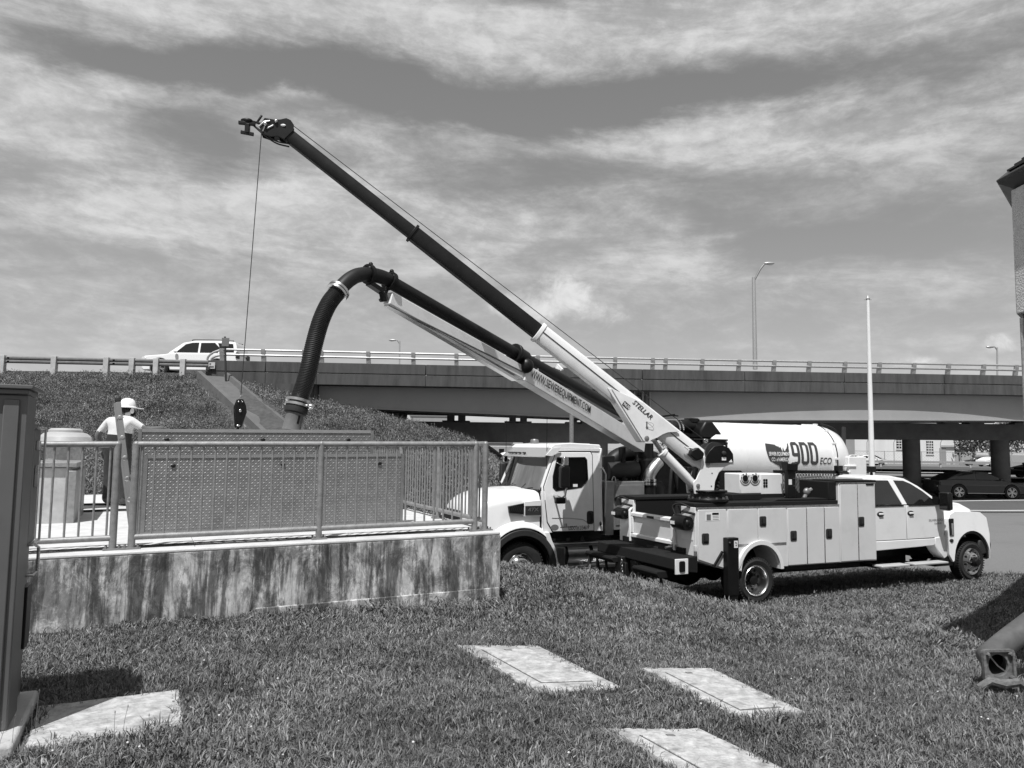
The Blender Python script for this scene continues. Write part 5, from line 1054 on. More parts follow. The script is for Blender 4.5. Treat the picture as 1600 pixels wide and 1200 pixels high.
# ---------------------------------------------------------------- hook block hanging from the crane rope
hb = thing('hook_block', 'black crane hook block hanging above the open hatch', 'hook block', tuple(hkp), math.radians(28))
b = MB()
side = [(-.05, -.02), (.03, -.02), (.075, -.12), (.09, -.22), (.02, -.46), (-.06, -.46), (-.085, -.24), (-.09, -.14)]
for y in (-.075, .055): b.prism(side, y, y+.02)
b.build('cheek_plate', M_black, hb, bevel=.004)
b = MB(); b.lathe([(.085, -.05), (.06, -.02), (.06, .02), (.085, .05)], (0, -.0, -.2), (0, 1, 0), 20); b.build('sheave', M_blackm, hb)
b = MB(); b.ball((-.01, -.085, -.2), (.024, .016, .024), 10, 6); b.ball((-.04, -.085, -.06), (.014, .014, .014), 8, 6); b.ball((.015, -.085, -.06), (.012, .012, .012), 8, 6); b.ball((-.03, -.085, -.43), (.03, .012, .014), 8, 6); b.build('cheek_bolts', M_steel, hb)
b = MB(); b.tube(smooth_path([(-.02, 0, -.44), (-.02, 0, -.5), (.03, 0, -.53), (.045, 0, -.58), (.0, 0, -.62), (-.055, 0, -.58)], 5), [.022]*25+[.012], 8); b.build('hook', M_black, hb)
b = MB(); b.ball((0, 0, .02), (.012, .012, .035), 8, 6); b.build('rope_socket', M_steel, hb)
# ---------------------------------------------------------------- vacuum truck (faces left)
VO = Vector((.248, 16.4, 0)); vt_ = thing('vacuum_truck', 'white sewer vacuum truck with a big round tank and a raised suction boom', 'truck', tuple(VO), ANG)
CW = 2.3; GZ = -.35
wheel(vt_, (0, .03, .19), .535, .30, .295, -1, nut=10); wheel(vt_, (0, CW-.03, .19), .535, .30, .295, 1, nut=10)
for x in (6.6, 7.95):
    wheel(vt_, (x, .05, .19), .52, .27, .29, -1, dual=True, dish=True); wheel(vt_, (x, CW-.03, .19), .52, .27, .29, 1, dual=True, dish=True)
b = MB()
for y in (.72, 1.5): b.box(-1.05, 9.6, y, y+.1, .35, .68)
b.box(-.3, .4, .8, 1.5, .2, .8); b.build('chassis', M_black, vt_)
for x in (0, 6.6, 7.95): b = MB(); b.tube([(x, .3, .19), (x, 2.0, .19)], .08, 10); b.build('axle', M_black, vt_)
# cab shell: pillars, roof, floor, back wall
def yp(z): return .10*max(0, (z-1.75)/.95)     # tumblehome
door = [(.84, 2.62), (.66, 2.22), (.515, 1.88), (.56, 1.45), (.60, 1.13), (.73, .925), (1.735, .915), (1.735, 2.56), (1.70, 2.63)]
win = [(.86, 2.50), (1.54, 2.51), (1.59, 2.45), (1.595, 2.04), (1.54, 1.95), (1.42, 1.86), (1.32, 1.845), (.80, 1.79), (.73, 1.86), (.74, 2.1)]
def cabside(name, poly, holes, y0, th, m, parent, bev=.012, out=-1):
    b = MB(); b.prism(poly, y0, y0+th, holes=holes); s = 1 if y0 < 1 else -1
    b.v = [(x, y+s*yp(z), z) for x, y, z in b.v]; return b.build(name, m, parent, bevel=bev, seg=2)
shell = [(.50, .90), (1.985, .90), (1.985, 2.70), (1.93, 2.775), (.84, 2.765), (.79, 2.68), (.47, 1.90), (.46, 1.72)]
inner = [(.80, .99), (1.68, .99), (1.68, 2.57), (.90, 2.57), (.60, 1.88), (.63, 1.5)]
for y0 in (.0, CW-.09): cabside('cab_side', shell, [inner], y0, .09, M_white, vt_, .02)
dn = cabside('door', door, [win], -.016, .05, M_white, vt_, .01)
df = cabside('door', door, [win], CW-.034, .05, M_white, vt_, .01)
cabside('window_glass', win, [], .004, .006, M_glass, dn, 0); cabside('window_glass', win, [], CW-.01, .006, M_glass, df, 0)
def seal_ring(poly, k): 
    cx = sum(p[0] for p in poly)/len(poly); cz = sum(p[1] for p in poly)/len(poly); return [(cx+(x-cx)*k, cz+(z-cz)*k) for x, z in poly]
cabside('window_seal', seal_ring(win, 1.03), [seal_ring(win, .965)], -.022, .012, M_black, dn, .003)
cabside('door_gap', [(door[0][0]-.0, door[0][1]+.018), (.642, 2.225), (.497, 1.88), (.543, 1.45), (.583, 1.12), (.72, .90), (1.752, .898), (1.752, 2.57), (1.71, 2.65)], [inner], -.004, .006, M_black, vt_, 0)
b = MB(); b.prism([(.68, 2.69), (1.96, 2.70), (1.985, 2.74), (1.95, 2.80), (1.2, 2.83), (.80, 2.80)], .10, CW-.10); b.build('cab_roof', M_white, vt_, bevel=.035, seg=4)
b = MB(); b.tube([(.74, .06, 2.665), (.80, .06, 2.70), (1.2, .065, 2.705), (1.97, .07, 2.70)], .012, 6); b.build('drip_rail', M_white, vt_)
b = MB(); b.box(1.93, 1.985, .05, CW-.05, .92, 2.72); b.build('cab_back', M_white, vt_, bevel=.02)
b = MB(); b.box(1.9, 1.925, .1, CW-.1, .95, 2.68); b.box(.85, 1.9, .12, CW-.12, 2.655, 2.68); b.build('cab_lining', M_dgrey, vt_)
for y0 in (.093, CW-.113): cabside('door_lining', [(.80, .99), (1.9, .99), (1.9, 2.6), (.90, 2.6), (.60, 1.88), (.63, 1.5)], [win], y0, .02, M_dgrey, vt_, 0)
b = MB(); b.box(.45, 1.95, .08, CW-.08, .92, 1.0); b.box(.45, .66, .08, CW-.08, 1.0, 1.62); b.build('cab_floor', M_dgrey, vt_)
b = MB(); b.box(.42, .95, .12, CW-.12, 1.55, 1.74); b.build('dashboard', M_dgrey, vt_, bevel=.05)
for y in (.5, 1.75):
    s = MB(); s.box(1.25, 1.72, y-.24, y+.24, 1.25, 1.42); s.beam((1.68, y, 1.38), (1.80, y, 2.05), .46, .13, up=(1, 0, 0)); s.beam((1.80, y, 2.06), (1.82, y, 2.30), .28, .1, up=(1, 0, 0)); s.build('seat', M_dgrey, vt_, bevel=.04)
b = MB(); b.tube([(1.02+.10*math.sin(t)*1, .5+.2*math.cos(t), 1.80+.17*math.sin(t)) for t in np.linspace(0, 2*PI, 21)[:-1]], .018, 8, closed=True); b.tube([(1.02, .5, 1.8), (.85, .5, 1.66)], .03, 8); b.build('steering_wheel', M_black, vt_)
b = MB(); b.box(.55, .75, .75, 1.15, 1.745, 1.80); b.beam((.62, .55, 1.77), (.74, .30, 1.90), .14, .1); b.build('papers_on_dash', M_wdecal, vt_, bevel=.01)
# windscreen
rows = []
wsq = [(.43, .10, 1.80), (.43, CW-.10, 1.80), (.78, CW-.2, 2.56), (.78, .2, 2.56)]
rows = []
for k in range(7):
    f = k/6; y = .10+(CW-.2)*f; bow = -.16*math.sin(PI*f); yt = .2+(CW-.4)*f; rows.append(((.455+bow, y-.05*(1-2*f), 1.80), (.79+bow*.8, yt-.08*(1-2*f), 2.60)))
b = MB(); b.v = [p for r in rows for p in r]; b.f = [(2*i, 2*i+2, 2*i+3, 2*i+1) for i in range(6)]; b.m = [0]*6; b.build('windscreen', M_glass, vt_, smooth=60, fix=False)
b = MB(); b.tube([r[0] for r in rows]+[rows[-1][1]]+[r[1] for r in rows[::-1]], .02, 6, closed=True); b.build('windscreen_seal', M_black, vt_)
b = MB(); b.tube([rows[2][0], Vector(rows[2][0])+Vector((-.02, -.3, .12))], .01, 6); b.tube([rows[4][0], Vector(rows[4][0])+Vector((-.02, -.35, .1))], .01, 6); b.build('wiper', M_black, vt_)
b = MB(); b.prism([(.70, 2.58), (.74, 2.66), (.86, 2.70), (.84, 2.62)], .12, .2); b.build('pillar_cap', M_white, vt_, bevel=.01)
# sun visor
vs = []; rowv = []
for k in range(9):
    f = k/8; y = .02+(CW-.04)*f; bow = -.22*math.sin(PI*f)**.7; rowv.append([(.52+bow, y, 2.52), (.74+bow*.85, y, 2.72), (.755+bow*.85, y, 2.705), (.535+bow, y, 2.507)])
b = MB(); b.v = [p for r in rowv for p in r]; 
for i in range(8):
    for j in range(4): b.f.append((4*i+j, 4*i+(j+1) % 4, 4*i+4+(j+1) % 4, 4*i+4+j))
b.f += [(0, 1, 2, 3), (35, 34, 33, 32)]; b.m = [0]*len(b.f); b.build('sun_visor', mat('visor', .35, .25, .3), vt_, smooth=50)
b = MB(); b.prism([(.55, 2.55), (.70, 2.71), (.92, 2.74), (.84, 2.60), (.70, 2.53)], .005, .03); b.build('visor_end', M_white, vt_, bevel=.005)
for y in (.75, .95, 1.15, 1.35, 1.55): b = MB(); bw = .22*math.sin(PI*y/CW)**.7; b.box(.555-bw, .60-bw, y-.06, y+.06, 2.585, 2.615); b.build('visor_lamp', M_dgrey, vt_, bevel=.008)
b = MB(); b.lathe([(.1, 0), (.1, .06), (.08, .09), (0, .1)], (.9, 1.3, 2.82), (0, 0, 1), 16); b.build('beacon', M_grey, vt_)
for x, y in ((.62, .10), (.55, 2.15)): b = MB(); b.tube([(x, y, 1.8), (x, y, 3.36)], .006, 5); b.build('antenna', M_black, vt_)
# bonnet: side outline swept over stations across the width
def bon(name, st, m, bev=.0):
    b = MB(); n = len(st[0]); 
    for s in st: b.v += s
    for i in range(len(st)-1):
        for j in range(n-1): b.f.append((i*n+j, i*n+j+1, (i+1)*n+j+1, (i+1)*n+j))
    b.m = [0]*len(b.f); return b.build(name, m, vt_, smooth=60)
stn = []
for x, wz, ht in [(.44, .05, 1.80), (.1, .06, 1.79), (-.32, .10, 1.75), (-.62, .17, 1.68), (-.82, .24, 1.60), (-.98, .32, 1.50), (-1.09, .38, 1.36), (-1.13, .40, 1.1), (-1.14, .42, .75)]:
    y0, y1 = wz, CW-wz; r = .26; side = [(x, y0, min(.95, ht)), (x, y0, ht-r*.9)]
    for a in (20, 45, 70, 90): side.append((x, y0+r*(1-math.cos(math.radians(a))), ht-r*.9+r*.9*math.sin(math.radians(a))))
    mid = [(x, CW/2, ht+.045)]
    stn.append(side+mid+[(p[0], CW-p[1], p[2]) for p in side[::-1]])
n_ = len(stn[0]); stn.append([(-1.14, p[1], .75) for p in stn[-1]])
bon('bonnet', stn, M_white)
b = MB(); b.box(-1.20, -1.12, .62, CW-.62, .62, 1.36); b.build('grille', M_dgrey, vt_, bevel=.03)
b = MB(); b.prism([(-1.36, .2), (-1.11, .2), (-1.06, .62), (-1.31, .62)], .0, CW); b.build('front_bumper', M_chrome, vt_, bevel=.03)
for y in (.16, CW-.45): b = MB(); b.box(-1.1, -.85, y, y+.3, .98, 1.22); b.build('headlight', M_lens, vt_, bevel=.06)
# wing with flared arch
ro_, rin = .80, .66
wingp = [(.74, .14)]+[(math.cos(a)*.755, .19+math.sin(a)*(.845)) for a in np.linspace(.0, PI, 20)]+[(-.76, .6)]
for y0, s in ((-.06, 1), (CW+.06, -1)):
    top = [(x, z+.1) for x, z in arc(0, .19, .83, 8, 150, 18, .84)]
    b = MB(); n = len(top)
    for (x, z), (x2, z2) in zip(top, [(x*1.04+(-.0), z+.16) for x, z in top]):
        b.v += [(x, y0, z-.1), (x, y0+s*.02, z-.02), (x*1.0, y0+s*.2, z+.05), (x*.98, y0+s*.5, z+.08)]
    for i in range(n-1):
        for j in range(3): b.f.append((4*i+j, 4*i+j+1, 4*i+4+j+1, 4*i+4+j))
    b.m = [0]*len(b.f); b.build('wing', M_white, vt_, smooth=60)
    fl_ = arc(0, .19, .80, -4, 152, 20)+arc(0, .19, .665, 152, -4, 20); b = MB(); b.prism(fl_, y0-s*.015 if s > 0 else y0-.10, y0+.10 if s > 0 else y0+.015); b.build('wheel_arch_flare', M_dgrey, vt_, bevel=.015)
    b = MB(); b.prism(arc(0, .19, .665, 0, 180, 16)+arc(0, .19, .62, 180, 0, 16), y0+.1 if s > 0 else y0-.55, y0+.55 if s > 0 else y0-.1); b.build('wheel_liner', M_black, vt_)
    b = MB(); b.prism([(.50, .92), (.62, .92), (.80, .45), (.86, .14), (.76, .14), (.66, .55)], y0+.0 if s > 0 else y0-.3, y0+.3 if s > 0 else y0); b.build('wing_skirt', M_white, vt_, bevel=.015)
# side vent and model panel
ven = [(-.30, 1.475), (.05, 1.535), (.05, 1.30), (-.28, 1.34)]; b = MB(); b.prism(ven, .01, .09); vo = b.build('side_vent', M_black, vt_, bevel=.006)
b = MB()
for i in range(7): b.beam((-.26+.045*i, .006, 1.36), (-.22+.045*i, .006, 1.48), .006, .008, up=(0, 1, 0))
b.build('vent_mesh', M_dgrey, vo)
b = MB(); b.prism([(.05, 1.26), (.45, 1.25), (.45, 1.60), (.05, 1.57)], .0, .09); mo = b.build('model_panel', M_white, vt_, bevel=.01)
b = MB(); b.box(.07, .44, -.01, .02, 1.285, 1.48); b.build('panel_inset', M_dgrey, mo, bevel=.004)
text_mesh('47X', .075, lambda x, y: (.13+x, -.0125, 1.365+y), 'badge', M_steel, mo, bold=.02, xs=1.35)
b = MB(); b.tube([(.445, .05, 1.08), (.447, .05, 1.70), (.43, .1, 1.82)], .007, 5); b.build('bonnet_gap', M_black, vt_)
# door furniture and lettering
b = MB(); b.prism(rrect(1.555, 1.725, 1.06, 1.345, .05), -.03, -.012); h = b.build('door_handle', M_dgrey, dn, bevel=.01); b = MB(); b.tube([(1.64, -.03, 1.30), (1.665, -.06, 1.26), (1.665, -.06, 1.14), (1.64, -.03, 1.10)], .016, 8); b.build('handle_bar', M_black, dn)
b = MB(); b.tube([(.70, -.02, 1.215), (1.1, -.02, 1.20), (1.45, -.02, 1.165), (1.56, -.02, 1.10), (1.62, -.02, 1.0)], .005, 5); b.build('door_crease', M_grey, dn)
text_mesh('USDOT# 2154619', .085, lambda x, y: (1.10+x, -.02, .945+y), 'lettering', M_decal, dn, bold=.012, xs=.54)
text_mesh('1B', .07, lambda x, y: (1.0+x, -.0185, 1.015+y), 'lettering', M_decal, dn, bold=.012, xs=.8)
b = MB(); b.lathe([(0, .002), (.085, .002), (.085, 0)], (.765, -.0165, 1.01), (0, -1, 0), 20); b.v = [(.765+(x-.765)*1.15, y, 1.01+(z-1.01)*.75) for x, y, z in b.v]; b.build('round_emblem', M_grey, dn)
b = MB(); b.box(.9, 1.28, -.0195, -.0178, 1.0, 1.02); b.build('emblem_strip', M_grey, dn)
b = MB(); b.box(1.22, 1.33, .0, .006, 1.87, 1.93); b.build('window_sticker', M_wdecal, dn)
b = MB(); b.tube([(1.93, -.04, 2.28), (1.95, -.07, 2.24), (2.0, -.07, 2.14), (2.0, -.05, 1.2)], .016, 8); b.tube([(1.93, .02, 2.28), (1.93, -.05, 2.28)], .03, 8); b.build('grab_rail', M_alu, vt_)
b = MB(); b.ball((1.90, -.03, 1.06), (.03, .03, .05), 8, 6); b.build('door_hinge', M_black, vt_)
# mirrors
for s, yb in ((1, 0.0), (-1, CW)):
    y0 = yb-s*.38; b = MB(); b.prism(rrect(.655, .865, 1.88, 2.33, .04), min(y0, y0-s*.14), max(y0, y0-s*.14)); m1 = b.build('mirror', M_dgrey, vt_, bevel=.03, seg=3)
    b = MB(); b.prism(rrect(.72, .84, 2.335, 2.53, .03), min(y0, y0-s*.12), max(y0, y0-s*.12)); b.build('mirror_cap', M_chrome, m1, bevel=.02)
    b = MB(); b.prism(rrect(.58, .80, 1.545, 1.675, .03), min(y0+s*.05, y0-s*.09), max(y0+s*.05, y0-s*.09)); b.build('convex_mirror', M_black, m1, bevel=.03)
    b = MB(); b.tube([(.83, y0-s*.05, 1.9), (.80, y0-s*.04, 1.72), (.74, y0, 1.66), (.74, yb-s*.0, 1.70)], .022, 8); b.build('mirror_arm', M_chrome, m1); b = MB(); b.tube([(.80, y0-s*.05, 2.3), (.84, yb+s*.05, 2.4)], .018, 8); b.build('mirror_arm', M_chrome, m1)
# steps and fuel tank
b = MB(); b.box(.69, 2.3, -.03, .45, .60, .665); b.build('upper_step', M_alu, vt_, bevel=.006)
b = MB(); b.box(.70, 2.4, -.05, .25, .12, .18); b.build('lower_step', M_alu, vt_, bevel=.006)
b = MB()
for z in (.668, .183):
    for i in range(40): b.box(.72+.04*i, .74+.04*i, -.02, .2, z, z+.012)
b.build('step_treads', M_alu, vt_, smooth=None, kind='stuff')
b = MB(); b.tube([(.80, .3, .385), (2.45, .3, .385)], .26, 28); ft = b.build('fuel_tank', M_alu, vt_, bevel=.01)
for x in (1.1, 1.72, 2.25): b = MB(); b.lathe([(.262, -.04), (.268, -.04), (.268, .04), (.262, .04)], (x, .3, .385), (1, 0, 0), 28, closed=True); b.build('tank_strap', M_black, ft)
b = MB(); b.box(.745, 1.03, -.01, .3, .18, .58); b.build('battery_box', M_alu, vt_, bevel=.012)
b = MB(); b.box(.7, 2.3, .2, .8, .68, .88); b.build('under_cab', M_black, vt_)
for x in (.85, 1.2, 1.55): b = MB(); b.lathe([(.05, 0), (.05, .09), (0, .1)], (x, .2, .665), (0, 0, 1), 12); b.build('filler_cap', M_dgrey, vt_)
# aluminium locker behind the cab
b = MB(); b.box(2.05, 2.26, .02, 1.3, .80, 1.985); b.build('aluminium_panel', M_alu, vt_, bevel=.008)
b = MB(); b.box(2.27, 3.1, .05, .95, .9, 1.975); lk = b.build('aluminium_locker', M_grey, vt_, bevel=.01)
b = MB(); b.box(2.33, 3.04, .035, .05, 1.0, 1.9); b.build('locker_door', M_grey, lk, bevel=.008)
b = MB(); b.tube([(2.5+.05*math.cos(t), .4, 1.975+.1*max(0, math.sin(t))) for t in np.linspace(0, PI, 9)], .01, 6); b.build('locker_ring', M_wdecal, lk)
# blower, filters and pipework between cab and tank
b = MB(); b.box(2.3, 5.2, .9, 2.2, .7, 1.3); b.box(2.25, 2.6, .5, 2.2, 1.3, 2.55); b.box(3.2, 4.9, 1.0, 2.1, 1.2, 2.5); b.build('machinery_base', M_blackm, vt_, bevel=.03)
b = MB(); b.lathe([(.36, 0), (.38, .02), (.38, .9), (.30, 1.05), (0, 1.08)], (3.62, .62, .9), (0, 0, 1), 24); b.build('filter_housing', M_black, vt_, smooth=40)
b = MB(); b.tube([(3.28, .12, 1.15), (3.28, .12, 2.0)], .14, 20); pv = b.build('vertical_pipe', M_black, vt_)
b = MB(); b.tube(smooth_path([(3.28, .12, 1.95), (3.29, .12, 2.12), (3.42, .12, 2.30), (3.56, .14, 2.42)], 5), .135, 20); b.build('pipe_elbow', M_alu, vt_)
for z in (1.34, 1.92, 2.0): b = MB(); b.lathe([(.15, -.03), (.17, -.03), (.17, .03), (.15, .03)], (3.28, .12, z), (0, 0, 1), 24, closed=True); b.build('pipe_clamp', M_chrome, pv)
b = MB(); b.tube(smooth_path([(2.7, 1.1, 1.6), (2.7, 1.1, 2.1), (3.0, 1.1, 2.5), (3.5, 1.1, 2.6), (4.1, 1.1, 2.45)], 8), .2, 16); b.build('large_hose', M_hose, vt_)
b = MB(); b.tube([(2.4, .55, 2.2), (3.2, .55, 2.24)], .2, 18); b.build('air_tank', M_dgrey, vt_)
b = MB(); b.box(2.75, 2.85, .45, .6, 1.6, 2.75); b.box(3.15, 3.2, .45, .5, 1.7, 2.7); b.build('frame_post', M_black, vt_)
for i in range(7):
    y = .5+.22*(i % 4); b = MB(); b.tube(smooth_path([(2.7+.35*i, y, 1.4), (2.75+.34*i, y-.05, 1.9+.1*(i % 3)), (3.0+.3*i, y, 2.25), (3.2+.3*i, y+.1, 1.8)], 6), .03+.008*(i % 3), 8); b.build('hydraulic_hose', M_rubber, vt_)
# front of tank: cyclone and inlet pipes
b = MB(); b.box(4.75, 5.7, .35, 1.5, 2.3, 2.95); b.box(4.7, 5.75, .32, 1.52, 2.94, 2.98); b.box(4.5, 5.25, .3, 1.0, 1.3, 2.3); b.build('separator_box', M_black, vt_, bevel=.02)
b = MB()
for i in range(5): b.box(4.78+.22*i, 4.84+.22*i, .325, .34, 2.35, 2.9)
b.build('box_ribs', M_blackm, vt_)
b = MB(); b.prism([(5.05, 2.98), (5.05, 3.2), (5.2, 3.42), (5.42, 3.42), (5.7, 3.12), (5.7, 2.98)], .5, 1.3); b.build('inlet_duct', M_black, vt_, bevel=.05)
b = MB(); b.tube(smooth_path([(3.9, .95, 3.06), (4.5, .95, 3.22), (4.85, .95, 3.3), (5.15, .95, 3.28)], 6), .17, 20); b.build('inlet_pipe', M_black, vt_)
for x in (4.62, 4.72): b = MB(); b.lathe([(.175, -.02), (.2, -.02), (.2, .02), (.175, .02)], (x, .95, 3.25), (1, 0, .15), 24, closed=True); b.build('inlet_clamp', M_chrome, vt_)
b = MB(); b.tube([(4.7, .9, 3.42), (5.3, .9, 3.46)], .035, 8); b.box(5.0, 5.2, .8, 1.1, 3.40, 3.5); b.build('vent_valve', M_black, vt_)
b = MB(); b.box(4.95, 5.08, .25, .33, 2.86, 2.98); b.build('gauge', M_alu, vt_, bevel=.02)
# tank
TC = Vector((0, 1.2, 2.52)); TR = .905
prof = [(0, 5.22), (.4, 5.23), (.7, 5.28), (.86, 5.38), (TR, 5.5), (TR, 9.22), (TR+.03, 9.225), (TR+.03, 9.30), (TR, 9.305), (TR+.0, 9.36), (.88, 9.6), (.8, 9.85), (.62, 10.08), (.35, 10.2), (0, 10.24)]
b = MB(); b.lathe(prof, (0, TC.y, TC.z), (1, 0, 0), 64); tk = b.build('tank', M_white, vt_, smooth=28)
b = MB(); b.lathe([(TR+.006, 9.305), (TR+.034, 9.31), (TR+.034, 9.335), (TR+.006, 9.34)], (0, TC.y, TC.z), (1, 0, 0), 64, closed=True); b.build('door_seal', M_black, tk)
b = MB()
for i in range(14): a = 2*PI*i/14; b.box(9.22, 9.36, TC.y+(TR+.03)*math.cos(a)-.03, TC.y+(TR+.03)*math.cos(a)+.03, TC.z+(TR+.03)*math.sin(a)-.03, TC.z+(TR+.03)*math.sin(a)+.03)
b.build('door_clamps', M_white, tk, bevel=.008)
for a in range(3): b = MB(); b.lathe([(TR+.002, 0), (TR+.006, .02), (TR+.002, .04)], (6.3+1.2*a, TC.y, TC.z), (1, 0, 0), 64); b.build('weld_seam', M_white, tk)
b = MB(); b.box(9.7, 10.35, .25, .75, 1.9, 2.58); b.box(9.55, 9.95, .22, .3, 2.3, 2.36); b.prism([(9.55, 2.2), (9.75, 2.2), (9.62, 2.02)], .22, .32); b.build('rear_bracket', M_white, vt_, bevel=.02)
b = MB(); b.tube([(10.2, .9, 2.5), (10.25, .9, 3.4)], .06, 8); b.build('door_prop', M_dgrey, vt_)
b = MB(); b.tube(smooth_path([(9.4, .9, 3.46), (9.9, .9, 3.32), (10.15, .9, 2.9)], 5), .025, 6); b.build('door_hose', M_rubber, vt_)
b = MB(); b.box(5.3, 9.6, .6, 1.8, 1.3, 1.72); b.build('tank_cradle', M_black, vt_)
for x in (5.6, 7.3, 9.1): b = MB(); b.prism([(.4, 1.3), (2.0, 1.3), (2.05, 2.0), (1.7, 1.72), (.7, 1.72), (.35, 2.0)], x, x+.12, axis='x'); b.build('tank_saddle', M_black, vt_)
b = MB(); b.box(5.4, 9.6, .0, .55, .75, 1.25); b.build('side_tool_box', M_white2, vt_, bevel=.02)
b = MB(); b.lathe([(0, .0), (.55, .0), (.56, -.06), (.56, -.3), (0, -.3)], (5.85, .35, 1.75), (0, -1, 0), 28); b.build('hose_reel', M_black, vt_)
# markings on the tank: map shape, numbers and letters wrapped round the shell
def wrap(x0, z0, lift=.004):
    def f(x, y):
        ph = (z0-TC.z+y)/TR; return (x0+x, TC.y-(TR+lift)*math.cos(ph), TC.z+(TR+lift)*math.sin(ph))
    return f
def wrapped_poly(poly, x0, z0, name, m, lift):
    b = MB(); tri = tessellate_polygon([[Vector((p[0], p[1], 0)) for p in poly]]); b.add([(p[0], p[1], 0) for p in poly], [tuple(t) for t in tri])
    bm = bmesh.new(); vv = [bm.verts.new(p) for p in b.v]; [bm.faces.new([vv[i] for i in f]) for f in b.f]
    bmesh.ops.subdivide_edges(bm, edges=bm.edges[:], cuts=5, use_grid_fill=True); bmesh.ops.triangulate(bm, faces=bm.faces); bm.verts.index_update(); f = wrap(x0, z0, lift)
    q = MB(); q.add([f(v.co.x, v.co.y) for v in bm.verts], [[v.index for v in g.verts] for g in bm.faces]); bm.free(); return q.build(name, m, tk, smooth=None, fix=False)
usa = [(0, .38), (.012, .5), (.03, .53), (.33, .50), (.36, .475), (.43, .455), (.445, .46), (.46, .43), (.5, .445), (.52, .40), (.55, .33), (.56, .40), (.585, .44), (.6, .37), (.63, .35), (.66, .39), (.70, .42), (.74, .47), (.765, .545), (.79, .53), (.785, .45), (.77, .41), (.77, .35), (.755, .31), (.765, .26), (.75, .2), (.72, .13), (.715, .08), (.745, -.02), (.735, -.06), (.71, -.02), (.69, .05), (.62, .05), (.56, .03), (.53, .0), (.50, -.07), (.47, -.02), (.43, .03), (.36, .05), (.29, .07), (.20, .11), (.12, .13), (.06, .2), (.02, .29)]
usa = [(x*.98, y*1.15) for x, y in usa]
wrapped_poly(usa, 6.93, 2.30, 'map_emblem', M_decalg, .006)
for s, xx, yy, h in (('SEWER EQUIPMENT', .07, .29, .09), ('CO. of AMERICA', .15, .15, .09)): text_mesh(s, h, wrap(6.93+xx, 2.30+yy, .014), 'lettering', M_wdecal, tk, bold=.015, xs=.62)
def digit9(x, y, w, h, t): 
    o = [(x, y+h*.42), (x, y+h-.05), (x+.05, y+h), (x+w-.08, y+h), (x+w, y+h-.1), (x+w, y+.07), (x+w-.07, y), (x+.08, y), (x+.08, y+t*.9), (x+w-t*1.25, y+t*.9), (x+w-t, y+t*1.3), (x+w-t, y+h*.36), (x+.06, y+h*.36)]
    i = [(x+t, y+h*.36+t), (x+t, y+h-t), (x+w-t*1.2, y+h-t), (x+w-t, y+h-t*1.3), (x+w-t, y+h*.36+t)]; return o, i
def digit0(x, y, w, h, t):
    o = [(x, y+.07), (x, y+h), (x+w-.08, y+h), (x+w, y+h-.1), (x+w, y+.07), (x+w-.07, y), (x+.07, y)]; i = [(x+t, y+t*1.1), (x+t, y+h-t), (x+w-t*1.2, y+h-t), (x+w-t, y+h-t*1.3), (x+w-t, y+t*1.3), (x+w-t*1.2, y+t)]; return o, i
fN = wrap(7.77, 2.36, .007); ox = 0
for k, fnc in enumerate((digit9, digit0, digit0)):
    o, i = fnc(.31*k, 0, .275, .60, .085); n = len(o); tri = tessellate_polygon([[Vector((*p, 0)) for p in o], [Vector((*p, 0)) for p in i]]); flat = o+i
    bm = bmesh.new(); vv = [bm.verts.new((p[0], p[1], 0)) for p in flat]; [bm.faces.new([vv[q] for q in t]) for t in tri]; bmesh.ops.subdivide_edges(bm, edges=[e for e in bm.edges if e.calc_length() > .12], cuts=4, use_grid_fill=True); bmesh.ops.triangulate(bm, faces=bm.faces); bm.verts.index_update()
    q = MB(); q.add([fN(v.co.x+.06*(v.co.y-.3)*0, v.co.y) for v in bm.verts], [[v.index for v in g.verts] for g in bm.faces]); bm.free(); q.build('number', M_decalg, tk, smooth=None, fix=False)
text_mesh('ECO', .17, wrap(8.72, 2.38, .007), 'lettering', M_decal, tk, bold=.012, shear=.2, xs=.85)
# suction boom
A0 = VO+U*3.45+Vv*.5+Vector((0, 0, 2.9)); A2 = at(600, 466, 11.4)
d0 = (A2-A0).normalized()
def onb(px, py):                       # point of the boom's vertical plane seen at a position
    nn = Vector((d0.y, -d0.x, 0)).normalized(); o = Vector((0, 0, EYE)); r = at(px, py, 10)-o; t = (A0-o).dot(nn)/r.dot(nn); return o+r*t
nb = Vector((d0.y, -d0.x, 0)).normalized(); nb = nb if nb.y < 0 else -nb
b1, b2, b3 = onb(985, 686), onb(814, 582), onb(606, 466)
upb = nb.cross(d0); upb = upb if upb.z > 0 else -upb
b = MB(); b.lathe([(.28, 0), (.28, .5), (.2, .55), (.2, .9)], VO+U*3.5+Vv*.62+Vector((0, 0, 1.95)), (0, 0, 1), 20); sb = b.build('suction_boom', M_black, vt_, world=True)
b = MB(); b.beam(b1+(b1-b2).normalized()*.5, b2, .26, .34, .24, .32, up=upb); ob = b.build('outer_beam', M_boom, sb, world=True, bevel=.012)
b = MB(); b.beam(b2-(b2-b1).normalized()*.6, b3, .18, .25, .16, .19, up=upb); b.build('inner_beam', M_boom, sb, world=True, bevel=.008)
q0, q1 = onb(600, 474), onb(820, 586); b = MB(); b.tube([q0-upb*.03+nb*.09, q1+nb*.09-upb*.0], .014, 6); b.build('tension_rod', M_grey, sb, world=True)
q0, q1 = onb(606, 470), onb(806, 582); b = MB(); b.beam(q0-upb*.06, q1-upb*.14, .12, .05, .12, .05, up=upb); b.build('lower_rail', M_alu, sb, world=True)
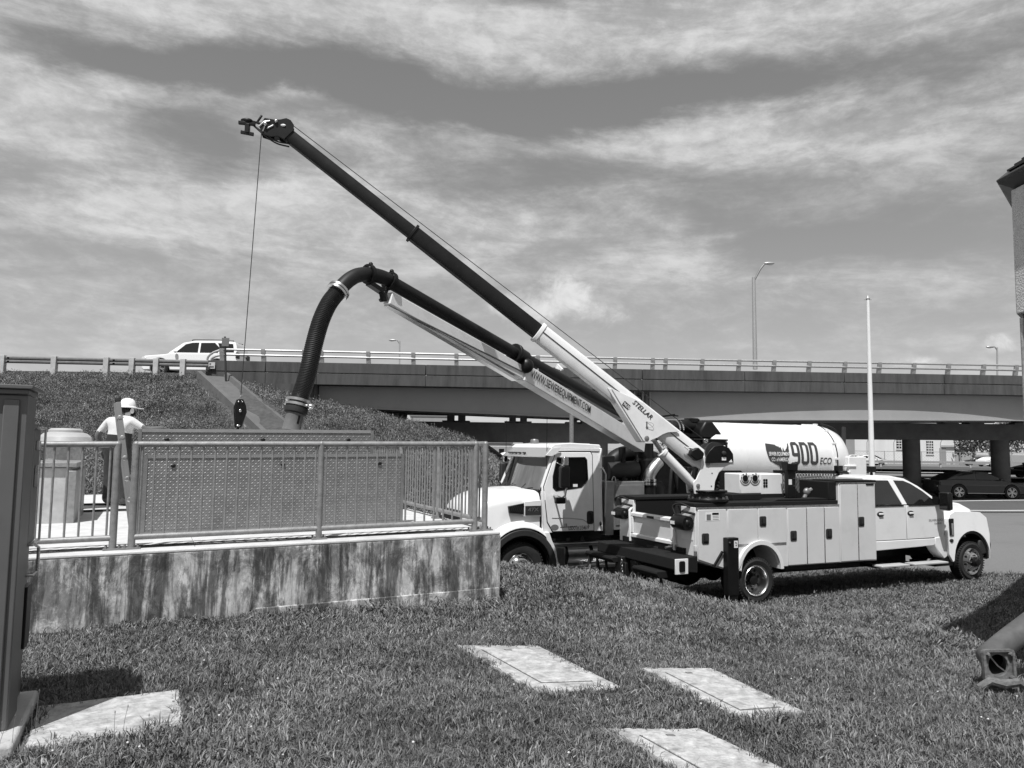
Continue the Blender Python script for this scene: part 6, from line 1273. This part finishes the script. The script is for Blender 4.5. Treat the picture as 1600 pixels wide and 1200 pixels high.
# pipe along the top of the boom, with the elbow and the ribbed hose
pa, pb, pc2 = onb(612, 442), onb(806, 553), onb(985, 652)
b = MB(); b.tube([pa, pb, pc2, onb(1010, 668)], [.108, .114, .122, .125], 20); b.build('boom_pipe', M_hose, sb, world=True)
b = MB(); b.tube([onb(806, 552), onb(820, 561)], .15, 16); b.tube([onb(803, 551), onb(807, 553)], .18, 20); b.build('pipe_coupling', M_black, sb, world=True, bevel=.01)
b = MB(); q = onb(814, 572)+nb*.12; b.ball(tuple(q), (.14, .1, .14), 14, 10); b.build('hose_knuckle', M_black, sb, world=True)
b = MB(); q = onb(826, 568); b.beam(q-upb*.0, q+upb*-.22, .05, .05); b.beam(onb(836, 577)+nb*.06, onb(830, 583)+nb*.06, .05, .05); b.build('boom_lug', M_boom, sb, world=True)
b = MB(); b.beam(onb(884, 601), onb(928, 623), .1, .12, up=upb); b.build('pipe_guard', M_black, sb, world=True, bevel=.02)
elb = [onb(*p) for p in [(616, 444), (604, 436), (590, 431), (574, 428.5), (558, 430.5), (546, 437), (536, 446), (529, 454)]]
b = MB(); b.tube(smooth_path(elb, 4), .108, 20); b.build('pipe_elbow', M_hose, sb, world=True)
for p, dd in ((onb(576, 428.5), elb[3]-elb[2]), (onb(609, 439), elb[1]-elb[0])): 
    b = MB(); b.lathe([(.12, -.03), (.15, -.03), (.15, .03), (.12, .03)], p, dd, 20, closed=True); b.ball(p+upb*.16, .035, 8, 6); b.build('pipe_strap', M_black, sb, world=True)
b = MB(); b.beam(onb(576, 442), onb(600, 458), .12, .07, up=upb); b.beam(onb(598, 456), onb(601, 471), .14, .1, up=(1, 0, 0)); b.beam(onb(608, 446), onb(603, 460), .04, .03, up=(1, 0, 0)); b.beam(onb(594, 470), onb(602, 462), .05, .05); b.build('boom_end_bracket', M_black, sb, world=True, bevel=.008)
pe = elb[-1]; b = MB(); dd = (elb[-1]-elb[-2]).normalized()
for off in (-.0, .05): b.lathe([(.125, -.018), (.165, -.018), (.165, .018), (.125, .018)], pe+dd*off, dd, 24, closed=True)
b.beam(pe+nb*.1-Vector((.2, 0, 0)), pe-Vector((.1, 0, 0))+nb*.1, .04, .05); b.build('hose_clamp', M_steel, sb, world=True)
hp = smooth_path([onb(*p) for p in [(527, 457), (514, 474), (503, 497), (495, 522), (488, 550), (482, 578), (475, 603), (466, 627)]], 40)
b = MB(); rr = [.117+.004*math.cos(2*PI*i/4.0) for i in range(len(hp))]; b.tube(hp, rr, 20); b.build('ribbed_hose', M_hose, sb, world=True, smooth=50)
h0 = onb(466, 627); hd2 = (onb(455, 672)-onb(466, 627)).normalized()
b = MB()
for off in (-.0, .06): b.lathe([(.13, -.02), (.165, -.02), (.165, .015), (.13, .015)], h0+hd2*off, hd2, 24, closed=True)
b.ball(h0+hd2*.07+nb*.08+Vector((.13, 0, 0)), (.05, .05, .04), 8, 6); b.build('lower_clamp', M_steel, sb, world=True)
b = MB(); b.lathe([(.15, .08), (.155, .1), (.15, .16), (.12, .18)], h0, hd2, 24); b.build('rubber_collar', M_rubber, sb, world=True)
b = MB(); b.lathe([(.12, .16), (.125, .18), (.118, .2), (.118, .40), (.124, .41), (.118, .43)], h0, hd2, 24); b.build('pipe_coupler', M_pier, sb, world=True)
b = MB(); b.beam(h0+hd2*.2+nb*.12-Vector((.02, 0, 0)), h0+hd2*.31+nb*.12-Vector((.02, 0, 0)), .03, .03); b.build('cam_lever', M_black, sb, world=True)
b = MB(); b.tube([h0+hd2*.42, h0+hd2*1.75], .108, 20); b.build('suction_pipe', M_hose, sb, world=True)
# boom lettering
ta, tb = onb(826, 588), onb(921, 641); tx = (b1-b2).normalized(); tu = upb
org = b2+tx*.14+nb*.135-tu*.04
ln = ((onb(922, 638)-onb(826, 584)).length)
text_mesh('WWW.SEWEREQUIPMENT.COM', .15, lambda x, y: tuple(org+tx*x+tu*y), 'lettering', M_decal, ob, bold=.016, xs=.72, world=True)
# ---------------------------------------------------------------- cars
def car(th, L, W, body, green, wins, wheels, wr, paint, tumble=.2, rails=False, belt=.95, lamp_f=None, lamp_r=None, doors=(), rimk=.7):
    """local x forward from the rear bumper, y across, z up; outlines in (x, z)"""
    def ends(p): return .10*max(0, 1-min(p[0], L-p[0])/.45)+(.05 if p[1] < .35 else 0)
    poly = list(body)
    b = MB(); b.prism(poly, 0, W, ins=ends); b.build('body', paint, th, bevel=.045, seg=3)
    H = max(p[1] for p in green)
    tf = lambda p: .05+tumble*max(0, (p[1]-belt)/(H-belt))
    b = MB(); b.prism(green, 0, W, ins=tf); b.build('roof', paint, th, bevel=.05, seg=3)
    for nm, w in wins:
        for s in (0, 1):
            b = MB(); b.prism(w, 0, 1); n = len(w); vs = []
            for i, (x, y, z) in enumerate(b.v):
                yy = tf((x, z))-.012+(.012 if i >= n else 0); vs.append((x, yy if s == 0 else W-yy, z))
            b.v = vs; b.build(nm, M_glass_dark, th)
    for nm, (x0, z0, x1, z1) in (('windscreen', doors[0]), ('rear_window', doors[1])) if doors else ():
        d = Vector((z1-z0, 0, -(x1-x0))).normalized()*.012; d = d if d.z > 0 else -d
        i0, i1 = tf((x0, z0))+.1, tf((x1, z1))+.1; q = [Vector((x0, i0, z0)), Vector((x0, W-i0, z0)), Vector((x1, W-i1, z1)), Vector((x1, i1, z1))]
        b = MB(); b.add([p+d for p in q]+[p-d for p in q], [(0, 1, 2, 3), (7, 6, 5, 4), (0, 4, 5, 1), (1, 5, 6, 2), (2, 6, 7, 3), (3, 7, 4, 0)]); b.build(nm, M_glass_dark, th)
    for x in wheels:
        for s in (0, 1):
            y = .0 if s == 0 else W; sd = -1 if s == 0 else 1
            b = MB(); b.lathe([(wr*1.13, -.26), (wr*1.13, .004), (0, .004), (0, -.26)], (x, y, wr+.02), (0, sd, 0), 28); b.build('wheel_arch', M_black, th)
            b = MB(); b.lathe([(wr*rimk, -.2), (wr*.92, -.2), (wr, -.17), (wr, -.03), (wr*.93, .012), (wr*rimk, .014)], (x, y, wr), (0, sd, 0), 28, caps=False); t = b.build('wheel', M_tyre, th)
            b = MB(); b.lathe([(wr*rimk, .012), (wr*rimk*.94, .012), (wr*rimk*.92, -.05), (wr*rimk, -.05)], (x, y, wr), (0, sd, 0), 28, closed=True)
            for k in range(10):
                a = 2*PI*k/10+(.13 if k % 2 else -.13); c_, s_ = math.cos(a), math.sin(a); b.beam((x, y+sd*.006, wr), (x+c_*wr*rimk*.95, y+sd*.012, wr+s_*wr*rimk*.95), .035, .02, .045, .02, up=(0, 1, 0))
            b.lathe([(.06, .0), (.05, .022), (0, .024)], (x, y, wr), (0, sd, 0), 12); b.build('rim', M_alu, t)
            b = MB(); b.lathe([(wr*rimk, -.07), (0, -.07)], (x, y, wr), (0, sd, 0), 20); b.build('rim_back', M_black, t)
    if lamp_f:
        for y0, y1 in ((.04, .42), (W-.42, W-.04)): b = MB(); b.box(lamp_f[0], lamp_f[1], y0, y1, lamp_f[2], lamp_f[3]); b.build('headlight', M_lens, th, bevel=.03)
    if lamp_r:
        for y0, y1 in ((.03, .4), (W-.4, W-.03)): b = MB(); b.box(lamp_r[0], lamp_r[1], y0, y1, lamp_r[2], lamp_r[3]); b.build('tail_light', M_dgrey, th, bevel=.03)
    if rails:
        for y in (.3, W-.3): b = MB(); b.tube(smooth_path([(.35, y, H-.01), (.5, y, H+.05), (2.2, y, H+.06), (2.35, y, H-.01)], 4), .02, 6); b.build('roof_rail', M_black, th)
    for s in (0, 1):
        sd = -1 if s == 0 else 1; y = 0 if s == 0 else W; wx = max(p[0] for p in wins[0][1])
        b = MB(); b.ball((wx-.05, y+sd*.12, belt+.06), (.09, .1, .07), 10, 6); b.build('mirror', paint, th)
    return th
def arched(body_top, L, wheels, wr, sill=.22):
    """closed body outline with the wheel openings cut in"""
    pts = [(0.05, .32)]
    low = []
    for x in wheels: low += [(x-wr*1.2, sill)]+[(x+wr*1.2*math.cos(a), wr+.02+wr*1.2*math.sin(a)) for a in np.linspace(PI*.93, PI*.07, 9)]+[(x+wr*1.2, sill)]
    return [(.02, .38), (.1, sill)]+low+[(L-.1, sill), (L-.02, .36)]+body_top
M_carw = mat('white_car_paint', .78, .25, coat=.5); M_card = mat('dark_car_paint', .03, .22, coat=.6, spec=.5); M_cark = mat('black_car_paint', .01, .25, coat=.5); M_carg = mat('silver_car_paint', .3, .3, .3, coat=.4)
# white sport utility vehicle on the overpass approach, facing left, driver visible
sv = thing('suv', 'white sport utility vehicle driving on the elevated road above the grass embankment', 'car', (at(371, 560, 37.4).x, 39.3, 6.02), PI)
car(sv, 4.75, 1.9, arched([(4.73, .7), (4.6, .98), (3.55, 1.06), (3.3, 1.12), (.12, 1.14), (.02, .75)], 4.75, (1.0, 3.8), .38, .28), [(.06, 1.1), (.12, 1.5), (.2, 1.70), (.9, 1.77), (2.2, 1.76), (2.75, 1.66), (3.4, 1.15), (3.42, 1.1)],
    [('front_window', [(1.98, 1.17), (3.05, 1.17), (2.62, 1.58), (2.3, 1.66), (1.98, 1.67)]), ('rear_side_window', [(1.0, 1.17), (1.88, 1.17), (1.88, 1.66), (1.2, 1.67), (.92, 1.4)]), ('quarter_window', [(.2, 1.2), (.85, 1.2), (1.05, 1.66), (.3, 1.62)])], (1.0, 3.8), .38, M_carw, .17, True, 1.12, (4.5, 4.72, .75, .92), (.02, .12, .9, 1.2), ((3.36, 1.18, 2.74, 1.67), (.10, 1.2, .2, 1.62)))
b = MB(); b.box(.98, 1.0, .04, .06, 1.2, 1.6); b.build('pillar', M_carw, sv)
# dark saloon under the bridge, facing right
sx0 = at(1468, 770, 41).x; sz0 = float(hz(sx0+2, 41.3))+.03
SB = arched([(4.84, .6), (4.72, .74), (3.55, .93), (3.3, .97), (.75, 1.0), (.06, .96), (.0, .6)], 4.86, (1.05, 3.85), .335); SG = [(.35, .96), (.95, 1.26), (1.5, 1.41), (2.1, 1.45), (2.6, 1.41), (3.1, 1.2), (3.6, .94)]
SWN = [('front_window', [(2.02, 1.0), (3.25, .99), (2.95, 1.17), (2.6, 1.33), (2.05, 1.37)]), ('rear_side_window', [(.95, 1.02), (1.95, 1.0), (1.97, 1.37), (1.5, 1.33), (1.1, 1.17)])]
sd_ = thing('saloon_car', 'dark grey saloon car parked in the shade under the bridge', 'car', (sx0, 41, sz0), 0)
car(sd_, 4.86, 1.84, SB, SG, SWN, (1.05, 3.85), .335, M_card, .24, False, .95, (4.55, 4.82, .58, .72), (.0, .12, .68, .86), ((3.52, .99, 2.68, 1.40), (.5, 1.02, 1.4, 1.39)), .78)
for y in (.0, 1.84):
    b = MB(); b.tube([(1.5, y-.004 if y == 0 else y+.004, .27), (3.45, y-.004 if y == 0 else y+.004, .27)], .02, 6); b.build('sill_trim', M_chrome, sd_)
b2 = copy_obj; p = at(1600, 740, 57); s2_ = thing('saloon_car', 'black car with a pale windscreen behind the bridge column', 'car', (p.x+3.2, 58, float(hz(p.x, 57))+.62), math.radians(197))
for ch in list(sd_.children): copy_obj(ch, s2_)
wt = thing('saloon_car', 'small white car parked in the far lot in front of the pale building', 'car', (at(1336, 716, 112).x, 112, .85), 0)
car(wt, 4.7, 1.84, SB, SG, SWN, (1.05, 3.85), .335, M_carw, .24, False, .95, None, None, ((3.52, .99, 2.68, 1.40), (.5, 1.02, 1.4, 1.39)))
def dupcar(src, label, px, D, rz, z=.85, dx=0):
    t = thing('saloon_car', label, 'car', (at(px, 716, D).x+dx, D, z), rz)
    for ch in list(src.children): copy_obj(ch, t)
    return t
dupcar(sd_, 'small dark car in the far lot next to the small white car', 1351, 116, .4); dupcar(wt, 'tiny white car in the far lot beyond the second bridge opening', 1540, 112, .3)
dupcar(sd_, 'tiny dark car in the far lot right of the pale building', 1556, 118, 2.8); dupcar(wt, 'tiny white car seen between the platform railing and the truck cab', 776, 100, .2, .8); dupcar(wt, 'tiny pale car at the left end of the far lot', 1318, 120, .2)

# ---------------------------------------------------------------- far buildings, fence, guard rail, trees
M_bw = mat('pale_wall', .62, .85, var=.06, scale=.4, dirt=.12, dscale=.3, stretch=(1, 1, .2)); M_bg = mat('grey_wall', .26, .85, var=.1, scale=.3)
fbx0, fbx1 = at(1330, 700, 140).x, at(1491, 700, 140).x
fbt = thing('warehouse', 'pale far building with barred windows seen through the bridge openings', 'building', (fbx0, 140, .4))
b = MB(); b.box(fbx0, fbx1, 140, 165, -.2, 9.0); b.build('wall', M_bw, fbt, world=True)
b = MB(); b.box(fbx0-.2, fbx1+.2, 139.8, 165.2, 9.0, 9.4); b.build('roof', M_bg, fbt, world=True)
b = MB(); b.box(fbx0-3.9, fbx0-.01, 138.5, 160, -.2, 7.5); b.build('annex_wall', M_bg, fbt, world=True)
for px0, px1, y0, y1 in ((1400, 1416.5, 681, 701), (1447, 1458, 689, 709)):
    a, c = at(px0, y0, 140), at(px1, y1, 140); b = MB(); b.box(a.x-.12, c.x+.12, 139.85, 139.95, c.z-.2, c.z-.02); b.box(c.x+.02, c.x+.14, 139.86, 139.95, c.z, a.z); w = b.build('window', M_bw, fbt, world=True)
    b = MB(); b.box(a.x, c.x, 139.93, 139.97, c.z, a.z); b.build('pane', M_glass_dark, w, world=True)
    b = MB()
    for k in range(1, 5): z = c.z+(a.z-c.z)*k/5; b.box(a.x, c.x, 139.9, 139.94, z-.06, z+.06)
    for k in range(1, 4): x = a.x+(c.x-a.x)*k/4; b.box(x-.04, x+.04, 139.895, 139.935, c.z, a.z)
    b.build('glazing_bars', M_bw, w, world=True)
a, c = at(1467.5, 700, 140), at(1478, 714, 140); b = MB(); b.box(a.x, c.x, 139.9, 139.97, .6, a.z); b.build('door', M_bg, fbt, world=True)
b = MB(); b.box(a.x+.3, at(1495, 697, 140).x, 139.6, 139.9, a.z+.35, a.z+.45); b.build('door_canopy', M_grey, fbt, world=True)
for lab, px0, px1, D, zt, m in (('low grey far building left of the truck cab', 735, 800, 150, 3.6, M_bg), ('tiny white far shed just above the truck windscreen', 801, 812, 145, 3.2, M_bw), ('distant pale block seen above the round tank', 1090, 1160, 190, 10.4, M_bw), ('distant grey block behind the bridge span', 640, 700, 210, 11, M_bg), ('low pale far building right of the truck roof', 838, 860, 150, 3.5, M_bw)):
    x0, x1 = at(px0, 700, D).x, at(px1, 700, D).x; t = thing('far_building', lab, 'building', (x0, D, .4)); b = MB(); b.box(x0, x1, D, D+14, -.2, zt); b.build('wall', m, t, world=True)
    b = MB(); b.box(x0-.2, x1+.2, D-.2, D+14.2, zt, zt+.3); b.build('roof', M_grey, t, world=True)
    n = max(1, int((x1-x0)/3))
    for k in range(n): x = x0+(k+.5)*(x1-x0)/n; b = MB(); b.box(x-.5, x+.5, D-.03, D+.05, zt*.35, zt*.7); b.build('window', M_glass_dark, t, world=True)
fg = thing('far_guard_rail', 'low guard rail along the far road seen under the bridge', 'guard rail', (20, 98, .6)); xs = np.arange(-10, 75, 3.8)
b = MB(); b.beam((-10, 98, 1.55), (75, 98, 1.55), .06, .30); b.build('rail', M_galv, fg, world=True)
for x in xs: b = MB(); b.box(x-.1, x+.1, 98.05, 98.2, .3, 1.72); b.build('post', M_conc, fg, world=True)
ff = thing('chain_link_fence', 'chain link fence with barbed arms in front of the pale far building', 'fence', (30, 122, .6)); 
b = MB(); b.tube([(-5, 122, 2.9), (95, 122, 2.9)], .035, 6); b.build('top_rail', M_grey, ff, world=True)
b = MB()
for k in range(150): x = 20+.45*k; b.tube([(x, 122, .6), (x+.45*5, 122, 2.9)], .006, 3, cap=False); b.tube([(x+2.25, 122, .6), (x, 122, 2.9)], .006, 3, cap=False)
b.build('mesh', M_grey, ff, world=True, kind='stuff')
for k, px in enumerate((1250, 1290, 1335, 1355, 1382, 1397, 1440, 1470, 1500, 1525, 1545, 1580)):
    x = at(px, 710, 122).x; b = MB(); h = 2.95; pts = [(x, 122, .4), (x, 122, h)]
    if px in (1355, 1397, 1470): pts += [(x, 122, 4.3), (x+.2, 121.9, 4.8)]
    b.tube(pts, .06, 6); b.build('post', M_galv, ff, world=True)
def tree(label, x, y, z, h, r, seed, m=M_leaf, n=900, trunk=.25):
    rr = random.Random(seed); t = thing('tree', label, 'tree', (x, y, z), rr.uniform(0, 6), 'trees beyond the bridge')
    b = MB(); b.tube([(0, 0, -.2), (.1, .05, h*.3), (0, .1, h*.6), (.1, 0, h*.85)], [trunk, trunk*.8, trunk*.5, trunk*.2], 8)
    for k in range(5): a = rr.uniform(0, 6.28); z0 = h*(.3+.1*k); b.tube([(0, .05, z0), (math.cos(a)*r*.4, math.sin(a)*r*.4, z0+h*.12), (math.cos(a)*r*.75, math.sin(a)*r*.75, z0+h*.17)], [trunk*.4, trunk*.25, trunk*.1], 5)
    b.build('trunk', M_bark, t)
    cl = [(rr.gauss(0, r*.45), rr.gauss(0, r*.45), h*rr.uniform(.35, .95), r*rr.uniform(.25, .45)) for _ in range(16)]; b = MB()
    for i in range(n):
        c = rr.choice(cl); d = Vector((rr.gauss(0, 1), rr.gauss(0, 1), rr.gauss(0, .8))).normalized()*c[3]*rr.random()**.4; p = Vector(c[:3])+d; s = r*rr.uniform(.04, .09); u = Vector((rr.gauss(0, 1), rr.gauss(0, 1), rr.gauss(0, 1))).normalized(); w = u.cross(Vector((rr.gauss(0, 1), rr.gauss(0, 1), rr.gauss(0, 1)))).normalized()
        b.add([p-u*s, p+w*s*.6, p+u*s, p-w*s*.6], [(0, 1, 2, 3)])
    b.build('crown', m, t, smooth=None, fix=False)
TL = [(1500, 145, 7, 3.4, 'bushy tree at the right end of the pale far building'), (1522, 138, 8, 3.8, 'larger leafy tree right of the pale far building'), (1548, 142, 8.5, 4, 'leafy tree seen just left of the rightmost bridge column'), (1575, 150, 9, 4.2, 'leafy tree behind the rightmost bridge column'),
      (1068, 170, 9.5, 4, 'small tree rising over the black pipework of the tank truck'), (1165, 175, 9.2, 5, 'tree top above the middle of the white tank'), (1235, 180, 9.4, 5, 'tree top above the right part of the white tank'), (1120, 185, 9.2, 3.6, 'tree top above the left part of the white tank'), (1610, 150, 9, 4, 'tree behind the stuccoed building corner'), (720, 230, 9.6, 5, 'distant tree under the left bridge span')]
for i, (px, D, h, r, lab) in enumerate(TL): p = at(px, 700, D); tree(lab, p.x, D, .4, h, r, 11+i)

# ---------------------------------------------------------------- grass
nr = np.random.default_rng(5)
def clump(name, n, rad, h0, h1, w, m, lean=.7, seed=0, curl=.5):
    rr = random.Random(seed); b = MB()
    for i in range(n):
        a = rr.uniform(0, 2*PI); q = rad*math.sqrt(rr.random()); x, y = q*math.cos(a), q*math.sin(a); h = rr.uniform(h0, h1); th = rr.uniform(0, 2*PI); l = rr.uniform(.15, lean)*h; dx, dy = math.cos(th), math.sin(th); sx, sy = -dy*w*rr.uniform(.7, 1.3)/2, dx*w/2
        p0 = Vector((x, y, -.015)); p1 = p0+Vector((dx*l*.35, dy*l*.35, h*.62)); p2 = p0+Vector((dx*l*(.9+curl*.2), dy*l*(.9+curl*.2), h*(.98-curl*.35*l/h))); s = Vector((sx, sy, 0))
        b.add([p0-s*.8, p0+s*.8, p1+s, p1-s, p2], [(0, 1, 2, 3), (3, 2, 4)])
    me = bpy.data.meshes.new(name); me.from_pydata(b.v, [], b.f); me.materials.append(m); me.polygons.foreach_set('use_smooth', [True]*len(me.polygons)); return bpy.data.objects.new(name, me)
def scatter(name, protos, P, R, S, K):
    c = bpy.data.collections.new(name+'_blades'); [c.objects.link(o) for o in protos]
    me = bpy.data.meshes.new(name); me.from_pydata([tuple(p) for p in P.tolist()], [], [])
    a = me.attributes.new('rot', 'FLOAT_VECTOR', 'POINT'); a.data.foreach_set('vector', np.asarray(R, np.float32).ravel()); a = me.attributes.new('sc', 'FLOAT', 'POINT'); a.data.foreach_set('value', np.asarray(S, np.float32)); a = me.attributes.new('pick', 'INT', 'POINT'); a.data.foreach_set('value', np.asarray(K, np.int32))
    o = bpy.data.objects.new(name, me); COL.objects.link(o); ng = bpy.data.node_groups.new(name, 'GeometryNodeTree'); ng.interface.new_socket('Geometry', in_out='INPUT', socket_type='NodeSocketGeometry'); ng.interface.new_socket('Geometry', in_out='OUTPUT', socket_type='NodeSocketGeometry'); N = ng.nodes.new; L = ng.links.new
    gi, go = N('NodeGroupInput'), N('NodeGroupOutput'); ip = N('GeometryNodeInstanceOnPoints'); ci = N('GeometryNodeCollectionInfo'); ci.inputs['Collection'].default_value = c; ci.inputs['Separate Children'].default_value = True; ci.inputs['Reset Children'].default_value = True
    def na(nm, ty): n = N('GeometryNodeInputNamedAttribute'); n.data_type = ty; n.inputs['Name'].default_value = nm; return n.outputs['Attribute']
    L(gi.outputs[0], ip.inputs['Points']); L(ci.outputs[0], ip.inputs['Instance']); ip.inputs['Pick Instance'].default_value = True; L(na('pick', 'INT'), ip.inputs['Instance Index']); L(na('rot', 'FLOAT_VECTOR'), ip.inputs['Rotation']); L(na('sc', 'FLOAT'), ip.inputs['Scale']); L(ip.outputs[0], go.inputs[0])
    md = o.modifiers.new('scatter', 'NODES'); md.node_group = ng; o['kind'] = 'stuff'; return o
def in_poly(X, Y, P):
    r = np.zeros(X.shape, bool); n = len(P)
    for i in range(n):
        x0, y0, x1, y1 = P[i].x, P[i].y, P[(i+1) % n].x, P[(i+1) % n].y; c = ((y0 > Y) != (y1 > Y)) & (X < (x1-x0)*(Y-y0)/(y1-y0+1e-12)+x0); r ^= c
    return r
def keep(X, Y):
    dx, dy = X-WP.x, Y-WP.y; t, v = dx*WU.x+dy*WU.y, dx*WV.x+dy*WV.y; k = ~((t > -5.6) & (t < 4.02) & (v > -.26) & (v < 9.7))
    for P in SLABS: m = sum(P, Vector())/4; k &= ~in_poly(X, Y, [m+(p-m)*.955 for p in P])
    c = Vector((-2.87, 4.552, 0)); dx, dy = X-c.x, Y-c.y; t, v = dx*WU.x+dy*WU.y, dx*WV.x+dy*WV.y; k &= ~((t > -1.9) & (t < .075) & (v > -.26) & (v < .81)); k &= Y < np.array([pave_edge(x) for x in X])+.25*np.sin(X*5)*.4
    bx = [Vector((*p, 0)) for p in inset_plan(.27)]; k &= ~in_poly(X, Y, bx); return k
def patch(n, x0, x1, y0, y1, s0, s1, kinds, tilt=.25, hf=hz):
    X, Y = nr.uniform(x0, x1, n), nr.uniform(y0, y1, n); k = (np.abs(X) < Y*.74+2.2); X, Y = X[k], Y[k]
    if hf is hz: k = keep(X, Y); X, Y = X[k], Y[k]
    # patchy growth
    d = .5+.5*np.sin(X*2.1+1.7*np.sin(Y*1.3))*np.sin(Y*1.9+1.3*np.sin(X*1.1)); S = nr.uniform(s0, s1, len(X))*(.82+.36*d); Z = hf(X, Y)
    return np.stack([X, Y, Z], 1), np.stack([nr.normal(0, tilt, len(X)), nr.normal(0, tilt, len(X)), nr.uniform(0, 6.28, len(X))], 1), S, nr.choice(kinds, len(X))
def cat(*a): return [np.concatenate(q) for q in zip(*a)]
pro = [clump(f'clump_{c}', n, rad, h0, h1, w, M_blade, lean, i) for i, (c, n, rad, h0, h1, w, lean) in enumerate([('a', 40, .085, .024, .052, .0052, 1.1), ('b', 44, .085, .02, .058, .0046, 1.3), ('c', 26, .08, .035, .08, .0065, 1.0), ('d', 60, .17, .025, .058, .0078, 1.1), ('e', 52, .17, .03, .068, .0085, 1.0)])]
lawn = scatter('lawn_grass', pro, *cat(patch(26000, -5.5, 5.5, 2.6, 8.2, .8, 1.15, [0, 1, 1, 0, 2]), patch(34000, -10, 14, 7.6, 18.2, .8, 1.2, [3, 4]), patch(7000, -3, 10, 18, 23.5, .9, 1.3, [3, 4])))
pe_ = [clump(f'tuft_{c}', n, rad, h0, h1, w, [M_dry, M_dry, M_dry, M_straw][i], lean, 20+i) for i, (c, n, rad, h0, h1, w, lean) in enumerate([('a', 64, .35, .025, .08, .012, 1.7), ('b', 34, .22, .05, .17, .010, 1.7), ('c', 64, .34, .015, .055, .014, 2.0), ('d', 30, .3, .04, .13, .011, 2.2)])]
P_, R_, S_, K_ = patch(42000, -28, 2, 17.5, 35, .7, 1.4, [0, 2, 2, 2, 2, 0, 1, 0, 2, 2, 0, 3], .3, ez)
k = ~((P_[:, 1] > 33.5) & (P_[:, 0] < -9)); tt = np.clip(((P_[:, 0]-A.x)*(B.x-A.x)+(P_[:, 1]-A.y)*(B.y-A.y))/((B-A).xy.length**2), 0, 1) ; dd_ = np.hypot(P_[:, 0]-(A.x+tt*(B.x-A.x)), P_[:, 1]-(A.y+tt*(B.y-A.y))); k &= (dd_ > .95) & (P_[:, 2] > hz(P_[:, 0], P_[:, 1])+.1)
emb_g = scatter('embankment_grass', pe_, P_[k], R_[k], S_[k], K_[k])
# clover flower heads and tall seed stalks
b = MB(); X, Y = np.r_[nr.uniform(-2.5, 5, 50), nr.normal(7.3, 1.3, 120), nr.uniform(4, 10, 70)], np.r_[nr.uniform(3.2, 7, 50), nr.normal(12.3, .9, 120), nr.uniform(7, 15, 70)]; k = keep(X, Y) & (Y < 16); Z = hz(X, Y)
for x, y, z in zip(X[k], Y[k], Z[k]): r = rnd.uniform(.005, .009); b.ball((x, y, z+rnd.uniform(.05, .09)), (r, r, r*.9), 6, 4)
b.build('clover_flowers', mat('clover_white', .55, .8), smooth=60, fix=False, kind='stuff')
b = MB()
for i in range(44):
    if i < 12: x, y = rnd.uniform(-3.1, -1.9), rnd.uniform(4.3, 4.7)
    elif i < 30: t = rnd.uniform(-3, 4); p = wp(t, -.32-rnd.random()*.12); x, y = p.x, p.y
    else: x, y = rnd.uniform(-2, 3), rnd.uniform(3.6, 7)
    z = float(hz(x, y)); h = rnd.uniform(.13, .26); l = rnd.uniform(-.03, .03); b.tube([(x, y, z), (x+l*.5, y, z+h*.6), (x+l, y+.01, z+h)], [.0016, .0014, .0012], 4); b.ball((x+l, y+.01, z+h), (.003, .003, .010), 5, 4)
b.build('seed_stalks', M_dry, smooth=60, fix=False, kind='stuff')
